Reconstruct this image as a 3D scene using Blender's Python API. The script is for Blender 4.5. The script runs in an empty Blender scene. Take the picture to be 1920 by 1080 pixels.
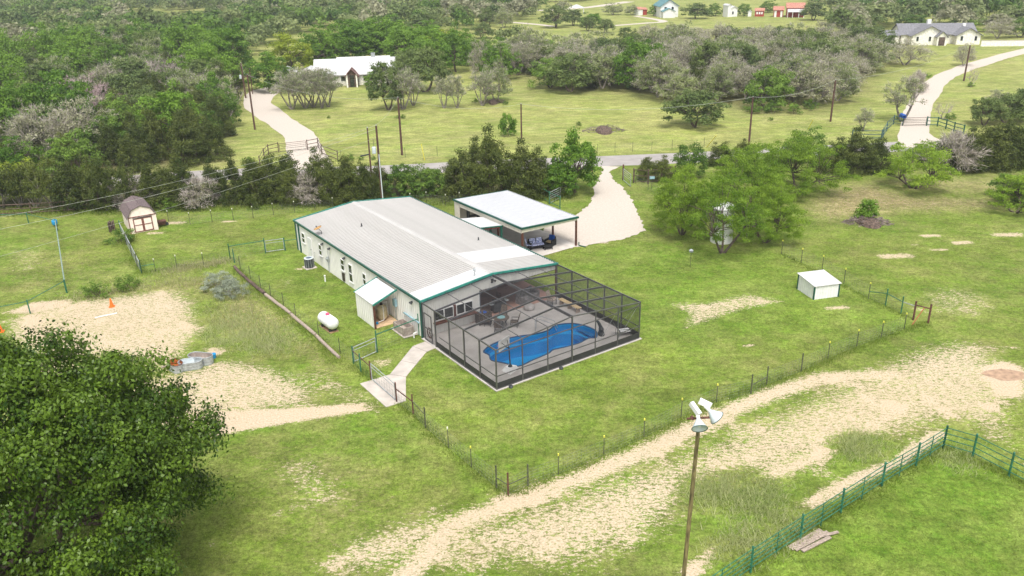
import bpy, math, random
import numpy as np
from mathutils import Vector, Matrix
from mathutils.geometry import tessellate_polygon

# ------------------------------------------------------------------ camera, sky, sun, exposure
SC = bpy.context.scene
COL = SC.collection
F_PX, PITCH, ROLL, CAM_H = 1555.72, 0.391575, -0.023636, 26.0
cd = bpy.data.cameras.new("camera"); cam = bpy.data.objects.new("camera", cd); COL.objects.link(cam)
cd.sensor_width = 36.0; cd.lens = F_PX / 1920 * 36; cd.clip_start = 0.5; cd.clip_end = 6000
R0 = Vector((1, 0, 0)); U0 = Vector((0, math.sin(PITCH), math.cos(PITCH)))
cr, sr = math.cos(ROLL), math.sin(ROLL)
Rr = cr * R0 + sr * U0; Ur = -sr * R0 + cr * U0; Br = Rr.cross(Ur)
cam.matrix_world = Matrix(((Rr.x, Ur.x, Br.x, 0), (Rr.y, Ur.y, Br.y, 0), (Rr.z, Ur.z, Br.z, CAM_H), (0, 0, 0, 1)))
SC.camera = cam
SUN_EL, SUN_AZ = 63.0, 175.0        # azimuth from +Y towards +X
w = bpy.data.worlds.new("World"); SC.world = w; w.use_nodes = True
nt = w.node_tree; bg = nt.nodes['Background']
sky = nt.nodes.new('ShaderNodeTexSky'); sky.sky_type = 'NISHITA'; sky.sun_disc = False
sky.sun_elevation = math.radians(SUN_EL); sky.sun_rotation = math.radians(SUN_AZ)
sky.dust_density = 4.0; sky.air_density = 1.0; sky.ozone_density = 1.0
hsv = nt.nodes.new('ShaderNodeHueSaturation'); hsv.inputs['Saturation'].default_value = 0.22
nt.links.new(sky.outputs[0], hsv.inputs['Color']); nt.links.new(hsv.outputs[0], bg.inputs[0])
bg.inputs[1].default_value = 0.15
sd = bpy.data.lights.new("sun", 'SUN'); sd.energy = 1.5; sd.angle = math.radians(20); sd.color = (1.0, 0.95, 0.87)
sun = bpy.data.objects.new("sun", sd); COL.objects.link(sun)
el, az = math.radians(SUN_EL), math.radians(SUN_AZ)
sdir = Vector((math.sin(az) * math.cos(el), math.cos(az) * math.cos(el), math.sin(el)))
sun.rotation_euler = sdir.to_track_quat('Z', 'Y').to_euler(); sun.location = (0, 0, 80)
SC.view_settings.view_transform = 'Standard'; SC.view_settings.look = 'None'
SC.view_settings.gamma = 1.0; SC.view_settings.use_curve_mapping = False
SC.view_settings.exposure = 0.74
SC.render.engine = 'CYCLES'
SC.cycles.transparent_max_bounces = 24; SC.cycles.max_bounces = 6

# ------------------------------------------------------------------ coordinates
OX, OY, ANG = -6.478877, 53.898031, 0.6015445
HW, HL, CL, EH, RH = 12.16, 23.96, 9.49, 2.8575, 3.4892
ca, sa = math.cos(ANG), math.sin(ANG)

def at(x, y, z=0.0):
    """point of the plane z seen at the photo's pixel (1920x1080)"""
    u = (x - 960) / F_PX; v = (y - 540) / F_PX
    u, v = cr * u + sr * v, -sr * u + cr * v
    d = (u, math.cos(PITCH) - v * math.sin(PITCH), -math.sin(PITCH) - v * math.cos(PITCH))
    t = (z - CAM_H) / d[2]
    return (d[0] * t, d[1] * t)

def project(x, y, z):
    z = z - CAM_H
    fw = y * math.cos(PITCH) - z * math.sin(PITCH); up = y * math.sin(PITCH) + z * math.cos(PITCH)
    u = x / fw; v = -up / fw
    return 960 + F_PX * (cr * u - sr * v), 540 + F_PX * (sr * u + cr * v)

def height(bx, by, ty):
    X, Y = at(bx, by); lo, hi = 0.0, 40.0
    for _ in range(40):
        m = (lo + hi) / 2
        if project(X, Y, m)[1] > ty: lo = m
        else: hi = m
    return lo

def h2w(a, m, z=0.0):
    return Vector((OX + a * ca - m * sa, OY + a * sa + m * ca, z))

# ------------------------------------------------------------------ materials
MATS = {}
def nd(t, ty, **kw):
    n = t.nodes.new(ty)
    for k, v in kw.items():
        if k in n.inputs: n.inputs[k].default_value = v
        else: setattr(n, k, v)
    return n

def mat(name, col, rough=0.7, metal=0.0, var=0.12, scale=3.0, bump=0.0, bscale=30.0, col2=None, spec=0.4, stretch=None):
    if name in MATS: return MATS[name]
    m = bpy.data.materials.new(name); m.use_nodes = True; t = m.node_tree; b = t.nodes['Principled BSDF']
    b.inputs['Roughness'].default_value = rough; b.inputs['Metallic'].default_value = metal
    b.inputs['Specular IOR Level'].default_value = spec
    tc = nd(t, 'ShaderNodeTexCoord'); mp = nd(t, 'ShaderNodeMapping')
    if stretch: mp.inputs['Scale'].default_value = stretch
    t.links.new(tc.outputs['Object'], mp.inputs[0])
    n = nd(t, 'ShaderNodeTexNoise'); n.inputs['Scale'].default_value = scale; n.inputs['Detail'].default_value = 6
    t.links.new(mp.outputs[0], n.inputs['Vector'])
    r = nd(t, 'ShaderNodeValToRGB')
    c2 = col2 if col2 else tuple(c * (1 - 2.2 * var) for c in col)
    r.color_ramp.elements[0].position = 0.33; r.color_ramp.elements[1].position = 0.67
    r.color_ramp.elements[0].color = (*c2, 1); r.color_ramp.elements[1].color = (*[min(1, c * (1 + var)) for c in col], 1)
    t.links.new(n.outputs['Fac'], r.inputs[0]); t.links.new(r.outputs[0], b.inputs['Base Color'])
    if bump:
        n2 = nd(t, 'ShaderNodeTexNoise'); n2.inputs['Scale'].default_value = bscale; n2.inputs['Detail'].default_value = 4
        t.links.new(mp.outputs[0], n2.inputs['Vector'])
        bp = nd(t, 'ShaderNodeBump'); bp.inputs['Strength'].default_value = bump; bp.inputs['Distance'].default_value = 0.03
        t.links.new(n2.outputs['Fac'], bp.inputs['Height']); t.links.new(bp.outputs[0], b.inputs['Normal'])
    MATS[name] = m
    return m

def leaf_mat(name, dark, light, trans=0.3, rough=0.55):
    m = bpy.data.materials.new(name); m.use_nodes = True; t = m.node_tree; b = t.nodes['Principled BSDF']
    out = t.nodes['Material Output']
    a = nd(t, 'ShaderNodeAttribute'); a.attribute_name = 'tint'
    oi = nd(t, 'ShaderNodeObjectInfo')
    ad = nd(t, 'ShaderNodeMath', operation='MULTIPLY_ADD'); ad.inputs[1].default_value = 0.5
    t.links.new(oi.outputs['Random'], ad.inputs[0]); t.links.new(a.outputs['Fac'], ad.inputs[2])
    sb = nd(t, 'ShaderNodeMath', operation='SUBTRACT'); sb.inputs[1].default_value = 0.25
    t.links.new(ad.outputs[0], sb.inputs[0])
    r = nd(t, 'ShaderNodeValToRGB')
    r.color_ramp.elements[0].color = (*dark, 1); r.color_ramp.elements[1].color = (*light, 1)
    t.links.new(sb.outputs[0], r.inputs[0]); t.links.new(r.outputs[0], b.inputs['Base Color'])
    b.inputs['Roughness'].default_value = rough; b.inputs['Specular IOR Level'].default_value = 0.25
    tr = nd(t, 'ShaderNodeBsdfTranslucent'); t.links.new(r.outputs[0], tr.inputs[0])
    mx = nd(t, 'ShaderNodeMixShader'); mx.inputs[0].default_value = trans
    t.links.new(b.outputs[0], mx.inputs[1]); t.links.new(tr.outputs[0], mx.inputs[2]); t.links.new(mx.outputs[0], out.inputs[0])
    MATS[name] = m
    return m

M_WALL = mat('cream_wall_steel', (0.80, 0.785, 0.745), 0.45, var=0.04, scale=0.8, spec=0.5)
M_ROOF = mat('darkened_white_roof_steel', (0.46, 0.45, 0.435), 0.42, var=0.07, scale=0.5, stretch=(0.35, 1.0, 1), col2=(0.41, 0.40, 0.385))  # same paint as the wall, darkened in the colour to offset overhead light
M_ROOFD = mat('darker_roof_flat_steel', (0.31, 0.295, 0.28), 0.5, var=0.06, scale=0.5, stretch=(0.35, 1.0, 1), col2=(0.28, 0.265, 0.25))  # panel flats coloured darker than the ribs for rib contrast
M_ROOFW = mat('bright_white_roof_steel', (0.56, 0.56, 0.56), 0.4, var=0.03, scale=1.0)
M_CARROOF = mat('carport_roof_steel', (0.47, 0.48, 0.50), 0.4, var=0.04, scale=1.0)
M_GREEN = mat('green_trim_steel', (0.012, 0.09, 0.065), 0.4, var=0.15)
M_TEAL = mat('teal_trim_steel', (0.03, 0.23, 0.18), 0.4, var=0.15)
M_GPIPE = mat('green_painted_pipe', (0.03, 0.155, 0.09), 0.45, var=0.2, scale=6)
M_GALV = mat('galvanised_steel', (0.42, 0.45, 0.46), 0.45, 0.3, var=0.15, scale=5)
M_RUST = mat('rusty_brown_pipe', (0.14, 0.06, 0.045), 0.8, var=0.3, scale=9)
M_TPOST = mat('dull_green_t_post', (0.10, 0.11, 0.06), 0.8, var=0.3, scale=9)
M_CAPY = mat('yellow_plastic_cap', (0.75, 0.72, 0.10), 0.5, var=0.1)
M_CAPW = mat('white_plastic_cap', (0.75, 0.75, 0.62), 0.5, var=0.1)
M_WIRE = mat('grey_fence_wire', (0.22, 0.24, 0.22), 0.6, 0.2, var=0.1)
M_BRONZE = mat('dark_bronze_aluminium', (0.085, 0.082, 0.085), 0.33, 0.0, var=0.1, spec=0.8)
M_KICK = mat('dark_kick_plate', (0.035, 0.035, 0.036), 0.6, var=0.1)
M_CONC = mat('pale_concrete', (0.50, 0.45, 0.40), 0.85, var=0.09, scale=1.2, bump=0.2)
M_DECK = mat('pool_deck_concrete', (0.47, 0.44, 0.415), 0.85, var=0.08, scale=0.9, bump=0.2)
M_PATIO = mat('reddish_patio_concrete', (0.42, 0.25, 0.20), 0.8, var=0.1, scale=0.9)
M_WHITE = mat('white_paint', (0.78, 0.78, 0.77), 0.5, var=0.04)
M_GLASS = mat('dark_window_glass', (0.02, 0.025, 0.025), 0.08, var=0.2, spec=0.7)
M_BROWN = mat('brown_painted_steel', (0.13, 0.05, 0.035), 0.6, var=0.2)
M_BLACK = mat('black_wicker', (0.02, 0.02, 0.022), 0.7, var=0.3, scale=20, bump=0.5, bscale=80)
M_DARK = mat('dark_grey_metal', (0.05, 0.055, 0.06), 0.5, var=0.2)
M_PINK = mat('pinkish_cream_siding', (0.93, 0.79, 0.71), 0.7, var=0.05)
M_SHINGLE = mat('grey_brown_shingle', (0.17, 0.13, 0.13), 0.9, var=0.2, scale=9, bump=0.4)
M_TRIMB = mat('red_brown_trim', (0.20, 0.075, 0.06), 0.7, var=0.15)
M_WOODP = mat('weathered_grey_timber', (0.42, 0.34, 0.28), 0.9, var=0.25, scale=5, bump=0.4, stretch=(1, 6, 6))
M_WOODD = mat('dark_weathered_timber', (0.13, 0.09, 0.07), 0.9, var=0.3, scale=5, bump=0.4)
M_POLE = mat('creosote_pole_wood', (0.115, 0.06, 0.045), 0.9, var=0.3, scale=4, stretch=(4, 4, 0.6))
M_LPOLE = mat('mossy_light_pole', (0.20, 0.16, 0.07), 0.8, var=0.3, scale=4, stretch=(3, 3, 0.6))
M_RIM = mat('lamp_rim_dark_green', (0.05, 0.11, 0.09), 0.5)
M_ENAMEL = mat('white_enamel', (0.58, 0.64, 0.66), 0.25, var=0.06)
M_BARK = mat('grey_brown_bark', (0.13, 0.10, 0.08), 0.95, var=0.3, scale=4, bump=0.5, bscale=14)
M_BARKG = mat('pale_grey_bark', (0.26, 0.23, 0.20), 0.95, var=0.25, scale=4, bump=0.5, bscale=14)
M_DEAD = mat('bleached_dead_wood', (0.42, 0.36, 0.33), 0.95, var=0.2, scale=3)
M_ORANGE = mat('orange_plastic', (0.85, 0.17, 0.02), 0.5, var=0.06)
M_BLUE = mat('bright_blue_plastic', (0.02, 0.30, 0.62), 0.4, var=0.1)
M_NAVY = mat('blue_cushion', (0.02, 0.10, 0.42), 0.9, var=0.15)
M_CUSH = mat('blue_and_white_cushion', (0.60, 0.62, 0.75), 0.9, var=0.3, scale=9, col2=(0.14, 0.18, 0.45))
M_TAN = mat('tan_cushion', (0.60, 0.45, 0.25), 0.9, var=0.1)
M_RUSTO = mat('orange_rust', (0.42, 0.13, 0.03), 0.9, var=0.3, scale=6)
M_TANK = mat('beige_fibreglass', (0.50, 0.42, 0.26), 0.5, var=0.1)
M_STONE = mat('pinkish_grey_trough', (0.38, 0.32, 0.28), 0.9, var=0.15, scale=4)
M_LBLUE = mat('pale_blue_paint', (0.32, 0.50, 0.56), 0.6)
M_LIME = mat('limestone_wall', (0.92, 0.87, 0.79), 0.85, var=0.12, scale=2.5)
M_SLATE = mat('charcoal_shingle_roof', (0.20, 0.20, 0.215), 0.85, var=0.15, scale=3)
M_RED = mat('barn_red_paint', (0.36, 0.045, 0.03), 0.7, var=0.15)
M_SALMON = mat('rusted_red_roof', (0.50, 0.22, 0.16), 0.7, var=0.2)
M_GRAVEL = mat('white_caliche_gravel', (0.53, 0.475, 0.415), 0.95, var=0.04, scale=5.0, bump=0.6, bscale=18, col2=(0.47, 0.41, 0.35))
M_ASPH = mat('pale_grey_chip_seal', (0.34, 0.315, 0.30), 0.95, var=0.08, scale=0.6, bump=0.3)
M_PIT = mat('brown_damp_soil', (0.40, 0.27, 0.18), 0.95, var=0.15)
M_GUY = mat('yellow_guy_marker', (0.80, 0.70, 0.08), 0.6)
M_PINKY = mat('faded_pink_paint', (0.70, 0.10, 0.20), 0.6)
L_OAK = leaf_mat('oak_leaves', (0.012, 0.045, 0.005), (0.11, 0.185, 0.016), 0.2, 0.4)
L_LIVE = leaf_mat('live_oak_leaves', (0.060, 0.105, 0.028), (0.19, 0.25, 0.070), 0.3)
L_JUN = leaf_mat('juniper_foliage', (0.030, 0.056, 0.010), (0.145, 0.175, 0.035), 0.25)
L_GREY = leaf_mat('grey_oak_foliage', (0.22, 0.225, 0.13), (0.45, 0.45, 0.28), 0.35)
L_ELM = leaf_mat('bright_green_leaves', (0.055, 0.14, 0.012), (0.20, 0.34, 0.035), 0.35)
L_YEL = leaf_mat('yellow_green_leaves', (0.13, 0.20, 0.015), (0.33, 0.40, 0.035), 0.35)
L_MESQ = leaf_mat('mesquite_leaves', (0.10, 0.20, 0.015), (0.31, 0.44, 0.045), 0.4)
L_SAGE = leaf_mat('silver_sage_leaves', (0.13, 0.17, 0.12), (0.36, 0.40, 0.30), 0.2)
L_MID = leaf_mat('mid_green_leaves', (0.055, 0.125, 0.018), (0.22, 0.34, 0.05), 0.38)
L_GRASS = leaf_mat('grass_blades', (0.15, 0.24, 0.025), (0.36, 0.42, 0.10), 0.5)
L_WEED = leaf_mat('tall_weed_blades', (0.22, 0.33, 0.06), (0.55, 0.56, 0.30), 0.5)
L_TWIG = mat('grey_twigs', (0.52, 0.46, 0.42), 0.95, var=0.2)

def screen_mat():
    m = bpy.data.materials.new('insect_screen'); m.use_nodes = True; t = m.node_tree
    out = t.nodes['Material Output']; b = t.nodes['Principled BSDF']
    b.inputs['Base Color'].default_value = (0.02, 0.02, 0.022, 1); b.inputs['Roughness'].default_value = 0.8
    n = nd(t, 'ShaderNodeTexNoise'); n.inputs['Scale'].default_value = 0.7
    mr = nd(t, 'ShaderNodeMapRange'); mr.inputs['To Min'].default_value = 0.32; mr.inputs['To Max'].default_value = 0.38
    t.links.new(n.outputs['Fac'], mr.inputs['Value'])
    tr = nd(t, 'ShaderNodeBsdfTransparent'); mx = nd(t, 'ShaderNodeMixShader')
    t.links.new(mr.outputs[0], mx.inputs[0]); t.links.new(tr.outputs[0], mx.inputs[1]); t.links.new(b.outputs[0], mx.inputs[2])
    t.links.new(mx.outputs[0], out.inputs[0]); return m
M_SCREEN = screen_mat()

def water_mat():
    m = bpy.data.materials.new('pool_water'); m.use_nodes = True; t = m.node_tree
    out = t.nodes['Material Output']; t.nodes.remove(t.nodes['Principled BSDF'])
    fr = nd(t, 'ShaderNodeFresnel'); fr.inputs['IOR'].default_value = 1.33
    gl = nd(t, 'ShaderNodeBsdfGlossy'); gl.inputs['Roughness'].default_value = 0.03
    tr = nd(t, 'ShaderNodeBsdfTransparent'); tr.inputs[0].default_value = (0.62, 0.90, 0.97, 1)
    n = nd(t, 'ShaderNodeTexNoise'); n.inputs['Scale'].default_value = 3.0
    bp = nd(t, 'ShaderNodeBump'); bp.inputs['Strength'].default_value = 0.25; bp.inputs['Distance'].default_value = 0.02
    t.links.new(n.outputs['Fac'], bp.inputs['Height']); t.links.new(bp.outputs[0], gl.inputs['Normal']); t.links.new(bp.outputs[0], fr.inputs['Normal'])
    mx = nd(t, 'ShaderNodeMixShader'); t.links.new(fr.outputs[0], mx.inputs[0]); t.links.new(tr.outputs[0], mx.inputs[1]); t.links.new(gl.outputs[0], mx.inputs[2])
    t.links.new(mx.outputs[0], out.inputs[0]); return m
M_WATER = water_mat()
M_BASIN = mat('blue_pool_shell', (0.0, 0.42, 0.76), 0.5, var=0.05, scale=0.9)

# ------------------------------------------------------------------ mesh helpers
class MB:
    def __init__(s): s.v = []; s.f = []
    def add(s, vs, fs):
        b = len(s.v); s.v += [tuple(p) for p in vs]; s.f += [tuple(b + i for i in f) for f in fs]; return s
    def box(s, x0, x1, y0, y1, z0, z1):
        return s.add([(x0,y0,z0),(x1,y0,z0),(x1,y1,z0),(x0,y1,z0),(x0,y0,z1),(x1,y0,z1),(x1,y1,z1),(x0,y1,z1)],
                     [(0,3,2,1),(4,5,6,7),(0,1,5,4),(1,2,6,5),(2,3,7,6),(3,0,4,7)])
    def bar(s, p, q, wd, ht, up=(0, 0, 1)):
        p = Vector(p); q = Vector(q); d = (q - p).normalized(); u = Vector(up)
        if abs(d.dot(u)) > 0.99: u = Vector((1, 0, 0))
        r = d.cross(u).normalized() * wd / 2; t = r.cross(d).normalized() * ht / 2
        vs = [p-r-t, p+r-t, p+r+t, p-r+t, q-r-t, q+r-t, q+r+t, q-r+t]
        return s.add(vs, [(0,1,2,3),(7,6,5,4),(0,4,5,1),(1,5,6,2),(2,6,7,3),(3,7,4,0)])
    def tube(s, p, q, r0, r1=None, n=8, cap=True):
        r1 = r0 if r1 is None else r1
        p = Vector(p); q = Vector(q); d = (q - p)
        if d.length < 1e-6: return s
        d.normalize(); u = Vector((0, 0, 1)) if abs(d.z) < 0.9 else Vector((1, 0, 0))
        a = d.cross(u).normalized(); b = d.cross(a)
        vs = []
        for c, r in ((p, r0), (q, r1)):
            for i in range(n):
                t = 2 * math.pi * i / n; vs.append(c + a * math.cos(t) * r + b * math.sin(t) * r)
        fs = [(i, (i+1) % n, n + (i+1) % n, n + i) for i in range(n)]
        if cap: fs += [tuple(range(n))[::-1], tuple(range(n, 2*n))]
        return s.add(vs, fs)
    def path(s, pts, r, n=6):
        for i in range(len(pts) - 1): s.tube(pts[i], pts[i+1], r if not isinstance(r, list) else r[i], r if not isinstance(r, list) else r[i+1], n)
        return s
    def lathe(s, prof, c=(0,0,0), n=20, axis=(0,0,1), sx=1.0, sy=1.0, cap0=True, cap1=True):
        ax = Vector(axis).normalized(); u = Vector((0,0,1)) if abs(ax.z) < 0.9 else Vector((1,0,0))
        a = u.cross(ax).normalized(); b = ax.cross(a); c = Vector(c); vs = []
        for (r, h) in prof:
            for i in range(n):
                t = 2*math.pi*i/n; vs.append(c + ax*h + a*math.cos(t)*r*sx + b*math.sin(t)*r*sy)
        fs = []
        for k in range(len(prof)-1):
            for i in range(n): fs.append((k*n+i, k*n+(i+1)%n, (k+1)*n+(i+1)%n, (k+1)*n+i))
        if cap0: fs.append(tuple(range(n))[::-1])
        if cap1: fs.append(tuple(range((len(prof)-1)*n, len(prof)*n)))
        return s.add(vs, fs)
    def prism(s, poly, z0, z1):
        n = len(poly); vs = [(p[0], p[1], z0) for p in poly] + [(p[0], p[1], z1) for p in poly]
        return s.add(vs, [tuple(range(n))[::-1], tuple(range(n, 2*n))] + [(i, (i+1)%n, n+(i+1)%n, n+i) for i in range(n)])
    def hull2(s, pa, pb):   # two matching outlines joined
        n = len(pa)
        return s.add(list(pa) + list(pb), [tuple(range(n))[::-1], tuple(range(n, 2*n))] + [(i, (i+1)%n, n+(i+1)%n, n+i) for i in range(n)])
    def mesh(s, name, m, smooth=False):
        me = bpy.data.meshes.new(name); me.from_pydata(s.v, [], s.f); me.materials.append(m); me.update()
        if smooth:
            me.polygons.foreach_set('use_smooth', [True] * len(me.polygons))
        return me
    def build(s, name, m, parent=None, loc=None, rot=0.0, smooth=False, label=None):
        return obj(name, s.mesh(name, m, smooth), parent, loc, rot, label)

def obj(name, me, parent=None, loc=None, rot=0.0, label=None):
    o = bpy.data.objects.new(name, me); COL.objects.link(o)
    if parent: o.parent = parent
    if loc is not None: o.location = loc
    if rot: o.rotation_euler = (0, 0, rot)
    if label: o['label'] = label
    return o

def tag(o, label=None, cat=None, group=None, kind=None):
    if label: o['label'] = label
    if cat: o['category'] = cat
    if group: o['group'] = group
    if kind: o['kind'] = kind
    return o

def thing(name, label, cat, loc=(0, 0, 0), rot=0.0, group=None):
    o = bpy.data.objects.new(name, None); COL.objects.link(o); o.location = loc; o.rotation_euler = (0, 0, rot)
    o.empty_display_size = 0.3
    return tag(o, label, cat, group)

def np_mesh(name, V, Fq, m, tint=None):
    me = bpy.data.meshes.new(name); k = Fq.shape[1]
    me.vertices.add(len(V)); me.vertices.foreach_set('co', V.astype(np.float32).ravel())
    me.loops.add(Fq.size); me.loops.foreach_set('vertex_index', Fq.astype(np.int32).ravel())
    me.polygons.add(len(Fq)); me.polygons.foreach_set('loop_start', np.arange(0, Fq.size, k, dtype=np.int32))
    me.polygons.foreach_set('loop_total', np.full(len(Fq), k, dtype=np.int32))
    if tint is not None:
        at_ = me.attributes.new('tint', 'FLOAT', 'FACE'); at_.data.foreach_set('value', tint.astype(np.float32))
    me.materials.append(m); me.update(calc_edges=True)
    return me

# ------------------------------------------------------------------ ground
def pip(P, poly):
    x, y = P[:, 0], P[:, 1]; inside = np.zeros(len(P), bool); n = len(poly)
    for i in range(n):
        x1, y1 = poly[i]; x2, y2 = poly[(i+1) % n]
        c = ((y1 > y) != (y2 > y)) & (x < (x2 - x1) * (y - y1) / ((y2 - y1) + 1e-12) + x1)
        inside ^= c
    return inside
def dseg(P, pts, closed):
    d = np.full(len(P), 1e9); n = len(pts)
    for i in range(n if closed else n - 1):
        a = np.array(pts[i]); b = np.array(pts[(i+1) % n]); ab = b - a
        t = np.clip(((P - a) @ ab) / (ab @ ab + 1e-12), 0, 1)
        d = np.minimum(d, np.hypot(*(P - a - t[:, None] * ab).T))
    return d
def W(pts): return [at(x, y) for x, y in pts]
# areas: (kind, shape, strength, falloff metres) drawn from photo pixels, kept as ground positions
SAND = [
 ('poly', W([(0,598),(120,562),(330,538),(372,562),(388,618),(352,672),(300,700),(200,670),(100,690),(0,640)]), 0.68, 2.0),
 ('poly', W([(0,640),(300,700),(430,668),(520,684),(600,722),(600,765),(400,790),(200,860),(0,800)]), 0.66, 2.0),
 ('poly', W([(300,785),(420,772),(560,764),(680,758),(700,768),(560,790),(430,812),(340,826)]), 1.15, 0.8),
 ('poly', W([(5,588),(60,566),(135,560),(140,572),(60,590)]), 0.95, 0.9),
 ('poly', W([(0,455),(90,462),(105,490),(60,508),(0,512)]), 0.45, 2.5),
 ('line', W([(760,1080),(850,985),(950,948),(1100,892),(1200,850),(1290,808),(1350,778),(1450,737),(1550,707),(1680,703)]), 0.76, 1.9, 0.0),
 ('poly', W([(600,1080),(720,1000),(940,950),(1270,838),(1480,748),(1700,650),(1800,630),(1870,650),(1920,720),(1920,860),(1800,800),(1640,850),(1440,925),(1290,985),(1130,1080)]), 0.655, 3.0),
 ('poly', W([(560,1080),(640,1010),(760,970),(900,940),(880,1000),(720,1080)]), 0.68, 2.0),
 ('poly', W([(1830,690),(1880,675),(1920,690),(1920,748),(1870,745)]), 1.1, 1.0),
 ('line', W([(1290,1075),(1370,1020),(1500,955),(1590,905),(1690,860),(1760,812)]), 0.74, 0.9, 0.1),
 ('line', W([(1300,958),(1420,900),(1500,868),(1620,810),(1700,760)]), 0.72, 1.2, 0.1),
 ('poly', W([(1240,566),(1330,566),(1400,548),(1478,565),(1390,585),(1310,612),(1275,622),(1285,590)]), 0.62, 1.0),
 ('poly', W([(1700,545),(1780,530),(1870,550),(1890,585),(1790,605),(1720,580)]), 0.50, 2.5),
 ('poly', W([(520,860),(600,845),(650,900),(690,960),(560,960),(500,900)]), 0.56, 2.6),
 ('poly', W([(860,975),(1000,950),(1100,985),(1000,1060),(870,1060)]), 0.66, 2.0),
 ('poly', W([(600,505),(640,512),(640,545),(600,530)]), 0.25, 0.6),
 ('poly', W([(525,520),(548,523),(552,540),(535,538)]), 0.55, 0.8),
 ('poly', W([(380,652),(420,650),(425,664),(390,670)]), 0.9, 0.5),
 ('poly', W([(1060,505),(1090,508),(1120,520),(1085,522)]), 0.4, 0.8),
 ('line', W([(440,700),(600,712),(690,762)]), 0.45, 1.5, 0.5),
 ('line', W([(545,590),(575,640),(640,720),(690,770)]), 0.25, 0.8, 0.3),
 ('poly', W([(860,750),(930,740),(985,755),(900,775)]), 0.32, 1.5),
 ('poly', W([(700,675),(740,668),(735,690),(705,700)]), 0.5, 0.6),
]
for (x, y, r) in [(1745,442,1.0),(1805,455,1.0),(1715,458,.5),(1760,468,.8),(1890,440,1.4),(1405,648,.35),(1570,577,.9),(430,415,.8),(640,400,.8),(325,418,1.2),(290,437,.9),(1130,455,.6),(1400,355,1),(1790,322,1.1),(560,505,.4),(1680,480,1.5)]:
    X, Y = at(x, y); SAND.append(('line', [(X-r*.7, Y), (X+r*.7, Y)], 0.75, r, 0.0))
DRY = [
 ('poly', W([(1490,395),(1540,350),(1640,340),(1720,365),(1880,372),(1880,395),(1700,400),(1560,420)]), 0.8, 4),
 ('poly', W([(560,1080),(900,940),(1270,838),(1480,748),(1700,650),(1870,650),(1920,720),(1920,860),(1800,800),(1640,850),(1440,925),(1290,985),(1130,1080)]), 0.45, 4),
 ('poly', W([(380,840),(620,790),(900,940),(640,1080),(480,1080)]), 0.36, 5),
 ('poly', W([(1600,335),(1920,320),(1920,372),(1700,365)]), 0.6, 4),
 ('poly', W([(130,560),(330,520),(450,520),(560,590),(520,640),(400,640),(400,560)]), 0.55, 2),
 ('poly', W([(500,620),(560,600),(640,690),(620,740)]), 0.5, 1.5),
 ('poly', W([(0,460),(120,470),(200,440),(220,520),(100,560),(0,560)]), 0.4, 2),
]
FIELD = [('poly', W([(300,390),(500,318),(700,312),(1130,290),(1700,262),(1920,250),(1920,20),(1000,0),(0,5),(0,330)]), 1.0, 4.0)]
WOODS = {
 'left': W([(-120,352),(0,348),(130,338),(400,306),(408,262),(420,228),(440,196),(446,150),(420,118),(300,105),(100,112),(-60,130)]),
 'right': W([(925,128),(985,150),(1020,172),(1110,174),(1160,168),(1235,190),(1330,196),(1420,214),(1500,208),(1545,212),(1570,190),(1600,186),(1640,140),(1655,100),(1560,106),(1440,102),(1200,108),(1000,124)]),
}
FLOOR = [('poly', WOODS['left'], 1.0, 6.0), ('poly', WOODS['right'], 0.7, 6.0),
         ('poly', W([(-100,400),(0,396),(200,396),(430,382),(690,374),(860,372),(1030,362),(1030,340),(430,345),(0,370)]), 0.8, 2.5)]
LUSH = [('poly', W([(440,500),(560,480),(800,640),(940,745),(1210,640),(1700,615),(1640,570),(1450,470),(1200,470),(1050,500),(1200,560),(1180,650),(950,760),(800,680)]), 0.6, 3.0),
        ('poly', W([(1330,1080),(1600,950),(1790,850),(1920,900),(1920,1080)]), 1.0, 1.5),
        ('poly', W([(1290,1000),(1400,920),(1560,860),(1640,850),(1600,900),(1400,990)]), 0.8, 1.2)]

def mask(P, L):
    o = np.zeros(len(P))
    for s in L:
        pts = s[1]; d = dseg(P, pts, s[0] == 'poly')
        if s[0] == 'poly':
            d = np.where(pip(P, pts), -d, d); v = np.clip(0.5 - d / (2 * s[3]), 0, 1)
        else:
            v = np.clip(1 - (d - s[4]) / s[3], 0, 1)
        v = v * v * (3 - 2 * v)
        o = np.maximum(o, v * s[2])
    return o

def axis_steps(lo, hi, fine, a, b):
    xs = list(np.arange(a, b, fine)); s = fine; x = xs[-1]
    while x < hi: s *= 1.12; x += s; xs.append(x)
    s = fine; x = xs[0]; pre = []
    while x > lo: s *= 1.12; x -= s; pre.append(x)
    return np.array(pre[::-1] + xs)

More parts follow.
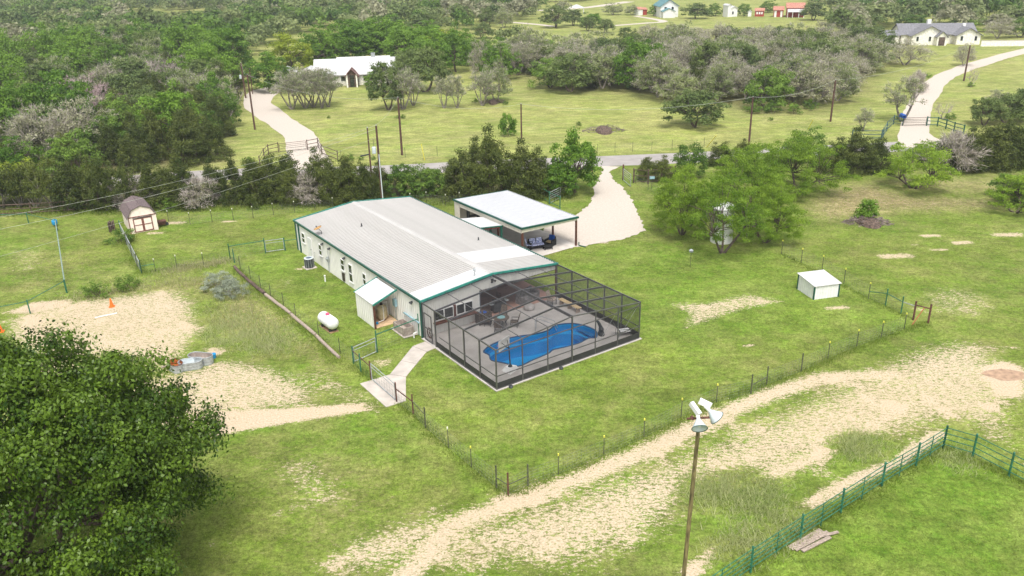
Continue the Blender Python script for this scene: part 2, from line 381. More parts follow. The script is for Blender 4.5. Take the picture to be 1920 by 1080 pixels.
def make_ground():
    xs = axis_steps(-2500, 2500, 0.5, -48, 52); ys = axis_steps(-600, 4000, 0.5, 22, 104)
    gx, gy = np.meshgrid(xs, ys); P = np.c_[gx.ravel(), gy.ravel()]
    z = np.zeros(len(P))
    # keep the ground just under the pool basin
    a = (P[:, 0] - OX) * ca + (P[:, 1] - OY) * sa; m = -(P[:, 0] - OX) * sa + (P[:, 1] - OY) * ca
    z = np.where((a > 0.6) & (a < 11.6) & (m < -0.6) & (m > -8.9), -2.0, z)
    nx, ny = len(xs), len(ys); idx = np.arange(nx * ny).reshape(ny, nx)
    Fq = np.c_[idx[:-1, :-1].ravel(), idx[:-1, 1:].ravel(), idx[1:, 1:].ravel(), idx[1:, :-1].ravel()]
    me = np_mesh('ground', np.c_[P, z], Fq, ground_mat())
    GREENP = [('poly', W([(1290,905),(1400,885),(1480,925),(1450,985),(1350,975),(1285,955)]), 1.0, 1.2), ('poly', W([(1560,835),(1600,815),(1665,825),(1660,860),(1590,868)]), 1.0, .8), ('poly', W([(1335,1060),(1360,1010),(1500,950),(1545,975),(1400,1060)]), .9, .8)]
    for nm, L in (('sand', SAND), ('dry', DRY), ('field', FIELD), ('litter', FLOOR), ('lush', LUSH)):
        v = mask(P, L)
        if nm == 'sand': v = v * (1 - mask(P, GREENP))
        if nm == 'litter':     # woods continue to the sides and beyond
            v = np.maximum(v, ((np.hypot(P[:, 0], P[:, 1]) > 900)) * 0.5)
        if nm == 'field': v = np.maximum(v, (P[:, 1] > 130) * 1.0)
        A = me.attributes.new(nm, 'FLOAT', 'POINT'); A.data.foreach_set('value', v.astype(np.float32))
    o = obj('ground', me); tag(o, 'broad ground of mown green grass worn to pale sandy soil in patches', kind='structure')

def ground_mat():
    m = bpy.data.materials.new('grass_and_sand'); m.use_nodes = True; t = m.node_tree; b = t.nodes['Principled BSDF']
    b.inputs['Roughness'].default_value = 0.95; b.inputs['Specular IOR Level'].default_value = 0.1
    L = t.links
    tc = nd(t, 'ShaderNodeTexCoord')
    def noise(scale, det=5, rough=0.6, st=None):
        n = nd(t, 'ShaderNodeTexNoise'); n.inputs['Scale'].default_value = scale; n.inputs['Detail'].default_value = det; n.inputs['Roughness'].default_value = rough
        if st:
            mp = nd(t, 'ShaderNodeMapping'); mp.inputs['Scale'].default_value = st[:3]; mp.inputs['Rotation'].default_value = (0, 0, st[3])
            L.new(tc.outputs['Object'], mp.inputs[0]); L.new(mp.outputs[0], n.inputs['Vector'])
        else: L.new(tc.outputs['Object'], n.inputs['Vector'])
        return n.outputs['Fac']
    def att(nm):
        a = nd(t, 'ShaderNodeAttribute'); a.attribute_name = nm; return a.outputs['Fac']
    def ma(op, a, b_, c=None, clamp=False):
        n = nd(t, 'ShaderNodeMath', operation=op); n.use_clamp = clamp
        for i, v in enumerate((a, b_, c)):
            if v is None: continue
            if isinstance(v, (int, float)): n.inputs[i].default_value = v
            else: L.new(v, n.inputs[i])
        return n.outputs[0]
    def mix(f, A, B):
        n = nd(t, 'ShaderNodeMix'); n.data_type = 'RGBA'
        if isinstance(f, (int, float)): n.inputs[0].default_value = f
        else: L.new(f, n.inputs[0])
        for i, v in ((6, A), (7, B)):
            if isinstance(v, tuple): n.inputs[i].default_value = (*v, 1)
            else: L.new(v, n.inputs[i])
        return n.outputs[2]
    fine = noise(9.0, 6, 0.7); med = noise(1.3, 6, 0.65); big = noise(0.11, 4, 0.55); streak = noise(2.6, 8, 0.78, (1.0, 2.2, 1, 0.45)); vbig = noise(0.03, 3)
    ff = ma('MULTIPLY_ADD', ma('SUBTRACT', fine, 0.5), 3.2, 0.5, True)
    mf = ma('MULTIPLY_ADD', ma('SUBTRACT', med, 0.5), 3.0, 0.5, True)
    bf = ma('MULTIPLY_ADD', ma('SUBTRACT', big, 0.5), 3.5, 0.5, True)
    g1 = mix(bf, (0.110, 0.205, 0.018), (0.180, 0.255, 0.036))
    g1 = mix(ma('MULTIPLY', mf, 0.5), g1, (0.245, 0.235, 0.085))
    yb = ma('MULTIPLY_ADD', ma('SUBTRACT', noise(0.3, 6, 0.65), 0.5), 4.5, 0.25, True); g1 = mix(ma('MULTIPLY', yb, 0.42), g1, (0.34, 0.29, 0.13))
    g1 = mix(ma('MULTIPLY', ff, 0.38), g1, (0.080, 0.125, 0.016))
    lush = mix(mf, (0.095, 0.195, 0.018), (0.160, 0.250, 0.030))
    g1 = mix(ma('MULTIPLY', att('lush'), 0.6), g1, lush)
    fl = mix(bf, (0.250, 0.300, 0.062), (0.350, 0.355, 0.115)); fl = mix(ma('MULTIPLY', mf, 0.4), fl, (0.32, 0.30, 0.12)); fl = mix(ma('MULTIPLY', ff, 0.2), fl, (0.12, 0.18, 0.04))
    vb = ma('MULTIPLY_ADD', ma('SUBTRACT', vbig, 0.5), 4, 0.4, True)
    fl = mix(ma('MULTIPLY', vb, 0.35), fl, (0.13, 0.22, 0.035))
    fs = noise(0.25, 6, 0.65, (1.0, 3.0, 1, 0.1)); fl = mix(ma('MULTIPLY_ADD', ma('SUBTRACT', fs, 0.5), 3.0, 0.15, True), fl, (0.36, 0.335, 0.15))
    fs2 = noise(0.16, 6, 0.7, (1.0, 2.2, 1, -0.2)); fl = mix(ma('MULTIPLY_ADD', ma('SUBTRACT', fs2, 0.52), 4.0, 0.0, True), fl, (0.155, 0.235, 0.045))
    g = mix(att('field'), g1, fl)
    dryc = mix(mf, (0.26, 0.19, 0.10), (0.38, 0.30, 0.19))
    dm = ma('ADD', ma('MULTIPLY', ma('SUBTRACT', streak, 0.5), 4.0), ma('MULTIPLY_ADD', att('dry'), 1.6, -0.55), None, True)
    g = mix(dm, g, dryc)
    g = mix(ma('MULTIPLY', att('litter'), 0.8), g, mix(mf, (0.085, 0.075, 0.035), (0.17, 0.14, 0.085)))
    def vary(col, fac, lo, hi):
        mr = nd(t, 'ShaderNodeMapRange'); mr.inputs['From Min'].default_value = 0.36; mr.inputs['From Max'].default_value = 0.64
        mr.inputs['To Min'].default_value = lo; mr.inputs['To Max'].default_value = hi; L.new(fac, mr.inputs['Value'])
        vm = nd(t, 'ShaderNodeVectorMath', operation='SCALE'); L.new(col, vm.inputs[0]); L.new(mr.outputs[0], vm.inputs['Scale']); return vm.outputs[0]
    g = vary(g, noise(3.4, 6, 0.8), 0.58, 1.36)
    g = vary(g, noise(9.5, 4, 0.8), 0.74, 1.24)
    g = vary(g, noise(0.55, 6, 0.7, (1.0, 1.5, 1, 0.6)), 0.74, 1.22)
    g = vary(g, noise(0.09, 5, 0.6, (1.0, 1.8, 1, 0.3)), 0.84, 1.12)
    # sparse random thin spots everywhere in the yard
    c = att('sand')
    mid2 = noise(0.45, 5, 0.6)
    thin = ma('MULTIPLY', ma('MULTIPLY_ADD', ma('SUBTRACT', mid2, 0.5), 5.0, -0.15, True), ma('MULTIPLY_ADD', ma('SUBTRACT', big, 0.45), 3.0, 0.2, True))
    thin = ma('MULTIPLY', thin, ma('SUBTRACT', 0.68, ma('MULTIPLY', att('field'), 0.25)))
    c = ma('ADD', c, thin)
    n1 = ma('ADD', ma('MULTIPLY', streak, 0.65), ma('MULTIPLY', fine, 0.35))
    sm = ma('ADD', ma('MULTIPLY', ma('SUBTRACT', n1, 0.5), 17.0), ma('MULTIPLY_ADD', c, 6.2, -3.1), None, True)
    sandc = mix(ff, (0.37, 0.28, 0.18), (0.65, 0.55, 0.41)); sandc = mix(ma('MULTIPLY', mf, 0.4), sandc, (0.53, 0.415, 0.31))
    sandc = mix(ma('MULTIPLY', bf, 0.3), sandc, (0.42, 0.34, 0.21))
    g = mix(sm, g, sandc)
    L.new(g, b.inputs['Base Color'])
    bp = nd(t, 'ShaderNodeBump'); bp.inputs['Strength'].default_value = 0.55; bp.inputs['Distance'].default_value = 0.09
    L.new(ma('ADD', ma('MULTIPLY', fine, 0.5), ma('MULTIPLY', med, 0.6)), bp.inputs['Height']); L.new(bp.outputs[0], b.inputs['Normal'])
    return m
make_ground()

def ribbon(name, pts, wid, z, m, label, jag=0.25, step=1.0, seed=1):
    """smooth strip with ragged edges; pts are world points, wid half widths"""
    rng = random.Random(seed); P = []
    n = len(pts)
    for i in range(n - 1):
        p0 = pts[max(i-1, 0)]; p1 = pts[i]; p2 = pts[i+1]; p3 = pts[min(i+2, n-1)]
        k = max(2, int(math.hypot(p2[0]-p1[0], p2[1]-p1[1]) / step))
        for j in range(k):
            t = j / k
            f = lambda q: 0.5*((2*p1[q])+(-p0[q]+p2[q])*t+(2*p0[q]-5*p1[q]+4*p2[q]-p3[q])*t*t+(-p0[q]+3*p1[q]-3*p2[q]+p3[q])*t**3)
            P.append((f(0), f(1), wid[i]*(1-t)+wid[i+1]*t))
    P.append((*pts[-1], wid[-1]))
    mb = MB(); vs = []
    jl = jr = 0
    for i, (x, y, h) in enumerate(P):
        a = P[max(i-1, 0)]; c = P[min(i+1, len(P)-1)]; dx, dy = c[0]-a[0], c[1]-a[1]; l = math.hypot(dx, dy) or 1
        nx, ny = -dy/l, dx/l; jl = jl*.6 + rng.uniform(-jag, jag)*.7; jr = jr*.6 + rng.uniform(-jag, jag)*.7
        vs += [(x+nx*(h+jl), y+ny*(h+jl), z), (x, y, z), (x-nx*(h+jr), y-ny*(h+jr), z)]
    fs = []
    for i in range(len(P)-1):
        b = i*3; fs += [(b, b+1, b+4, b+3), (b+1, b+2, b+5, b+4)]
    o = MB().add(vs, fs).build(name, m); tag(o, label, kind='structure'); return o

road_px = [(-400,400),(-100,366),(100,350),(300,334),(485,325),(690,321),(900,311),(1140,302),(1260,297),(1450,287),(1700,274),(1920,262),(2300,238)]
ribbon('road', W(road_px), [2.7]*len(road_px), 0.012, M_ASPH, 'pale grey paved country road running behind the hedge of junipers', 0.12, 2.0)
# gravel drive and yard of the main house
dr = W([(1133,318),(1118,338),(1112,352),(1113,366),(1104,385),(1085,400),(1050,418),(1020,428),(1020,470),(1085,464),(1120,456),(1165,450),(1195,440),(1209,432),(1204,415),(1195,398),(1185,375),(1168,352),(1150,337),(1142,322),(1165,312),(1120,312)])
def jagpoly(pts, st, j, seed):
    rng = random.Random(seed); o = []
    for i in range(len(pts)):
        a = pts[i]; b = pts[(i+1) % len(pts)]; k = max(1, int(math.hypot(b[0]-a[0], b[1]-a[1])/st))
        for q in range(k): t = q/k; o.append((a[0]+(b[0]-a[0])*t+rng.uniform(-j, j), a[1]+(b[1]-a[1])*t+rng.uniform(-j, j)))
    return o
def flat(name, poly, z, m, label=None, kind='structure', holes=(), parent=None):
    rings = [[Vector((*p, 0)) for p in poly]] + [[Vector((*p, 0)) for p in h] for h in holes]
    tri = tessellate_polygon(rings); vs = [v for r in rings for v in r]
    mb = MB().add([(v.x, v.y, z) for v in vs], [tuple(t) for t in tri])
    me = mb.mesh(name, m)
    for p in me.polygons:
        if p.normal.z < 0: p.flip()
    o = obj(name, me, parent)
    if kind: tag(o, label, kind=kind)
    return o
flat('gravel_driveway', jagpoly(dr, 0.35, 0.16, 3), 0.024, M_GRAVEL, 'white gravel drive widening from the road to the carport')
d1 = [(575,300),(572,282),(567,262),(545,240),(515,222),(492,205),(482,192),(487,180),(505,170),(540,163),(590,160),(640,160)]
ribbon('gravel_driveway', W([(575,318)] + d1), [3.4, 2.6, 2.4, 2.4, 2.4, 2.4, 2.5, 2.6, 3.0, 3.4, 3.6, 4.5, 4.0], 0.02, M_GRAVEL, 'white gravel drive curving up to the white roofed house', 0.3, 2.0, 5)
d2 = [(1748,276),(1722,262),(1712,248),(1718,225),(1722,205),(1735,180),(1755,155),(1790,135),(1850,115),(1925,95),(2100,60)]
ribbon('gravel_driveway', W(d2), [4.5, 2.8, 1.9, 1.9, 1.9, 2.0, 2.0, 2.0, 2.0, 2.0, 2.0], 0.02, M_GRAVEL, 'white gravel drive curving past the pasture to the stone house', 0.25, 2.0, 6)
ribbon('dirt_track', W([(1010,20),(1100,14),(1180,3)]), [3, 3, 3], 0.02, M_GRAVEL, 'pale track crossing the far field in front of the small pavilion', 0.3, 4.0, 7)
ribbon('dirt_track', W([(1150,48),(1215,43),(1245,40),(1190,30)]), [1.6, 1.6, 1.6, 1.2], 0.02, M_GRAVEL, 'pale track looping in front of the green roofed house', 0.3, 4.0, 8)
ribbon('dirt_track', W([(960,42),(1000,45),(1040,50)]), [1.5, 1.5, 1.2], 0.02, M_GRAVEL, 'short pale track under trees in the far middle field', 0.3, 4.0, 9)
ribbon('dirt_track', W([(675,14),(700,6),(725,-4)]), [4, 4, 4], 0.02, M_GRAVEL, 'pale track rising through the far woods', 0.3, 4.0, 10)
x_, y_ = at(1884, 703)
MB().lathe([(0.0, 0), (1.3, 0.0)], (x_, y_, 0.012), 18, cap0=False, cap1=False)
flat('soil_patch', jagpoly([(x_+1.3*math.cos(t)*(1+.15*math.sin(3*t)), y_+0.8*math.sin(t)) for t in np.linspace(0, 6.0, 14)], 0.4, 0.06, 4), 0.010, M_PIT, 'damp brown hollow in the sandy ground at the right')
# distant bare field at top left
flat('pale_field', jagpoly(W([(215,42),(280,28),(420,32),(440,44),(340,52),(240,48)]), 6, 1.5, 11), 0.03, mat('straw_field', (0.50, 0.44, 0.26), 0.95, var=0.1, scale=0.05), 'pale straw coloured clearing in the far woods')

# ------------------------------------------------------------------ ribbed steel sheet
def ribbed(width, length, nrib=3, rh=0.03, rw=0.075, z0a=0.0, z1b=None):
    """sheet in local x (across), y (along); ribs run along y"""
    prof = [(0, 0)]; sp = width / nrib
    for i in range(nrib):
        c = sp * (i + 0.5)
        prof += [(c - rw/2, 0), (c - rw/4, rh), (c + rw/4, rh), (c + rw/2, 0)]
    prof.append((width - 0.004, 0))
    n = len(prof); vs = [(x, 0, z) for x, z in prof] + [(x, length, z) for x, z in prof]
    fs = [(i, i+1, n+i+1, n+i) for i in range(n-1)]
    fs.append(tuple(range(n))[::-1]) if False else None
    return vs, [f for f in fs if f]

HOUSE = thing('ranch_house', 'long cream metal ranch house with low white ribbed roof and green trim', 'house', (OX, OY, 0), ANG)
NP = 26; PW = HL / NP
# roof: slope vector; panel local x = along m (house length), local y = up the slope
def slope_matrix(side):
    if side == 0: o = Vector((0, 0, EH)); yv = Vector((HW/2, 0, RH-EH)).normalized()
    else: o = Vector((HW, 0, EH)); yv = Vector((-HW/2, 0, RH-EH)).normalized()
    xv = Vector((0, 1, 0)); zv = xv.cross(yv)
    if zv.z < 0: xv = -xv; zv = xv.cross(yv)
    return o, xv, yv, zv
SL = math.hypot(HW/2, RH-EH)
rng = random.Random(5)
vs, fs = ribbed(PW, SL, 3, 0.034, 0.085)
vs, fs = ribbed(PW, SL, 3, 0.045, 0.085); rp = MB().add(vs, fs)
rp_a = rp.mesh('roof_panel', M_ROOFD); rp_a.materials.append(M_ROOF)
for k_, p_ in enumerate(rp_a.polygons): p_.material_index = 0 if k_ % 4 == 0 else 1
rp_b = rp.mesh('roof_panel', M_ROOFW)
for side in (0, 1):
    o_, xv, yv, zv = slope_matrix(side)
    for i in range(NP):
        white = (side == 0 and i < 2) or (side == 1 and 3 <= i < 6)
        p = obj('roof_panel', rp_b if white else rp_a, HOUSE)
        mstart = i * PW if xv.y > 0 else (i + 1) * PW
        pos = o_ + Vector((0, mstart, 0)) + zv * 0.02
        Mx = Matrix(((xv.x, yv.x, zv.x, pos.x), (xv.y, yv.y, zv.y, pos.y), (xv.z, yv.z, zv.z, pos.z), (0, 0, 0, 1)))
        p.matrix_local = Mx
        if white: p['label'] = 'brighter white roof sheet'
MB().add([(HW/2-.28, -.03, RH-.005), (HW/2, -.03, RH+.085), (HW/2+.28, -.03, RH-.005), (HW/2-.28, HL+.03, RH-.005), (HW/2, HL+.03, RH+.085), (HW/2+.28, HL+.03, RH-.005)], [(0,1,4,3),(1,2,5,4)]).build('ridge_cap', M_ROOF, HOUSE)
# underside deck
MB().add([(0.02,0.02,EH-.03),(HW/2,0.02,RH-.03),(HW/2,HL-.02,RH-.03),(0.02,HL-.02,EH-.03),(HW-.02,0.02,EH-.03),(HW-.02,HL-.02,EH-.03)],[(0,1,2,3),(1,4,5,2)]).build('roof_deck', M_DARK, HOUSE)
# trim
MB().bar((-.05, -.03, EH+.0), (-.05, HL+.03, EH+.0), .13, .15).build('gutter', M_GREEN, HOUSE)
MB().bar((HW+.05, -.03, EH), (HW+.05, HL+.03, EH), .13, .15).build('gutter', M_GREEN, HOUSE)
for mm in (-.05, HL+.05):
    b = MB(); b.bar((-.1, mm, EH+.02), (HW/2, mm, RH+.03), .10, .16); b.bar((HW/2, mm, RH+.03), (HW+.1, mm, EH+.02), .10, .16)
    b.build('gable_trim', M_TEAL, HOUSE)
MB().box(HW/2-.35, HW/2+.35, -.12, -.10, RH-.09, RH+.07).build('ridge_end_plate', M_TEAL, HOUSE)
# left wall panels (face a = 0, looking to -a)
def wall_panels(fixed, lo, hi, face, z0, z1f, parent, m=None, name='wall_panel', pw=0.92):
    """face: 'a-' wall at a=fixed running along m etc.; z1f(s) gives top height"""
    m = m or M_WALL; n = max(1, round((hi-lo)/pw)); w_ = (hi-lo)/n
    for i in range(n):
        s0 = lo + i*w_; prof = [(0, 0)]
        for k in range(3):
            c = w_*(k+.5)/3; prof += [(c-.035, 0), (c-.018, .028), (c+.018, .028), (c+.035, 0)]
        prof.append((w_-.004, 0)); vs = []; nn = len(prof)
        for top in (0, 1):
            for (s, d) in prof:
                zz = z1f(s0+s) if top else (z0(s0+s) if callable(z0) else z0)
                if face == 'a-': vs.append((fixed-d, s0+s, zz))
                elif face == 'a+': vs.append((fixed+d, s0+s, zz))
                elif face == 'm-': vs.append((s0+s, fixed-d, zz))
                else: vs.append((s0+s, fixed+d, zz))
        MB().add(vs, [(k, k+1, nn+k+1, nn+k) for k in range(nn-1)]).build(name, m, parent)
flatz = lambda s: EH-.02
gz = lambda s: min(EH + (RH-EH) * (1 - abs(s-HW/2)/(HW/2)), RH) - .06
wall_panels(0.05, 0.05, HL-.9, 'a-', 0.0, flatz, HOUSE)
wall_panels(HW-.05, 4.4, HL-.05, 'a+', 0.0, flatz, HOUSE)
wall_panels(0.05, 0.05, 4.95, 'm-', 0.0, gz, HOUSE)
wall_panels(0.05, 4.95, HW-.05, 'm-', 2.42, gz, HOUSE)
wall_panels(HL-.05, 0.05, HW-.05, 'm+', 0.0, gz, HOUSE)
MB().box(.06, .10, HL-.9, HL-.06, 0, EH-.05).build('corner_panel', M_WHITE, HOUSE)
# corner trim and downspouts
MB().box(-.03, .10, -.02, .10, 0, EH-.08).build('corner_trim', M_GREEN, HOUSE)
MB().box(-.03, .08, HL-.10, HL+.0, 0, EH-.08).build('corner_trim', M_GREEN, HOUSE)
MB().box(-.10, .02, HL-1.0, HL-.9, 0, EH-.08).build('downspout', M_GREEN, HOUSE)
MB().box(HW-.10, HW+.02, -.02, .10, 0, EH-.08).build('corner_trim', M_BROWN, HOUSE)
MB().box(-.12, -.03, -.06, .04, 0.02, EH-.08).build('downspout', M_GREEN, HOUSE)
# recessed patio
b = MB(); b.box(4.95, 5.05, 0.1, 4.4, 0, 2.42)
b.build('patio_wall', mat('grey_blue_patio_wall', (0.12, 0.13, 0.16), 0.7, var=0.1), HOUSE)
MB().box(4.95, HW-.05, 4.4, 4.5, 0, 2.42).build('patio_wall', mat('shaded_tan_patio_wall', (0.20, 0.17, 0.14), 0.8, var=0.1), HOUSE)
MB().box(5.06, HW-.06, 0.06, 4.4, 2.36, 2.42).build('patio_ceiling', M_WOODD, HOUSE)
MB().box(4.0, HW-.1, -.02, 4.4, 0.0, 0.062).build('patio_floor', M_PATIO, HOUSE)
for aa, ww in ((6.2, .95), (9.4, 1.5)):
    dd = MB().box(aa, aa+ww, 4.34, 4.395, 0.06, 2.1).build('patio_door', M_BROWN, HOUSE)
    MB().box(aa+.12, aa+ww-.12, 4.32, 4.338, .5, 1.95).build('pane', M_GLASS, dd)

def window_a(m0, m1, z0, z1, sash=True):
    f = MB(); t = .045
    f.box(-.045, .045, m0, m1, z0, z0+t); f.box(-.045, .045, m0, m1, z1-t, z1); f.box(-.045, .045, m0, m0+t, z0+t, z1-t); f.box(-.045, .045, m1-t, m1, z0+t, z1-t)
    o = f.build('window', M_WHITE, HOUSE)
    zm = (z0+z1)/2
    if sash: MB().box(-.055, .03, m0+t, m1-t, zm-.03, zm+.03).build('sash', M_WHITE, o)
    MB().box(-.015, .0, m0+t, m1-t, z0+t, zm-.03).build('pane', M_GLASS, o); MB().box(-.02, .0, m0+t, m1-t, zm+.03, z1-t).build('pane', M_GLASS, o)
    MB().box(-.075, .03, m0-.04, m1+.04, z0-.05, z0).build('sill', M_WHITE, o)
window_a(21.70, 22.42, 1.2, 2.15); window_a(17.85, 18.5, 1.08, 2.12); window_a(13.15, 13.85, 1.1, 2.1); window_a(11.6, 12.3, 0.55, 2.1); window_a(9.0, 9.6, 1.15, 2.12)
d = MB().box(-.04, .03, 20.2, 21.05, .05, 2.05).build('door', M_WHITE, HOUSE)
MB().box(-.08, -.042, 20.3, 20.36, .98, 1.1).build('handle', M_DARK, d)
MB().box(-.06, .03, 13.35, 13.75, .15, .85).build('access_hatch', mat('dark_olive_hatch', (0.06, 0.05, 0.035), 0.7), HOUSE)
for mm in (17.4, 15.9, 12.9, 1.3):
    b = MB(); b.box(-.10, .0, mm-.06, mm+.06, 2.35, 2.47); b.lathe([(.05, 0), (.09, .12)], (-.1, mm-.08, 2.40), 10, (-.6, -.2, -.6)); b.lathe([(.05, 0), (.09, .12)], (-.1, mm+.08, 2.40), 10, (-.6, .2, -.6))
    b.build('floodlight', M_DARK, HOUSE)
b = MB(); b.box(-.12, .0, 16.35, 16.65, 1.0, 1.45); b.lathe([(.11, 0), (.11, .12)], (-.12, 16.5, 1.3), 12, (-1, 0, 0)); b.tube((-.06, 16.5, 0), (-.06, 16.5, 1.0), .03); b.tube((-.06, 16.4, 1.45), (-.06, 16.4, 2.3), .02)
b.build('electric_meter', M_GALV, HOUSE)
MB().tube((-.1, 19.6, .1), (-.1, 19.6, 1.0), .025).tube((-.1, 19.6, 1.0), (.0, 19.6, 1.0), .025).build('conduit', M_GALV, HOUSE)
# gable windows: two white framed pairs over a brown serving shelf
for a0, a1 in ((1.02, 2.62), (2.85, 4.30)):
    f = MB(); t = .06; z0, z1 = 1.02, 1.86
    f.box(a0, a1, -.05, .045, z0, z0+t); f.box(a0, a1, -.05, .045, z1-t, z1); f.box(a0, a0+t, -.05, .045, z0+t, z1-t); f.box(a1-t, a1, -.05, .045, z0+t, z1-t)
    am = (a0+a1)/2; f.box(am-.04, am+.04, -.05, .045, z0+t, z1-t)
    o = f.build('window', M_WHITE, HOUSE)
    MB().box(a0+t, am-.04, -.015, .0, z0+t, z1-t).build('pane', M_GLASS, o); MB().box(am+.04, a1-t, -.015, .0, z0+t, z1-t).build('pane', M_GLASS, o)
MB().box(.9, 4.45, -.42, .0, .90, .96).build('serving_shelf', M_BROWN, HOUSE)
MB().box(2.63, 2.84, -.03, .03, .97, 1.9).build('shutter', M_BROWN, HOUSE)
b = MB(); b.lathe([(.05, 0), (.10, .14)], (HW/2+.12, -.1, 3.0), 10, (.4, -1, -.5)); b.lathe([(.05, 0), (.10, .14)], (HW/2-.12, -.1, 3.0), 10, (-.4, -1, -.5)); b.box(HW/2-.1, HW/2+.1, -.06, .02, 2.92, 3.08)
b.build('floodlight', M_DARK, HOUSE)
# roof vents
def roofz(a): return EH + (RH-EH) * (1 - abs(a-HW/2)/(HW/2)) + .03
for px, py in ((678, 423), (897, 446)):
    X, Y = at(px, py, RH-.15); a = (X-OX)*ca+(Y-OY)*sa; m_ = -(X-OX)*sa+(Y-OY)*ca
    MB().tube((a, m_, roofz(a)-.05), (a, m_, roofz(a)+.28), .055, n=10).lathe([(.12, -.02), (.06, .08)], (a, m_, roofz(a)), 10).build('vent_pipe', M_DARK, HOUSE)
X, Y = at(890, 519, RH-.15); a = (X-OX)*ca+(Y-OY)*sa; m_ = -(X-OX)*sa+(Y-OY)*ca
MB().tube((a, m_, roofz(a)-.05), (a, m_, roofz(a)+.45), .025).lathe([(.03, 0), (.11, .05), (.11, .14), (.03, .2)], (a, m_, roofz(a)+.4), 10).tube((a-.2, m_, roofz(a)+.3), (a+.2, m_, roofz(a)+.34), .015).build('weather_sensor', M_GALV, HOUSE)

# satellite dish
sdsh = thing('satellite_dish', 'rust stained satellite dish on the far left eave of the ranch house', 'satellite dish', h2w(.35, 18.35, roofz(.35)), ANG)
MB().path([(0, 0, 0), (0, 0, .3), (-.18, .1, .5)], .025).build('mast', M_DARK, sdsh)
MB().lathe([(.02, 0), (.2, .03), (.36, .10), (.37, .12), (.2, .055), (.02, .03)], (-.2, .15, .52), 20, (-.35, .2, .9), sx=1.2).build('dish', mat('rusty_dish', (0.62, 0.36, 0.14), 0.8, var=0.25, scale=3), sdsh, smooth=True)
MB().tube((-.18, .1, .5), (-.45, -.1, .85), .012).box(-.5, -.4, -.15, -.05, .82, .9).build('feed_arm', M_DARK, sdsh)

# ------------------------------------------------------------------ pump shed on the left wall
PS = thing('pump_shed', 'white lean-to pump shed with green edged roof against the ranch house wall', 'shed', (OX, OY, 0), ANG)
a0, ma_, mb_ = -2.05, 3.45, 6.6
n = 4
for i in range(n):
    w_ = (mb_-ma_)/n; vs, fs = ribbed(w_, 2.02, 3, .025, .07)
    p = MB().add(vs, fs).build('roof_panel', M_ROOFW, PS)
    yv = Vector((2.0, 0, .72)).normalized(); xv = Vector((0, -1, 0)); zv = xv.cross(yv)
    if zv.z < 0: xv = -xv; zv = xv.cross(yv)
    pos = Vector((a0-.08, ma_ + (i + (1 if xv.y < 0 else 0))*w_, 1.98))
    p.matrix_local = Matrix(((xv.x, yv.x, zv.x, pos.x), (xv.y, yv.y, zv.y, pos.y), (xv.z, yv.z, zv.z, pos.z), (0,0,0,1)))
for mm in (ma_-.03, mb_+.03): MB().bar((a0-.1, mm, 1.95), (-.1, mm, 2.69), .06, .12).build('edge_trim', M_TEAL, PS)
wall_panels(a0, ma_+.1, mb_-.02, 'a-', 0.0, lambda s: 1.95, PS)
wall_panels(mb_, a0, -.02, 'm+', 0.0, lambda s: 1.95 + (s-a0)/2.05*.72, PS)
MB().box(a0-.06, a0+.06, ma_, ma_+.1, 0, 1.9).build('post', M_BROWN, PS)
MB().box(a0+.02, -.05, ma_+.1, mb_-.05, 0.0, 0.02).build('sand_floor', mat('pale_sand', (0.6, 0.42, 0.26), 0.95), PS)
tk = thing('pressure_tank', 'beige round well tank inside the open pump shed', 'tank', h2w(-.85, 4.75, .02), ANG)
MB().lathe([(.30, 0), (.38, .12), (.40, .3), (.40, .85), (.36, 1.02), (.2, 1.12), (.08, 1.15)], (0, 0, .05), 20).build('vessel', M_TANK, tk, smooth=True)
MB().lathe([(.10, 0), (.13, .1), (.07, .2)], (0, 0, 1.18), 12).build('valve_head', M_BLACK, tk)
MB().path([(-.1, -.35, 1.25), (-.1, -.48, 1.2), (-.1, -.48, .15), (-.6, -.55, .12)], .03).path([(.1, 0, 1.3), (.45, 0, 1.35), (.45, -.1, .2)], .025).build('pipework', M_WHITE, tk)
MB().lathe([(.10, 0), (.10, .12)], (-.75, -.62, .06), 10).build('blue_fitting', M_BLUE, tk)
eb = thing('electrical_box', 'pale blue electrical box on the ranch house wall inside the pump shed', 'electrical box', h2w(-.02, 3.95, 1.2), ANG)
MB().box(-.18, 0, -.2, .2, 0, .55).build('cabinet', M_LBLUE, eb); MB().tube((-.08, 0, -1.15), (-.08, 0, 0), .03).tube((-.08, -.12, -1.1), (-.08, -.12, 0), .02).build('conduit', M_GALV, eb)
# wash trough on its pad
flat('concrete_pad', [tuple(h2w(a, m)[:2]) for a, m in [(-1.15, .75), (-1.15, 2.9), (-.02, 3.0), (-.02, .7)]], .05, M_CONC, 'small concrete pad under the stone coloured wash trough')
tr = thing('wash_trough', 'pinkish grey rectangular wash trough on the small pad by the wall', 'trough', h2w(-.62, 1.75, .055), ANG)
b = MB(); b.box(-.42, .42, -.8, .8, 0.05, .12)
for (x0, x1, y0, y1) in ((-.42, -.36, -.8, .8), (.36, .42, -.8, .8), (-.36, .36, -.8, -.74), (-.36, .36, .74, .8)): b.box(x0, x1, y0, y1, .12, .62)
b.build('basin', M_STONE, tr); MB().box(-.46, .46, -.03, .03, 0.0, .05).box(-.46, .46, .6, .66, 0, .05).box(-.46, .46, -.66, -.6, 0, .05).build('foot', M_STONE, tr)
MB().box(-.10, .0, .35, 2.7, 1.05, 1.13).build('hose_rail', M_LBLUE, HOUSE)
pv = thing('standpipe', 'short white pipe elbow in the grass at the house corner', 'pipe', h2w(-.5, .45, 0), ANG)
MB().path([(0, 0, 0), (0, 0, .35), (.25, 0, .4)], .05).build('pipe', M_WHITE, pv)
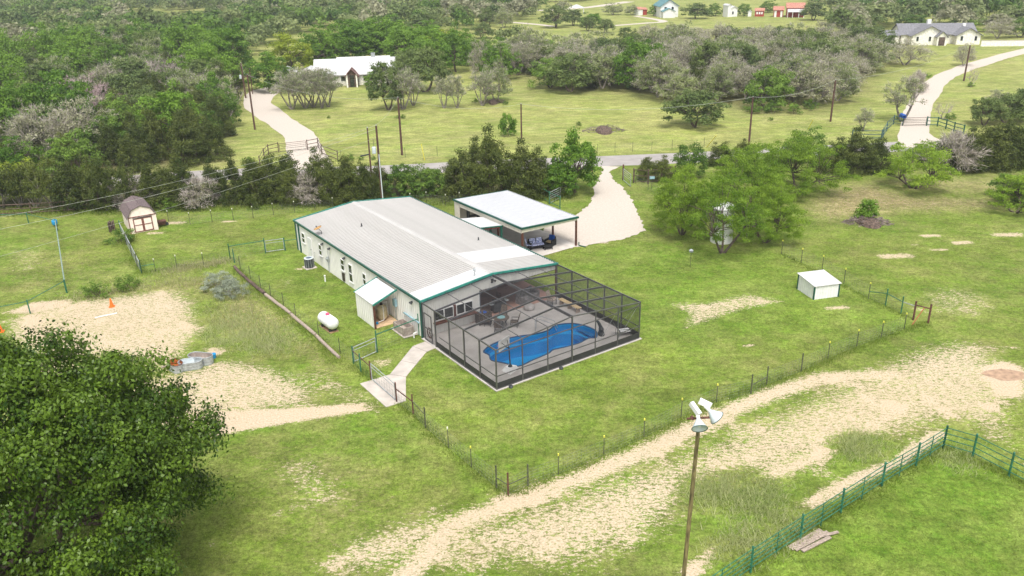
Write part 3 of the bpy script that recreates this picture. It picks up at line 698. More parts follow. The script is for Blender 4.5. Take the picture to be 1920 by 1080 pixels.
# AC unit
ac = thing('air_conditioner', 'grey round topped air conditioning unit beside the back door', 'air conditioner', h2w(-.95, 18.75, 0), ANG)
MB().box(-.5, .5, -.5, .5, 0, .07).build('base_pad', M_CONC, ac)
MB().lathe([(.40, 0), (.42, .04), (.42, .78), (.40, .82)], (0, 0, .07), 24).build('casing', M_DARK, ac)
for i in range(12):
    t = i * math.pi / 6; MB().box(-.012, .012, .405, .435, .1, .86).build('grille_bar', M_GALV, ac, rot=t)
MB().lathe([(.42, 0), (.40, .05), (.27, .05), (.27, .0)], (0, 0, .89), 24, cap0=False, cap1=False).build('top_ring', M_ENAMEL, ac)
MB().lathe([(.05, 0), (.26, .03)], (0, 0, .90), 16).build('fan_guard', mat('slate_fan_guard', (0.10, 0.14, 0.20), 0.5), ac)
for px, py, lb in ((610, 528, 'white vent pipe standing in the grass by the propane side of the house'), (670, 640, None)):
    if lb:
        o = thing('vent_pipe', lb, 'pipe', (*at(px, py), 0)); MB().tube((0, 0, 0), (0, 0, .55), .06, n=10).build('pipe', M_WHITE, o); MB().lathe([(.08, 0), (.08, .08)], (0, 0, .5), 10).build('cap', M_WHITE, o)

# propane tank
pt = thing('propane_tank', 'white capsule shaped propane tank lying in the side lawn', 'propane tank', (*at(617, 616), 0), math.radians(-52))
prof = []
Lp, Rp = 2.15, .46
for i in range(7): t = i/6*math.pi/2; prof.append((max(.01, Rp*math.sin(t)), -Lp/2+Rp*.75*(1-math.cos(t))-0))
prof += [(r, -h) for r, h in prof[::-1]]
MB().lathe(prof, (0, 0, .68), 24, (1, 0, 0)).build('vessel', M_WHITE, pt, smooth=True)
for x in (-.6, .6): MB().box(x-.05, x+.05, -.3, .3, 0, .28).build('leg', M_DARK, pt)
MB().lathe([(.14, 0), (.15, .12), (.12, .16)], (0, 0, 1.1), 14).build('dome_lid', M_PINKY, pt)
MB().box(-.9, .9, -.35, .35, 0, .03).build('gravel_bed', mat('brown_bed', (0.35, 0.22, 0.13), 0.95), pt)

# ------------------------------------------------------------------ pool enclosure
slab_out = [tuple(h2w(a, m)[:2]) for a, m in [(-.15, 0.02), (-.15, -CL-.15), (HW+.15, -CL-.15), (HW+.15, 0.02)]]
pool_px = [(907,660),(925,646),(960,634),(1000,628),(1027,621),(1040,612),(1060,608),(1085,609),(1105,615),(1117,622),(1118,634),(1103,636),(1085,645),(1060,652),(1038,657),(1028,664),(1000,676),(972,688),(945,682),(922,677),(917,667)]
pp = W(pool_px)
def smooth_closed(pts, k=4):
    o = []; n = len(pts)
    for i in range(n):
        p0, p1, p2, p3 = pts[i-1], pts[i], pts[(i+1)%n], pts[(i+2)%n]
        for j in range(k):
            t = j/k; o.append(tuple(0.5*((2*p1[q])+(-p0[q]+p2[q])*t+(2*p0[q]-5*p1[q]+4*p2[q]-p3[q])*t*t+(-p0[q]+3*p1[q]-3*p2[q]+p3[q])*t**3) for q in (0, 1)))
    return o
pp = smooth_closed(pp)
DZ = .05
flat('pool_deck', slab_out, DZ, M_DECK, 'grey concrete pool deck under the screen enclosure', holes=[pp])
b = MB(); n = 4
for i in range(4):
    p, q = slab_out[i], slab_out[(i+1) % 4]; b.add([(p[0], p[1], -.05), (q[0], q[1], -.05), (q[0], q[1], DZ-.002), (p[0], p[1], DZ-.002)], [(0, 1, 2, 3)])
tag(b.build('slab_edge', M_CONC), 'pale edge of the pool deck slab', kind='structure')
for aa in (3.04, 6.08, 9.12):
    p = h2w(aa, -.02); q = h2w(aa, -CL+.1)
POOL = thing('swimming_pool', 'freeform blue swimming pool inside the screen enclosure', 'swimming pool', (pp[0][0], pp[0][1], 0))
ox_, oy_ = pp[0]
lp = [(x-ox_, y-oy_) for x, y in pp]; n = len(lp)
cx_ = sum(p[0] for p in lp)/n; cy_ = sum(p[1] for p in lp)/n
inner = [(cx_+(x-cx_)*.9, cy_+(y-cy_)*.84) for x, y in lp]
b = MB(); vs = [(x, y, DZ-.002) for x, y in lp] + [(x, y, -.55) for x, y in lp] + [(x, y, -.56) for x, y in inner] + [(x, y, -1.5) for x, y in inner]
fs = []
for k in range(3): fs += [(k*n+(i+1)%n, k*n+i, (k+1)*n+i, (k+1)*n+(i+1)%n) for i in range(n)]
b.add(vs, fs); tri = tessellate_polygon([[Vector((x, y, 0)) for x, y in inner]])
b.add([(x, y, -1.5) for x, y in inner], [tuple(t) for t in tri]); b.build('shell', M_BASIN, POOL)
flat('water', lp, -.10, M_WATER, kind=None, parent=POOL)
for k in range(3):
    X_, Y_ = at(1098-k*7, 622-k*0, -.3); X_ -= ox_; Y_ -= oy_
    c_ = Vector((X_, Y_, -.35-.3*k)); dx_ = Vector((ca, sa, 0)); dy_ = Vector((-sa, ca, 0))
    MB().bar(c_ - dy_*.85, c_ + dy_*.85, .38, .05).build('step', mat('deep_blue_step', (0.0, 0.22, 0.46), 0.5), POOL)
b = MB()
for i in range(n):
    p = lp[i]; q = lp[(i+1) % n]; b.bar((p[0], p[1], DZ+.01), (q[0], q[1], DZ+.01), .10, .05)
b.build('coping', mat('dark_blue_coping', (0.03, 0.10, 0.22), 0.5), POOL)

CAGE = thing('pool_enclosure', 'dark bronze framed screen enclosure with gabled roof over the pool', 'screen enclosure', (OX, OY, 0), ANG)
bays_m = [0, 1.9, 3.8, 5.7, 7.6, CL]; bays_a = [HW*i/6 for i in range(7)]
def rz(a): return EH + (RH-EH)*(1-abs(a-HW/2)/(HW/2)) - .03
vertical_posts = [(0, -m) for m in bays_m[:-1]] + [(HW, -m) for m in bays_m[1:-1]] + [(a, -CL) for a in bays_a] + [(HW, 0)]
for (a, m_) in vertical_posts:
    main = a in (0, HW) or abs(a-HW/2) < .1
    w_ = .042 if main else .03
    MB().box(a-w_, a+w_, m_-w_, m_+w_, DZ, rz(a)).build('post', M_BRONZE, CAGE)
for a, w_, hh in [(0, .08, .12), (HW/3*.5, .05, .05), (HW/3, .05, .05), (HW/2, .07, .24), (HW*2/3, .05, .05), (HW*5/6, .05, .05), (HW, .08, .12)]:
    zz = rz(a) + (.03 if w_ < .06 else -.05*(hh > .2))
    MB().bar((a, -.08, zz), (a, -CL-.03, zz), w_*.65, hh*.9).build('purlin', M_BRONZE, CAGE)
for m_ in bays_m[1:] + [.06]:
    b = MB(); dep = .13 if m_ < CL else .08; off = dep/2-.03
    b.bar((0.04, -m_, rz(0)-off), (HW/2, -m_, rz(HW/2)-off), .05, dep); b.bar((HW/2, -m_, rz(HW/2)-off), (HW-.04, -m_, rz(HW)-off), .05, dep)
    b.build('rafter', M_BRONZE, CAGE)
# eave cross rail on the gable front, chair rails, bottom rails, kick plates
MB().bar((0, -CL, EH-.28), (HW, -CL, EH-.28), .04, .06).build('cross_rail', M_BRONZE, CAGE)
for (p, q) in (((0, -CL), (HW, -CL)), ((0, -2.4), (0, -CL)), ((HW, 0), (HW, -CL))):
    MB().bar((*p, .98), (*q, .98), .045, .05).build('chair_rail', M_BRONZE, CAGE)
    MB().bar((*p, DZ+.03), (*q, DZ+.03), .07, .06).build('bottom_rail', M_BRONZE, CAGE)
def panel(p, q, z0, z1, z1b=None, name='screen_panel', m=None):
    z1b = z1 if z1b is None else z1b
    d = (Vector(q)-Vector(p)); nrm = Vector((-d.y, d.x)).normalized()*.002
    m_ = m or M_SCREEN
    MB().add([(p[0], p[1], z0), (q[0], q[1], z0), (q[0], q[1], z1b), (p[0], p[1], z1)], [(0, 1, 2, 3)]).build(name, m_, CAGE)
def kick(p, q):
    d = (Vector(q)-Vector(p)).normalized()*.05; p = Vector(p)+d; q = Vector(q)-d
    MB().bar((*p, .30), (*q, .30), .012, .42).build('kick_panel', M_KICK, CAGE)
for i in range(6):
    p, q = (bays_a[i], -CL), (bays_a[i+1], -CL); kick(p, q); panel(p, q, .52, rz(bays_a[i])-.06, rz(bays_a[i+1])-.06)
for side in (0, HW):
    for i in range(5):
        p, q = (side, -bays_m[i]), (side, -bays_m[i+1])
        if not (side == 0 and i == 0): kick(p, q)
        panel(p, q, .52 if not (side == 0 and i == 0) else .08, EH-.08)
for i in range(6):
    for j in range(5):
        a0_, a1_ = bays_a[i], bays_a[i+1]; m0, m1 = -bays_m[j], -bays_m[j+1]
        MB().add([(a0_, m0, rz(a0_)+.0), (a1_, m0, rz(a1_)+.0), (a1_, m1, rz(a1_)+.0), (a0_, m1, rz(a0_)+.0)], [(0, 1, 2, 3)]).build('screen_panel', M_SCREEN, CAGE)
# door in the first bay
b = MB()
for aa in (-.35, -1.35): b.bar((0, aa, DZ), (0, aa, 2.15), .05, .06)
b.bar((0, -.35, 2.15), (0, -1.35, 2.15), .05, .06); b.bar((0, -.35, 1.05), (0, -1.35, 1.05), .05, .06); b.bar((0, -.35, .12), (0, -1.35, .12), .05, .12)
b.build('screen_door', M_BRONZE, CAGE)
for p, q in (((HW-.05, -CL+.05, EH-.1), (HW*5/6, -CL+.05, DZ+.4)), ((HW-.04, -CL+.04, EH-.1), (HW-.04, -7.6, .6)), ((.05, -.06, EH-.02), (HW/6+.6, -.1, EH-.02)), ((HW*5/6, -CL+.05, EH-.1), (HW*4/6, -CL+.05, DZ+.4))):
    MB().tube(p, q, .012, n=5).build('brace_cable', M_GALV, CAGE)

# things on the deck
def hpos(px, py, z=0): X, Y = at(px, py, z); return (X, Y, z)
hoop = thing('basketball_hoop', 'poolside basketball hoop with white base and clear backboard', 'basketball hoop', hpos(957, 694, DZ), ANG+.35)
MB().hull2([Vector(v) for v in [(-.5, -.35, 0), (.5, -.35, 0), (.38, .45, 0), (-.38, .45, 0)]], [Vector(v) for v in [(-.34, -.25, .28), (.34, -.25, .28), (.22, .25, .28), (-.22, .25, .28)]]).build('base', M_WHITE, hoop)
MB().lathe([(.16, 0), (.12, .1)], (0, 0, .28), 12).build('collar', M_DARK, hoop)
MB().tube((0, 0, .3), (0, .08, 1.7), .045).build('pole', M_DARK, hoop)
MB().tube((0, .08, 1.6), (-.3, .42, 2.0), .02).tube((0, .08, 1.6), (.3, .42, 2.0), .02).tube((0, .08, 1.6), (0, .42, 1.6), .02).build('bracket', M_DARK, hoop)
MB().box(-.6, .6, .44, .48, 1.45, 2.2).build('backboard', mat('frosted_backboard', (0.8, 0.78, 0.78), 0.4), hoop)
ring = [(math.cos(t)*.23, .75+math.sin(t)*.23, 1.6) for t in np.linspace(0, 2*math.pi, 17)]
MB().path(ring, .012, 5).build('ring', M_ORANGE, hoop)
sl = thing('water_feature', 'dark stone figure fountain at the right end of the pool', 'fountain', hpos(1127, 628, DZ), 0.3)
MB().lathe([(.30, 0), (.34, .12), (.24, .3), (.26, .5), (.16, .62)], (0, 0, 0), 10, sx=1.0, sy=.7).build('pedestal', M_DARK, sl)
MB().path([(0, 0, .5), (-.1, .05, .8), (-.22, .1, 1.05), (-.42, .1, 1.12)], [.15, .12, .09, .04], 8).build('spout_figure', M_DARK, sl)
for i, (px, py) in enumerate(((1014, 618), (1028, 622))):
    pass
hr = thing('pool_handrail', 'curved pale metal handrail at the back edge of the pool', 'handrail', hpos(1030, 620, DZ), ANG)
MB().path([(-.9, .5, 0), (-.9, .5, .85), (-.6, .3, .95), (.2, -.2, .55), (.4, -.35, .0)], .022).path([(-.5, .9, 0), (-.5, .9, .85), (-.2, .7, .95), (.6, .2, .55), (.8, .05, .0)], .022).build('rail', M_GALV, hr)
# dining set
tb = thing('patio_table', 'round patio table with pale blue glass top on the pool deck', 'table', hpos(940, 612, DZ), 0)
MB().lathe([(.60, 0), (.62, .03), (.60, .05)], (0, 0, .70), 24).build('table_top', mat('bronze_table', (0.14, 0.11, 0.09), 0.5), tb)
MB().lathe([(.30, 0), (.30, .012)], (0, 0, .752), 20).build('glass_centre', mat('pale_teal_glass', (0.28, 0.50, 0.52), 0.2), tb)
for k in range(4):
    t = k*math.pi/2+.4; MB().tube((.45*math.cos(t), .45*math.sin(t), 0), (.2*math.cos(t), .2*math.sin(t), .7), .025).build('leg', M_DARK, tb)
M_CH = mat('brown_woven_chair', (0.16, 0.125, 0.10), 0.8, var=0.25, scale=14)
def patio_chair(loc, rot, label, seatm=None, sc=1.0, group='woven chairs round the patio table'):
    t = thing('patio_chair', label, 'chair', loc, rot, group); t.scale = (sc, sc, sc)
    s_ = MB().box(-.26, .26, -.26, .26, .40, .46).build('seat', seatm or M_CH, t)
    MB().hull2([Vector(v) for v in [(-.26, .22, .46), (.26, .22, .46), (.26, .28, .46), (-.26, .28, .46)]], [Vector(v) for v in [(-.21, .40, 1.08), (.21, .40, 1.08), (.21, .45, 1.08), (-.21, .45, 1.08)]]).build('backrest', seatm or M_CH, t)
    for sx in (-1, 1):
        MB().bar((sx*.28, -.24, .64), (sx*.28, .28, .66), .05, .03).tube((sx*.28, -.24, .02), (sx*.28, -.24, .64), .018).build('armrest', M_DARK, t)
        for sy in (-1, 1): MB().tube((sx*.23, sy*.23, 0), (sx*.23, sy*.23, .42), .02).build('leg', M_DARK, t)
    return t
TX, TY, _ = hpos(940, 612)
for k, (t, lb) in enumerate(((-.2, 'woven high back patio chair on the pool side of the round table'), (1.4, 'woven patio chair between the round table and the patio'), (3.0, 'woven patio chair on the left of the round table'), (4.5, 'woven patio chair with its back to the near side of the table'))):
    patio_chair((TX+1.0*math.cos(t), TY+1.0*math.sin(t), DZ), t-math.pi/2, lb)
cab = thing('outdoor_cabinet', 'dark slatted storage cabinet with a blue tray by the gable wall', 'cabinet', h2w(4.85, -.55, DZ), ANG)
MB().box(-.55, .55, -.3, .3, .08, .85).build('body', mat('dark_wicker_brown', (0.09, 0.07, 0.06), 0.8, var=0.3, scale=14), cab)
for i in range(5): MB().box(-.5+.21*i, -.34+.21*i, -.32, -.302, .15, .8).build('slat', M_CH, cab)
for sx in (-.5, .5):
    for sy in (-.25, .25): MB().box(sx-.03, sx+.03, sy-.03, sy+.03, 0, .08).build('leg', M_DARK, cab)
bt = thing('serving_tray', 'blue tray lying on the dark storage cabinet', 'tray', h2w(4.8, -.55, DZ+.85), ANG)
MB().box(-.25, .25, -.18, .18, 0, .02).box(-.25, -.23, -.18, .18, .02, .05).box(.23, .25, -.18, .18, .02, .05).build('tray', M_NAVY, bt)
gr = thing('barbecue_grill', 'black lidded barbecue grill under the patio roof', 'grill', h2w(6.9, .5, .07), ANG)
MB().box(-.55, .55, -.28, .28, .1, .8).build('cabinet', M_DARK, gr); MB().lathe([(.28, -.42), (.28, .42)], (0, 0, .82), 16, (1, 0, 0)).build('lid', M_BLACK, gr)
MB().box(-.85, -.56, -.25, .25, .76, .8).box(.56, .85, -.25, .25, .76, .8).build('side_shelf', M_GALV, gr)
for i, (a_, m_, r_, lb) in enumerate(((7.9, 1.6, 2.6, 'orange tinted wooden chair in the covered patio'), (10.9, -1.0, .9, 'dark lounge chair near the right screen wall'))):
    patio_chair(h2w(a_, m_, DZ+.012), r_, lb, M_WOODP if i else M_BROWN, 1.0, 'chairs by the covered patio')
lo = thing('outdoor_sofa', 'grey draped outdoor sofa beneath the patio roof edge', 'sofa', h2w(9.9, .8, .07), ANG+.3)
MB().box(-.95, .95, -.4, .4, .12, .42).build('seat', mat('grey_throw', (0.22, 0.21, 0.21), 0.9, var=0.2), lo); MB().box(-.95, .95, .3, .45, .42, .85).build('backrest', MATS['grey_throw'], lo)
for s_ in (-1, 1): MB().box(s_*.95-.08, s_*.95+.08, -.4, .45, .0, .62).build('armrest', MATS['grey_throw'], lo)
ot = thing('round_stool', 'pale round stool cushion in front of the patio sofa', 'stool', h2w(9.0, -.6, DZ), 0)
MB().lathe([(.40, 0), (.42, .1), (.42, .28), (.36, .36)], (0, 0, 0), 18).build('cushion', mat('pale_grey_cushion', (0.45, 0.42, 0.40), 0.9), ot, smooth=True)
ben = thing('wooden_bench', 'long pale wooden bench against the right screen wall', 'bench', h2w(HW-.6, -2.4, DZ), ANG)
for i in range(3): MB().box(-.2+.14*i, -.08+.14*i, -1.2, 1.2, .40, .44).build('slat', M_TAN, ben)
for y_ in (-1, 0, 1): MB().box(-.18, .18, y_-.04, y_+.04, 0, .4).build('leg', M_WOODP, ben)
rc = thing('lounge_chair', 'white sling lounge chair in the right corner of the enclosure', 'lounge chair', hpos(1168, 628, DZ), ANG+1.2)
MB().hull2([Vector(v) for v in [(-.3, -.5, .35), (.3, -.5, .35), (.3, -.5, .39), (-.3, -.5, .39)]], [Vector(v) for v in [(-.3, .25, .32), (.3, .25, .32), (.3, .25, .36), (-.3, .25, .36)]]).build('seat', M_WHITE, rc)
MB().hull2([Vector(v) for v in [(-.3, .25, .34), (.3, .25, .34), (.3, .29, .34), (-.3, .29, .34)]], [Vector(v) for v in [(-.3, .65, .95), (.3, .65, .95), (.3, .69, .93), (-.3, .69, .93)]]).build('backrest', M_DARK, rc)
for sx in (-.32, .32): MB().path([(sx, -.45, 0), (sx, -.45, .55), (sx, .4, .58), (sx, .45, 0)], .018).build('leg', M_DARK, rc)
pw = thing('wagon_wheel', 'rusty wagon wheel leaning inside the enclosure door', 'wheel', h2w(.35, -.12, DZ), ANG)
ring = [(.02, math.cos(t)*.36-.25, .4+math.sin(t)*.38) for t in np.linspace(0, 2*math.pi, 19)]
MB().path(ring, .03, 6).build('rim', M_RUST, pw)
for k in range(8): MB().tube((.02, -.25, .4), (.02, math.cos(k*math.pi/4)*.36-.25, .4+math.sin(k*math.pi/4)*.38), .012, n=5).build('spoke', M_RUST, pw)
for px, py, lb in ((958, 726, 'dark round landscape lamp on the grass at the near corner of the slab'), (1052, 691, 'dark round landscape lamp in the grass halfway along the slab')):
    o = thing('ground_lamp', lb, 'lamp', (*at(px, py), 0), 0, 'ground lamps along the slab'); MB().lathe([(.20, 0), (.2, .08), (.1, .12)], (0, 0, 0), 12, sy=.7).build('housing', M_DARK, o)

# ------------------------------------------------------------------ concrete path
path_pts = W([(797,641),(817,653),(800,660),(761,707),(761,752),(724,764),(675,720),(731,703),(774,650)])
pth = MB().prism(path_pts[::-1], -.05, .04)
o = pth.build('concrete_path', M_CONC); tag(o, 'pale concrete walk from the enclosure door through the yard gate', kind='structure')
for (p, q) in (((731, 703), (761, 707)), ((774, 650), (800, 660)), ((752, 677), (781, 683))):
    a, b2 = at(*p), at(*q); tag(MB().bar((a[0], a[1], .0425), (b2[0], b2[1], .0425), .03, .004).build('path_joint', mat('dark_joint', (0.25, 0.21, 0.18), 0.9)), 'narrow joint across the concrete walk', kind='structure')

# ------------------------------------------------------------------ carport
CP = thing('carport', 'open carport with white flat roof, green fascia and brown posts', 'carport', (OX, OY, 0), ANG)
A0, A1, B0, B1 = 14.85, 21.15, 8.45, 19.9
zc = lambda a: 3.02 - (a-A0)/(A1-A0)*.22
npn = 13
for i in range(npn):
    w_ = (B1-B0)/npn; vs, fs = ribbed(w_, math.hypot(A1-A0, .22), 3, .022, .07)
    p = MB().add(vs, fs).build('roof_panel', M_CARROOF, CP)
    yv = Vector((A1-A0, 0, -.22)).normalized(); xv = Vector((0, -1, 0)); zv = xv.cross(yv)
    if zv.z < 0: xv = -xv; zv = xv.cross(yv)
    pos = Vector((A0, B0 + (i + (1 if xv.y < 0 else 0))*w_, zc(A0)+.03))
    p.matrix_local = Matrix(((xv.x, yv.x, zv.x, pos.x), (xv.y, yv.y, zv.y, pos.y), (xv.z, yv.z, zv.z, pos.z), (0,0,0,1)))
MB().add([(A0, B0, zc(A0)), (A1, B0, zc(A1)), (A1, B1, zc(A1)), (A0, B1, zc(A0))], [(0, 1, 2, 3)]).build('roof_deck', M_DARK, CP)
MB().bar((A0-.08, B0-.05, zc(A0)), (A1+.08, B0-.05, zc(A1)), .12, .17).build('fascia', M_GREEN, CP)
MB().bar((A0-.05, B0-.1, zc(A0)), (A0-.05, B1+.05, zc(A0)), .12, .17).build('fascia', M_GREEN, CP)
MB().bar((A1+.05, B0, zc(A1)), (A1+.05, B1+.05, zc(A1)), .08, .12).build('fascia', M_GALV, CP)
MB().bar((A0-.05, B1+.05, zc(A0)), (A1+.08, B1+.05, zc(A1)), .08, .12).build('fascia', M_GREEN, CP)
M_CREAM = mat('cream_fascia_steel', (0.66, 0.62, 0.52), 0.5, var=0.04)
MB().add([(A0+.02, B0, zc(A0)-.42), (A1-.02, B0, zc(A1)-.28), (A1-.02, B0, zc(A1)-.09), (A0+.02, B0, zc(A0)-.09), (A0+.02, B0+.04, zc(A0)-.42), (A1-.02, B0+.04, zc(A1)-.28), (A1-.02, B0+.04, zc(A1)-.09), (A0+.02, B0+.04, zc(A0)-.09)], [(0,1,2,3),(7,6,5,4),(0,4,5,1),(1,5,6,2),(2,6,7,3),(3,7,4,0)]).build('beam_panel', M_CREAM, CP)
MB().box(A0+.0, A0+.04, B0+.05, B1-.9, zc(A0)-.5, zc(A0)-.09).build('beam_panel', M_CREAM, CP)
MB().box(A0+.0, A0+.05, B1-.95, B1, 0, zc(A0)-.09).build('wall_panel', M_CREAM, CP)
MB().box(A0, A1, B1-.05, B1, 0, 2.7).build('wall_panel', M_CREAM, CP)
for (a, m_, g) in ((A0+.1, B0+.08, 0), (A1-.1, B0+.08, 0), (A0+.1, B0+3.9, 0), (A1-.1, B0+3.6, 0), (A0+.1, B0+5.2, 1), (A1-.1, B0+7.4, 0), (A1-.1, B1-.1, 0)):
    MB().box(a-.075, a+.075, m_-.075, m_+.075, .05, zc(a)-.1).build('post', M_GREEN if g else M_BROWN, CP)
MB().path([(A1+.1, B0-.1, .4), (A1+.1, B0-.1, .08), (A1+.35, B0-.8, .04)], .05).build('downspout', M_GREEN, CP)
flat('carport_slab', [tuple(h2w(a, m)[:2]) for a, m in [(HW+.1, B0-.35), (A1+.1, B0-.1), (A1+.1, B1), (HW+.1, B1)]], .045, mat('carport_concrete', (0.60, 0.55, 0.50), 0.85, var=0.07, scale=1.2), 'pale concrete slab under the carport')
CN = thing('breezeway_roof', 'small white roof with green edge linking house and carport', 'roof', (OX, OY, 0), ANG)
MB().add([(HW-.1, 11.9, 2.72), (A0-.1, 11.3, 2.60), (A0-.1, 14.6, 2.60), (HW-.1, 15.4, 2.72), (HW-.1, 11.9, 2.66), (A0-.1, 11.3, 2.54), (A0-.1, 14.6, 2.54), (HW-.1, 15.4, 2.66)], [(0,1,2,3),(7,6,5,4),(0,4,5,1),(1,5,6,2),(2,6,7,3),(3,7,4,0)]).build('roof_sheet', M_ROOFW, CN)
MB().bar((HW, 11.84, 2.66), (A0-.1, 11.24, 2.56), .06, .14).build('edge_trim', M_GREEN, CN)
MB().bar((HW, 11.95, 2.52), (A0-.1, 11.35, 2.42), .06, .10).build('truss', M_RED, CN)
MB().box(A0-.35, A0-.2, 11.2, 11.35, 0.05, 2.5).build('post', M_GREEN, CN)
# dim things stored at the back of the carport
st = thing('parts_shelf', 'dark shelf of stored gear behind the carport side opening', 'shelf', h2w(16.2, 18.6, .05), ANG)
for k in range(4): MB().box(-.6, .6, -.25, .25, .3+.55*k, .34+.55*k).build('shelf', M_DARK, st)
for sx in (-.58, .58): MB().box(sx-.03, sx+.03, -.25, .25, 0, 2.1).build('upright', M_DARK, st)
# furniture at the near end
def cp_pos(px, py): X, Y = at(px, py, .05); return (X, Y, .05)
sf = thing('loveseat', 'black wicker loveseat with patterned blue cushions under the carport', 'loveseat', cp_pos(1006, 464), ANG-.25)
MB().box(-.72, .72, -.36, .36, .08, .30).build('seat_base', M_BLACK, sf)
for s_ in (-1, 1):
    MB().box(s_*.72-.07, s_*.72+.07, -.38, .40, 0, .60).build('armrest', M_BLACK, sf)
    MB().box(s_*.33-.30, s_*.33+.30, -.34, .28, .30, .43).build('seat_cushion', M_CUSH, sf)
    MB().hull2([Vector(v) for v in [(s_*.33-.29, .12, .43), (s_*.33+.29, .12, .43), (s_*.33+.29, .28, .43), (s_*.33-.29, .28, .43)]], [Vector(v) for v in [(s_*.33-.27, .26, .86), (s_*.33+.27, .26, .86), (s_*.33+.27, .36, .84), (s_*.33-.27, .36, .84)]]).build('back_cushion', M_CUSH, sf)
MB().box(-.72, .72, .34, .42, .08, .80).build('backrest', M_BLACK, sf)
ach = thing('wicker_armchair', 'black wicker armchair with bright blue and tan cushions under the carport', 'armchair', cp_pos(1032, 459), ANG-1.25)
MB().box(-.34, .34, -.34, .34, .08, .30).build('seat_base', M_BLACK, ach); MB().box(-.36, .36, .32, .40, .08, .78).build('backrest', M_BLACK, ach)
for s_ in (-1, 1): MB().box(s_*.36-.06, s_*.36+.06, -.36, .38, 0, .58).build('armrest', M_BLACK, ach)
MB().box(-.28, .28, -.32, .26, .30, .42).build('seat_cushion', M_TAN, ach)
MB().hull2([Vector(v) for v in [(-.28, .12, .42), (.28, .12, .42), (.28, .26, .42), (-.28, .26, .42)]], [Vector(v) for v in [(-.28, .26, .92), (.28, .26, .92), (.28, .36, .90), (-.28, .36, .90)]]).build('back_cushion', M_NAVY, ach)
cf = thing('wicker_coffee_table', 'low black wicker coffee table between loveseat and armchair', 'coffee table', cp_pos(1027, 467), ANG-.25)
MB().box(-.42, .42, -.26, .26, .30, .38).build('table_top', M_BLACK, cf); MB().box(-.36, .36, -.21, .21, .12, .30).build('apron', M_BLACK, cf)
for sx in (-.36, .36):
    for sy in (-.21, .21): MB().box(sx-.03, sx+.03, sy-.03, sy+.03, 0, .30).build('leg', M_BLACK, cf)
patio_chair(cp_pos(993, 467), ANG+.9, 'folding chair with blue and white seat at the left of the loveseat', M_CUSH, 1.0, 'seats under the carport')

# ------------------------------------------------------------------ sheds
def framed(loc, rot): return loc, rot
s0 = Vector((*at(1489.5, 547), 0)); s1 = Vector((*at(1525, 562), 0)); s2 = Vector((*at(1571, 556), 0))
wA = (s1-s0).length; wB = (s2-s1).length; rot = math.atan2((s2-s1).y, (s2-s1).x)
WS = thing('white_well_shed', 'low white metal well shed with green corner posts on the right lawn', 'shed', s1, rot)
Wd = wB; Dp = 2.25
zt = lambda x, y: 1.12 + .18*(y/Dp)
def shed_wall(p, q, nrm, z0=0.0):
    n = 3; P = Vector(p); Q = Vector(q); N = Vector(nrm)
    for i in range(n):
        a = P.lerp(Q, i/n); b2 = P.lerp(Q, (i+1)/n - .004); pts = []
        for k in range(7): pts.append(a.lerp(b2, k/6) + N*(.02 if k % 2 else 0))
        vs = [(v.x, v.y, z0) for v in pts] + [(v.x, v.y, zt(v.x, v.y)) for v in pts]
        MB().add(vs, [(k, k+1, 8+k, 7+k) for k in range(6)]).build('wall_panel', M_WHITE, WS)
shed_wall((0, 0, 0), (Wd, 0, 0), (0, -1, 0)); shed_wall((Wd, 0, 0), (Wd, Dp, 0), (1, 0, 0)); shed_wall((0, Dp, 0), (0, 0, 0), (-1, 0, 0)); shed_wall((Wd, Dp, 0), (0, Dp, 0), (0, 1, 0))
for (x, y) in ((0, 0), (Wd, 0), (Wd, Dp), (0, Dp)): MB().box(x-.05, x+.05, y-.05, y+.05, 0, zt(x, y)).build('corner_post', M_GREEN, WS)
MB().hull2([Vector(v) for v in [(-.12, -.12, 1.12), (Wd+.12, -.12, 1.12), (Wd+.12, Dp+.12, 1.33), (-.12, Dp+.12, 1.33)]], [Vector(v) for v in [(-.12, -.12, 1.17), (Wd+.12, -.12, 1.17), (Wd+.12, Dp+.12, 1.38), (-.12, Dp+.12, 1.38)]]).build('roof', M_ROOFW, WS)

# gambrel garden shed
g0 = Vector((*at(246, 439), 0)); g1 = Vector((*at(297, 430), 0)); rotg = math.atan2((g1-g0).y, (g1-g0).x)
GS = thing('garden_shed', 'pink cream barn shaped garden shed with red brown door trim', 'shed', g0, rotg)
Gw = (g1-g0).length; Gd = 4.2
gp = [(0, 1.65), (Gw*.0, 1.65), (Gw*.19, 2.35), (Gw*.5, 2.72), (Gw*.81, 2.35), (Gw, 1.65)]
front = [(0, 0), (Gw, 0), (Gw, 1.65), (Gw*.84, 2.33), (Gw*.5, 2.68), (Gw*.16, 2.33), (0, 1.65)]
MB().hull2([Vector((x, 0, z)) for x, z in front], [Vector((x, .05, z)) for x, z in front]).build('front_wall', M_PINK, GS)
MB().hull2([Vector((x, Gd-.05, z)) for x, z in front], [Vector((x, Gd, z)) for x, z in front]).build('back_wall', M_PINK, GS)
for x in (0, Gw-.05): MB().box(x, x+.05, .05, Gd-.05, 0, 1.65).build('side_wall', M_PINK, GS)
rf = [(-.12, 1.55), (Gw*.15, 2.38), (Gw*.5, 2.75), (Gw*.85, 2.38), (Gw+.12, 1.55)]
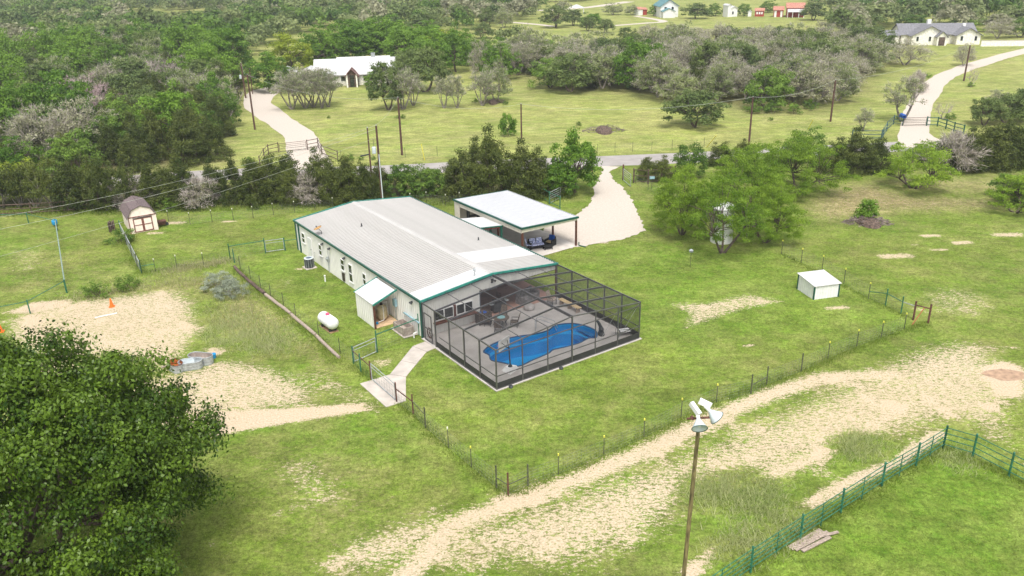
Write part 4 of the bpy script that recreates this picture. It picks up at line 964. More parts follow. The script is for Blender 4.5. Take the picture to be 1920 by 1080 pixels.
for i in range(4):
    (xa, za), (xb, zb) = rf[i], rf[i+1]
    nrm = Vector((-(zb-za), 0, xb-xa)).normalized()*.05
    MB().hull2([Vector((xa, -.12, za)), Vector((xb, -.12, zb)), Vector((xb, -.12, zb))+nrm, Vector((xa, -.12, za))+nrm], [Vector((xa, Gd+.12, za)), Vector((xb, Gd+.12, zb)), Vector((xb, Gd+.12, zb))+nrm, Vector((xa, Gd+.12, za))+nrm]).build('roof_slope', M_SHINGLE, GS)
MB().box(0, Gw, -.03, 0, 1.62, 1.72).build('trim_board', M_TRIMB, GS); MB().box(-.02, .06, -.03, 0, 0, 1.62).build('trim_board', M_TRIMB, GS); MB().box(Gw-.06, Gw+.02, -.03, 0, 0, 1.62).build('trim_board', M_PINK, GS)
for k in range(2):
    x0 = Gw*.15 + k*Gw*.35; x1 = x0 + Gw*.35-.01
    dd = MB().box(x0, x1, -.03, -.002, .08, 1.5).build('door', M_PINK, GS)
    for (xa, xb, za, zb) in ((x0, x0+.1, .08, 1.5), (x1-.1, x1, .08, 1.5), (x0+.1, x1-.1, .08, .17), (x0+.1, x1-.1, 1.41, 1.5), (x0+.1, x1-.1, .76, .84)):
        MB().box(xa, xb, -.05, -.031, za, zb).build('door_trim', M_TRIMB, dd)
MB().box(Gw*.15, Gw*.85, -.06, -.005, 1.52, 1.58).build('door_rail', M_DARK, GS)
bx = thing('stacked_pallets', 'old grey wooden pallets leaning behind the left of the garden shed', 'pallets', (*at(215, 432), 0), .4)
for k in range(4): MB().box(-.5+.16*k, -.4+.16*k, -.5, .5, 0, .9+.1*(k % 2)).build('plank', M_WOODD, bx)
hs = thing('stored_wheelbarrow', 'rusty wheelbarrow tipped against the right side of the garden shed', 'wheelbarrow', (*at(304, 424), 0), rotg)
MB().hull2([Vector(v) for v in [(-.3, -.25, .2), (.3, -.25, .2), (.3, .25, .2), (-.3, .25, .2)]], [Vector(v) for v in [(-.45, -.4, .6), (.45, -.4, .6), (.45, .4, .6), (-.45, .4, .6)]]).build('tray', M_RUST, hs)
MB().lathe([(.18, -.04), (.18, .04)], (.5, 0, .18), 12, (0, 1, 0)).build('wheel', M_DARK, hs)
for s_ in (-.3, .3): MB().tube((.4, s_*.3, .2), (-.9, s_, .5), .02).build('handle', M_WOODD, hs)
ur = thing('garden_urn', 'pale stone urn beside the leaning fence by the garden shed', 'urn', (*at(236, 448), 0))
MB().lathe([(.18, 0), (.12, .15), (.25, .4), (.28, .62), (.2, .68)], (0, 0, 0), 14).build('body', M_LIME, ur, smooth=True)

# storage tank behind the mesquite
tk2 = thing('water_storage_tank', 'tall white cylindrical water tank half hidden by the large mesquite', 'water tank', (*at(1352, 452), 0))
MB().lathe([(1.02, 0), (1.02, 3.3)], (0, 0, 0), 28, cap1=False).build('wall', M_WHITE, tk2, smooth=False)
MB().lathe([(1.06, 3.3), (.9, 3.5), (.6, 3.68), (.2, 3.75), (.2, 3.85)], (0, 0, 0), 28, cap0=False).build('dome', M_WHITE, tk2)
for z in (.8, 1.6, 2.4, 3.2): MB().lathe([(1.025, 0), (1.045, .03), (1.025, .06)], (0, 0, z), 28, cap0=False, cap1=False).build('hoop', M_GALV, tk2)

# ------------------------------------------------------------------ stock tanks, cones, bucket, barrel
def stock_tank(px, py, L_, Wd_, H_, rot, label, inner, rim=None):
    t = thing('stock_tank', label, 'stock tank', (*at(px, py), 0), rot, 'metal stock tanks by the sandy patch')
    def oval(s, z):
        o = []; r = Wd_/2*s; h = (L_-Wd_)/2
        for k in range(9): q = -math.pi/2 + math.pi*k/8; o.append(Vector((h+r*math.cos(q), r*math.sin(q), z)))
        for k in range(9): q = math.pi/2 + math.pi*k/8; o.append(Vector((-h+r*math.cos(q), r*math.sin(q), z)))
        return o
    rings = [oval(1.0, 0)]; n = 18; z = 0
    for k in range(1, 7): rings.append(oval(1.0 + (.03 if k % 2 else 0), H_*k/6))
    vs = [v for r in rings for v in r]; fs = [(k*n+i, k*n+(i+1) % n, (k+1)*n+(i+1) % n, (k+1)*n+i) for k in range(6) for i in range(n)]
    MB().add(vs, fs).build('wall', M_GALV, t)
    vs = oval(.96, H_) + oval(.94, H_*.35); MB().add(vs, [(n+i, n+(i+1) % n, (i+1) % n, i) for i in range(n)] + [tuple(range(n, 2*n))]).build('inside', inner, t)
    o = oval(1.0, H_+.01); MB().path(o + [o[0]], .03, 6).build('rim', rim or M_GALV, t)
    return t
stock_tank(331, 694, 1.25, .75, .58, -.75, 'smallest stock tank with rusty orange inside, at the left end', M_RUSTO, M_RUST)
stock_tank(359, 690, 1.55, .8, .55, .25, 'middle stock tank turned over, its top bright and closed', M_ENAMEL)
MB_lid = None
stock_tank(378, 680, 1.75, .8, .58, -.22, 'longest stock tank with dull grey inside, behind the other two', M_STONE)
bk = thing('blue_bucket', 'bright blue bucket at the right end of the long stock tank', 'bucket', (*at(401, 671), 0))
MB().lathe([(.14, 0), (.19, .32)], (0, 0, 0), 14, cap1=False).build('wall', M_BLUE, bk); MB().lathe([(.0, .26), (.175, .27)], (0, 0, 0), 14, cap0=False, cap1=False).build('water', M_BLUE, bk)
for px, py, lb in ((210, 575, 'orange traffic cone standing on the sandy riding ground'), (2, 622, 'orange traffic cone cut by the left edge of the photo')):
    o = thing('traffic_cone', lb, 'traffic cone', (*at(px, py), 0), .3, 'orange cones in the riding ground')
    MB().box(-.22, .22, -.22, .22, 0, .04).build('base', M_ORANGE, o); MB().lathe([(.17, .04), (.035, .72)], (0, 0, 0), 16).build('cone', M_ORANGE, o)
def ground_pole(p, q, r, m, name, label, cat):
    a, b2 = Vector((*at(*p), r)), Vector((*at(*q), r)); o = thing(name, label, cat, a)
    MB().tube((0, 0, 0), tuple(b2-a), r, n=8).build('pole', m, o); return o
ground_pole((178, 597), (220, 588), .05, M_WHITE, 'ground_pole', 'white riding pole lying on the sand behind the big oak', 'pole')
ground_pole((302, 690), (318, 687), .06, M_WOODP, 'ground_pole', 'short grey timber lying left of the stock tanks', 'timber')
bb = thing('blue_barrel', 'bright blue plastic barrel hung at the far corner of the pipe pen', 'barrel', (*at(104, 424), 0))
MB().lathe([(.22, 0), (.27, .12), (.28, .3), (.27, .45), (.2, .56)], (0, 0, .15), 16).build('barrel', M_BLUE, bb, smooth=True); MB().tube((0, 0, 0), (0, 0, .2), .04).build('stand', M_DARK, bb)

# ------------------------------------------------------------------ fences
def mesh_wire(parent, P, Q, h, o, dens=.3, rows=6, m=None):
    b = MB(); P = Vector(P)-o; Q = Vector(Q)-o; L_ = (Q-P).length
    for k in range(rows):
        z = h*(k+.5)/rows; b.tube((P.x, P.y, z), (Q.x, Q.y, z), .004, n=3, cap=False)
    n = int(L_/dens)
    for i in range(1, n):
        c = P.lerp(Q, i/n); b.tube((c.x, c.y, .05), (c.x, c.y, h*(rows-.5)/rows), .0035, n=3, cap=False)
    b.build('wire_mesh', m or M_WIRE, parent)
def wire_fence(label, px, h=1.15, cap=None, kinds='t', wire=None, name='wire_fence', dens=.3, cat='fence'):
    pts = [Vector((*at(x, y), 0)) for x, y in px]; o = pts[0].copy()
    t = thing(name, label, cat, o)
    for i, p in enumerate(pts):
        q = p-o; kd = kinds[i] if len(kinds) > 1 else kinds
        if kd == 't':
            MB().bar((q.x, q.y, 0), (q.x, q.y, h+.12), .04, .045).build('post', M_TPOST, t)
            if cap: MB().box(q.x-.035, q.x+.035, q.y-.035, q.y+.035, h+.10, h+.22).build('cap', cap if isinstance(cap, bpy.types.Material) else cap[i % len(cap)], t)
        elif kd in 'gbp':
            mm = {'g': M_GPIPE, 'b': M_RUST, 'p': M_TPOST}[kd]
            MB().tube((q.x, q.y, 0), (q.x, q.y, h+.2), .045, n=8).lathe([(.055, 0), (.03, .05)], (q.x, q.y, h+.2), 8).build('post', mm, t)
    for i in range(len(pts)-1): mesh_wire(t, pts[i], pts[i+1], h, o, dens, m=wire)
    return t, pts, o
def rail(t, o, p, q, z0, z1, r=.03, m=None):
    p = Vector((p[0], p[1], 0))-o; q = Vector((q[0], q[1], 0))-o
    MB().tube((p.x, p.y, z0), (q.x, q.y, z1), r, n=8).build('rail', m or M_GPIPE, t)
# front left run from the path gate to the near corner
t, pts, o = wire_fence('wire yard fence from the path gate down to the near corner', [(744,754),(775,777),(798,802),(841,840),(884,877),(931,915),(953,929)], 1.15, [M_CAPW, M_CAPY, M_CAPY], 'bbpttpb')
rail(t, o, pts[0], pts[1], .95, .9, .035, M_RUST); rail(t, o, pts[1], pts[2], .9, .9, .03, M_TPOST); rail(t, o, pts[5], pts[6], .65, .65, .03, M_TPOST)
# right run
t, pts, o = wire_fence('long wire yard fence with yellow capped posts along the sandy trail', [(953,929),(990,911),(1047,890),(1132,855),(1207,822),(1277,783),(1343,755),(1408,738),(1437,722),(1502,697),(1552,673),(1606,650),(1652,634),(1695,618)], 1.1, M_CAPY, 'ppttttttpptttt'.replace('pptttttt', 'nptttttp', 1))
rail(t, o, pts[0], pts[1], .65, .62, .03, M_TPOST); rail(t, o, pts[7], pts[8], .6, .6, .03, M_TPOST)
t, pts, o = wire_fence('wire fence running from the mesquite past the white well shed to the green pipes', [(1465,477),(1502,493),(1541,507),(1582,532),(1628,560)], 1.15, M_CAPY, 't')
# green braces and brown H
GB = [(1660,573),(1689,588)]; t, pts, o = wire_fence('green pipe brace section at the right corner of the yard fence', [(1628,560)]+GB+[(1712,596)], 1.15, None, 'nggn', dens=.4)
rail(t, o, pts[0], pts[1], .6, 1.0); rail(t, o, pts[1], pts[2], 1.0, .95); rail(t, o, pts[2], pts[3], .95, .95, .03, M_GALV)
HB = [Vector((*at(1712, 600), 0)), Vector((*at(1740, 606), 0))]; o = HB[0]; t = thing('brace_frame', 'rusty brown pipe brace frame at the far right fence corner', 'fence brace', o)
for p in HB: q = p-o; MB().tube((q.x, q.y, 0), (q.x, q.y, 1.5), .07, n=10).build('post', M_RUST, t)
q = HB[1]-o; MB().tube((0, 0, 1.2), (q.x, q.y, 1.15), .05).build('rail', M_RUST, t); MB().tube((q.x*.6, q.y*.6, 1.15), (-.5, -.9, .02), .035).build('diagonal_brace', mat('orange_rust_pipe', (0.38, 0.13, 0.06), 0.8), t)
# left side fence along the logs up to the house
t, pts, o = wire_fence('green posted wire fence along the log curb on the left of the lawn', [(663,682),(638,663),(598,630),(555,596),(532,575),(508,557),(489,541),(470,523),(451,505),(440,493),(432,486)], 1.1, None, 'gttttttttgg')
t, pts, o = wire_fence('green pipe cross fence from the log curb to the house corner', [(432,486),(498,475)], 1.25, None, 'gg', dens=.4); rail(t, o, pts[0], pts[1], 1.25, 1.25, .035)
def pipe_gate(label, p, q, h=1.15, m=None, z0=.15, bars=2):
    P = Vector((*at(*p), 0)); Q = Vector((*at(*q), 0)); t = thing('pipe_gate', label, 'gate', P); d = Q-P; mm = m or M_GALV
    d1 = d*.04; d2 = d*.96
    MB().tube((d1.x, d1.y, z0), (d1.x, d1.y, h), .03).tube((d2.x, d2.y, z0), (d2.x, d2.y, h), .03).tube((d1.x, d1.y, z0), (d2.x, d2.y, z0), .03).tube((d1.x, d1.y, h), (d2.x, d2.y, h), .03).build('gate_frame', mm, t)
    for k in range(1, bars+1):
        z = h - k*.24; MB().tube((d1.x, d1.y, z), (d2.x, d2.y, z), .022).build('rail', mm, t)
    mesh_wire(t, P+d1, P+d2, h*.8, P, .35, 4, M_WIRE); return t
pipe_gate('grey pipe gate between green posts near the far house corner', (498,475), (535,470), 1.2, None, .15, 1)
o_ = thing('fence_post', 'green pipe post beside the grey gate at the far house corner', 'post', (*at(535, 470), 0)); MB().tube((0, 0, 0), (0, 0, 1.3), .05).build('post', M_GPIPE, o_); MB().tube((0, 0, 1.0), (1.3, .3, 1.0), .03).build('rail', M_GPIPE, o_)
# gate section left of path
pipe_gate('galvanised pipe gate on the lawn between green posts left of the path', (663,682), (707.5,662), 1.2, None, .15, 1)
t, pts, o = wire_fence('green pipe rail from the lawn gate to the house corner', [(707.5,661),(786,628)], 1.45, None, 'gg', dens=.4); rail(t, o, pts[0], pts[1], 1.38, 1.3, .04)
t, pts, o = wire_fence('short green mesh fence with rusty rail left of the path gate', [(663,682),(677,698),(696,712)], 1.15, None, 'ngb', dens=.3, wire=M_GPIPE); rail(t, o, pts[0], pts[2], 1.0, 1.0, .035, M_RUST)
pipe_gate('galvanised walk gate swung across the concrete path', (696,712), (744,754), 1.25, None, .12, 1)
# back-left yard fences
t, pts, o = wire_fence('short wire fence with weeds along the paddock front', [(382,497),(332,502),(292,509),(266,513)], 1.0, M_CAPW, 'tttg'); rail(t, o, pts[2], pts[3], .7, .7, .03)
wire_fence('weathered wire fence link from the paddock to the log curb', [(432,488),(382,497)], 1.0, None, 'nn')
t, pts, o = wire_fence('leaning grey green fence running up to the garden shed', [(266,513),(258,500),(248,480),(238,460),(227,435)], 1.0, None, 'gpppg', wire=M_GALV, dens=.2)
rail(t, o, pts[0], pts[4], .95, .95, .04, M_GALV)
wire_fence('wire fence with white capped posts behind the house and shed', [(317,417),(357,421),(398,416),(438,413),(475,409),(513,403),(553,399),(591,395),(625,392)], 1.1, M_CAPW, 't')
wire_fence('wire fence with white capped posts behind the ridge of the house', [(770,384),(800,381),(836,386),(862,382),(914,376),(960,372),(1000,372)], 1.1, M_CAPW, 't')
# left corral pipes
def pipe_fence(label, px, h, nr, post_r=.05, rail_r=.03, m=None, mids=0, name='pipe_fence', railm=None, base=.25):
    pts = [Vector((*at(x, y), 0)) for x, y in px]; o = pts[0].copy(); t = thing(name, label, 'fence', o); m = m or M_GPIPE
    for i, p in enumerate(pts):
        q = p-o; MB().tube((q.x, q.y, 0), (q.x, q.y, h+.12), post_r, n=8).lathe([(post_r*1.15, 0), (post_r*.5, .04)], (q.x, q.y, h+.12), 8).build('post', m, t)
        if mids and i < len(pts)-1:
            c = (p+pts[i+1])/2-o; MB().tube((c.x, c.y, 0), (c.x, c.y, h), post_r*.45, n=6).build('stay', m, t)
    for i in range(len(pts)-1):
        a, b2 = pts[i]-o, pts[i+1]-o
        for k in range(nr):
            z = h - (h-base)*k/max(1, nr-1) if nr > 1 else h
            MB().tube((a.x, a.y, z), (b2.x, b2.y, z), rail_r, n=6).build('rail', railm or m, t)
    return t
pipe_fence('near rail of the green pipe pen at the left edge', [(-60,612),(57,607-19),(125,549)], 1.05, 1)
pipe_fence('pale top rail of the pipe pen receding to the blue barrel', [(126,549),(108,432)], 1.05, 1, railm=mat('pale_green_grey_pipe', (0.24, 0.32, 0.28), 0.5), rail_r=.055)
pipe_fence('far rail of the green pipe pen in front of the junipers', [(108,432),(54,419),(-40,422)], 1.05, 1)
pipe_fence('dark wooden rail fence seen between juniper trunks at the left', [(-60,408),(60,402),(140,397),(200,392),(260,386)], 1.2, 3, .06, .05, M_WOODD)
# green five rail fence in the near right corner
pipe_fence('green five rail pipe fence running diagonally in the near right corner', [(1290,1155),(1407,1074),(1500,1012),(1576,962),(1653,912),(1717,874),(1768,841)], 1.32, 5, .055, .024, None, 1, base=.28)
pipe_fence('green four rail pipe fence turning away at the right edge', [(1768,841),(1823,857),(1891,893),(1990,945)], 1.32, 4, .055, .024, None, 0, base=.28)
# gates and fences along the road
pipe_fence('dark pipe entrance fence curving beside the far left drive', [(488,313),(496,298),(504,290),(523,286)], 1.3, 3, .07, .045, M_WOODD)
pipe_fence('dark pipe entrance fence right of the far left drive', [(577,281),(597,277),(604,290),(634,302)], 1.3, 3, .07, .045, M_WOODD)
pipe_gate('dark metal entrance gate closed across the far left drive', (523,287), (577,281), 1.3, M_WOODD, .2, 3)
pipe_fence('blue green board fence left of the stone house drive', [(1597,262),(1652,262),(1655,258),(1662,246),(1675,233),(1692,236)], 1.25, 3, .08, .05, mat('bluegreen_fence_paint', (0.05, 0.11, 0.11), 0.7))
pipe_fence('green board fence right of the stone house drive', [(1737,236),(1757,237),(1773,242),(1788,247),(1806,252)], 1.25, 3, .09, .06, M_GREEN)
pipe_gate('dark metal gate across the stone house drive', (1692,237), (1737,236), 1.25, M_WOODD, .2, 3)
mx = thing('mailbox', 'dark mailbox on the gate post of the stone house drive', 'mailbox', (*at(1690, 236), 1.25)); MB().box(-.25, .25, -.6, .6, 0, .3).lathe([(.25, -.6), (.25, .6)], (0, 0, .3), 12, (0, 1, 0)).build('box', M_NAVY, mx)
wire_fence('far roadside wire fence across the green pasture', [(1120,288),(1153,286),(1186,284),(1222,283),(1260,280),(1320,276)], 1.2, None, 't', dens=3)
wire_fence('roadside wire fence beyond the hedge of junipers', [(640,300),(700,297),(760,295),(820,292),(880,290)], 1.2, None, 't', dens=3)
# driveway gates
pipe_fence('brown gate posts and pipe rails right of the white drive', [(1188,343),(1215,345),(1240,342),(1265,338)], 1.6, 3, .09, .035, M_WOODD)
g = pipe_gate('open grey pipe gate swung back along the right of the white drive', (1168,339), (1183,352), 1.5, None, .15, 3)
o_ = thing('gate_post', 'tall brown gate post on the right edge of the white drive', 'post', (*at(1168, 338), 0)); MB().tube((0, 0, 0), (0, 0, 1.9), .09).build('post', M_RUST, o_)
o_ = thing('gate_post', 'brown gate post at the left edge of the white drive by the tree', 'post', (*at(1110, 343), 0)); MB().tube((0, 0, 0), (0, 0, 1.9), .09).build('post', M_RUST, o_)
pipe_gate('grey pipe gate leaning open behind the carport', (1030,383), (1052,372), 1.3, None, .12, 3)
pipe_fence('crooked green pipe fence behind the carport roof', [(1014,372),(1030,383),(1050,392)], 1.3, 2, .05, .035, M_GPIPE)
wire_fence('wire fence right of the drive running to the mesquite trees', [(1192,344),(1215,356),(1245,368),(1270,385)], 1.15, None, 't')
sg = thing('small_sign', 'small blue and white sign on a thin post right of the drive', 'sign', (*at(1222, 354), 0)); MB().tube((0, 0, 0), (0, 0, 1.2), .025).build('post', M_TPOST, sg); MB().box(-.28, .28, -.02, .02, 1.15, 1.45).build('board', M_LBLUE, sg)
bh = thing('bird_feeder', 'pale bird feeder on a thin pole in the lawn left of the mesquite', 'bird feeder', (*at(1294, 502), 0)); MB().tube((0, 0, 0), (0, 0, 1.45), .018).build('pole', M_TPOST, bh); MB().box(-.16, .16, -.12, .12, 1.45, 1.5).lathe([(.2, 0), (.02, .12)], (0, 0, 1.6), 8).box(-.02, .02, -.02, .02, 1.5, 1.6).build('house', M_GALV, bh)

# log curb
def log_piece(p, q, r, m, label):
    a, b2 = Vector((*at(*p), r*.8)), Vector((*at(*q), r*.8)); o = thing('curb_log', label, 'log', a, 0, 'logs edging the left lawn'); d = b2-a; n = 4; rg = random.Random(int(p[0]))
    pts = [Vector((0, 0, 0))]+[d*(k/n)+Vector((rg.uniform(-.04, .04), rg.uniform(-.04, .04), rg.uniform(-.02, .02))) for k in range(1, n)]+[d]
    MB().path(pts, [r, r*1.05, r*.95, r*1.02, r*.9], 8).build('log', m, o)
log_piece((440,502), (468,530), .14, M_WOODD, 'dark brown far log of the curb beside the sage shrubs')
log_piece((468,530), (497,553), .15, M_WOODD, 'cracked dark log second from the far end of the curb')
log_piece((498,554), (545,590), .13, M_WOODP, 'pale grey log in the middle of the curb')
log_piece((547,592), (592,630), .13, M_WOODP, 'pale weathered log beyond the propane tank in the curb')
log_piece((594,632), (636,672), .12, M_WOODP, 'near pale log at the gate end of the curb')
# weathered planks near the green fence
for i, (p, q, w_, lb) in enumerate((((1481,1030),(1540,996),.30,'widest weathered plank lying by the green fence'),((1490,1033),(1552,1000),.22,'middle weathered plank lying by the green fence'),((1504,1036),(1556,1010),.18,'near split plank lying by the green fence'),((1535,1010),(1571,1001),.14,'short broken plank pointing right on the pile'))):
    a, b2 = Vector((*at(*p), .05+.02*i)), Vector((*at(*q), .06+.02*i)); o = thing('old_plank', lb, 'plank', a, 0, 'weathered planks by the green fence'); MB().bar((0, 0, 0), tuple(b2-a), w_, .05).build('board', M_WOODP, o)

# ------------------------------------------------------------------ floodlight pole (near right)
LP = Vector((5.75, 22.4, 0))
lp_ = thing('floodlight_pole', 'tall mossy pole in the foreground carrying two white floodlights', 'light pole', LP)
MB().tube((-.25, 0, 0), (.02, 0, 12.2), .085, .065, 12).build('pole', M_LPOLE, lp_)
MB().tube((-.35, .1, 12.12), (.45, -.05, 12.25), .035).build('cross_arm', M_RUST, lp_)
def flood(c, d, sc):
    c = Vector(c); d = Vector(d).normalized(); u = Vector((0, 0, 1)); s_ = d.cross(u).normalized()
    h = MB().lathe([(.05, 0), (.07, .05), (.10, .10), (.17, .22), (.235, .34), (.245, .36), (.225, .345), (.15, .22), (.06, .10)], c, 24, d, cap0=True, cap1=True).build('reflector', M_ENAMEL, lp_, smooth=True)
    e = c + d*.36; ax = d; a = u.cross(ax).normalized(); b = ax.cross(a)
    MB().path([e + a*.245*math.cos(t) + b*.245*math.sin(t) for t in np.linspace(0, 2*math.pi, 25)], .012, 5).build('rim', M_RIM, h)
    MB().lathe([(.03, .0), (.055, .06), (.06, .14), (.03, .2)], c + d*.1, 12, d).build('bulb', M_WHITE, h)
    MB().tube(c - d*.16, c + d*.02, .055, .06, 12).build('socket', M_WHITE, h)
flood((-.06, -.16, 12.30), (-.02, -.80, -.52), 1); flood((.30, .0, 12.48), (.66, -.18, -.66), 1)
MB().bar((-.22, .22, 12.62), (-.02, -.12, 12.40), .13, .15).build('ballast_box', M_WHITE, lp_); MB().bar((.02, .18, 12.72), (.36, .02, 12.60), .14, .16).build('ballast_box', M_WHITE, lp_)
MB().lathe([(.05, 0), (.06, .12)], (-.22, 0, 12.25), 10, (0, -1, 0)).build('clamp', M_RUST, lp_)

# ------------------------------------------------------------------ utility poles and wires
POLES = {}
def upole(key, base, ty, label, arm=False, transformer=False, conduit=False, r=.14, extra=1.0):
    X, Y = at(*base); h = height(*base, ty)*extra; t = thing('utility_pole', label, 'utility pole', (X, Y, 0), 0, 'utility poles')
    MB().tube((0, 0, 0), (0, 0, h), r, r*.75, 10).build('pole', M_POLE, t)
    MB().lathe([(.04, 0), (.06, .06), (.04, .14)], (0, 0, h), 8).build('insulator', M_GALV, t)
    if arm: MB().bar((-.9, 0, h-.3), (.9, .2, h-.3), .09, .1).build('cross_arm', M_WOODD, t)
    if transformer:
        MB().lathe([(.2, 0), (.22, .04), (.22, .65), (.15, .72)], (-.42, -.1, h-2.9), 16).build('transformer', M_ENAMEL, t); MB().tube((-.42, -.1, h-2.2), (-.42, -.1, h-1.4), .02).build('fuse_wire', M_DARK, t)
    if conduit: MB().tube((.10, -.17, .0), (.06, -.13, h*.66), .06, .05, 8).build('conduit', M_ENAMEL, t)
    POLES[key] = Vector((X, Y, h)); return t
upole('a', (697,335), 240, 'slim brown utility pole left of the transformer pole behind the roof', r=.11)
upole('b', (718,388), 236, 'brown utility pole with grey transformer and white conduit behind the roof', transformer=True, conduit=True, r=.14)
upole('c', (754,291), 183, 'dark utility pole standing in the green pasture near the twin oaks', r=.16)
upole('d', (978,262), 195, 'dark utility pole beside the vine covered stub in the pasture', r=.13)
upole('e', (478,243), 140, 'brown utility pole beside the curving left drive', arm=True, r=.15)
upole('f', (461,184), 118, 'distant utility pole with pale transformer beyond the left drive', transformer=True, r=.16)
upole('g', (474,176), 130, 'thin pale utility pole at the head of the left drive', r=.10)
upole('h', (1404,272), 182, 'brown utility pole above the mesquites in the right pasture', r=.14)
upole('i', (1557,228), 150, 'brown utility pole at the edge of the grey woods', r=.15)
upole('j', (1807,152), 85, 'brown leaning utility pole beside the stone house drive', r=.17)
def wire(p, q, sag, label, r=.014):
    P, Q = Vector(p), Vector(q); pts = []
    for k in range(25): t = k/24; v = P.lerp(Q, t); v.z -= sag*4*t*(1-t); pts.append(v-P)
    o = thing('power_line', label, 'power line', P, 0, 'overhead power lines'); MB().path(pts, r, 4).build('cable', mat('pale_cable', (0.40, 0.42, 0.36), 0.6), o)
wire(POLES['a']-Vector((0, 0, .1)), (*at(-150, 432, 7.4), 7.4), .9, 'upper pale cable crossing the left yard above the shed', .012)
wire(POLES['b']-Vector((0, 0, .3)), (*at(-150, 458, 6.6), 6.6), .9, 'lower pale cable crossing the left yard over the pen', .012)
wire(POLES['b']-Vector((0, 0, 1.2)), (*at(-150, 520, 5.2), 5.2), .6, 'lowest thin cable above the grass by the garden shed', .009)
wire(POLES['a'], POLES['c'], .8, 'cable from the slim pole to the dark pasture pole'); wire(POLES['c'], POLES['e'], 1.4, 'cable from the pasture pole to the left drive pole')
wire(POLES['c'], POLES['d'], 1.0, 'cable between the two dark pasture poles'); wire(POLES['d'], POLES['h'], 1.2, 'long cable across the middle pasture', .018); wire(POLES['h'], POLES['i'], .8, 'cable from the mesquite pole to the woods pole', .018); wire(POLES['i'], POLES['j'], 1.2, 'cable from the woods pole to the stone house pole', .018); wire(POLES['e'], POLES['f'], .8, 'cable between the two left drive poles')
for p, q, z, lb in (((1515,243),(1524,225),2.6,'yellow guy wire marker in the pasture left of the woods pole'),((1325,276),(1343,254),2.6,'yellow guy wire marker in the pasture above the mesquites'),((796,300),(790,270),2.2,'yellow guy wire marker beyond the tall junipers')):
    a = Vector((*at(*p), 0)); o = thing('guy_marker', lb, 'guy wire', a, 0, 'yellow guy wire markers'); b2 = Vector((*at(q[0], q[1], z), z)); MB().tube((0, 0, 0), tuple(b2-a), .05, n=6).build('sleeve', M_GUY, o)
ml = thing('street_light', 'dark arm light on a short mast beside the slim pole', 'lamp', (*POLES['a'].xy, POLES['a'].z-3.2)); MB().bar((-.1, 0, 0), (-1.1, -.1, -.15), .16, .14).build('lamp_arm', M_DARK, ml)

# ------------------------------------------------------------------ far buildings
def gable(t, x0, x1, y0, y1, eave, ridge, along, mw, mr, oh=.4, th=.14, wname='wall'):
    """box walls + gabled roof as parts; along 'x' or 'y' = ridge direction"""
    if along == 'x':
        ym = (y0+y1)/2; prof = [(y0, 0), (y1, 0), (y1, eave), (ym, ridge), (y0, eave)]
        MB().hull2([Vector((x0, a, z)) for a, z in prof], [Vector((x1, a, z)) for a, z in prof]).build(wname, mw, t)
        for (ya, yb) in ((y0, ym), (y1, ym)):
            s_ = (ridge-eave)/(yb-ya); yo = ya - (oh if ya < yb else -oh); zo = eave + s_*(yo-ya)
            q = [Vector((x0-oh, yo, zo+.02)), Vector((x1+oh, yo, zo+.02)), Vector((x1+oh, yb, ridge+.02)), Vector((x0-oh, yb, ridge+.02))]
            MB().hull2(q, [v+Vector((0, 0, th)) for v in q]).build('roof_slope', mr, t)
    else:
        xm = (x0+x1)/2; prof = [(x0, 0), (x1, 0), (x1, eave), (xm, ridge), (x0, eave)]
        MB().hull2([Vector((a, y0, z)) for a, z in prof], [Vector((a, y1, z)) for a, z in prof]).build(wname, mw, t)
        for (xa, xb) in ((x0, xm), (x1, xm)):
            s_ = (ridge-eave)/(xb-xa); xo = xa - (oh if xa < xb else -oh); zo = eave + s_*(xo-xa)
            q = [Vector((xo, y0-oh, zo+.02)), Vector((xo, y1+oh, zo+.02)), Vector((xb, y1+oh, ridge+.02)), Vector((xb, y0-oh, ridge+.02))]
            MB().hull2(q, [v+Vector((0, 0, th)) for v in q]).build('roof_slope', mr, t)
def far_window(t, x0, x1, z0, z1, y, m=None):
    o = MB().box(x0, x1, y-.06, y+.02, z0, z1).build('window', M_WHITE, t); MB().box(x0+.1, x1-.1, y-.075, y-.055, z0+.1, z1-.1).build('pane', m or M_GLASS, o)
def place2(p, q):
    P = Vector((*at(*p), 0)); Q = Vector((*at(*q), 0)); return P, math.atan2((Q-P).y, (Q-P).x), (Q-P).length
P, r_, L_ = place2((592,163), (741,157))
wh = thing('farmhouse', 'white metal roofed farmhouse with timber porch behind the pasture oaks', 'house', P, r_)
Wm = L_
gable(wh, 0, Wm*.29, 1.0, 9.5, 2.3, 4.7, 'x', M_LIME, M_ROOFW); gable(wh, Wm*.29+.02, Wm*.93, 0, 10.2, 2.3, 5.0, 'x', M_LIME, M_ROOFW); gable(wh, Wm*.93+.02, Wm, .8, 9.6, 2.3, 4.7, 'x', M_LIME, M_ROOFW)
gable(wh, Wm*.40, Wm*.54, -2.6, .4, 2.3, 3.5, 'y', M_WOODD, M_BROWN, .35)
for x in (.41, .53): MB().box(Wm*x-.15, Wm*x+.15, -2.75, -2.45, 0, 2.6).build('porch_post', M_LIME, wh)
MB().box(Wm*.445, Wm*.50, -2.64, -2.6, .1, 2.4).build('door', M_GLASS, wh)
for x in (.32, .60, .70, .80): far_window(wh, Wm*x, Wm*x+1.1, .9, 2.0, 0)
MB().box(Wm*.71, Wm*.76, 4.8, 5.4, 4.8, 5.8).build('chimney', M_GALV, wh)
gc = thing('golf_cart_shelter', 'small dark open shelter with white roof left of the farmhouse', 'shelter', (*at(538, 160), 0), r_)
gable(gc, -1.8, 1.8, 0, 4, 2.4, 3.3, 'y', M_DARK, M_ROOFW, .3)
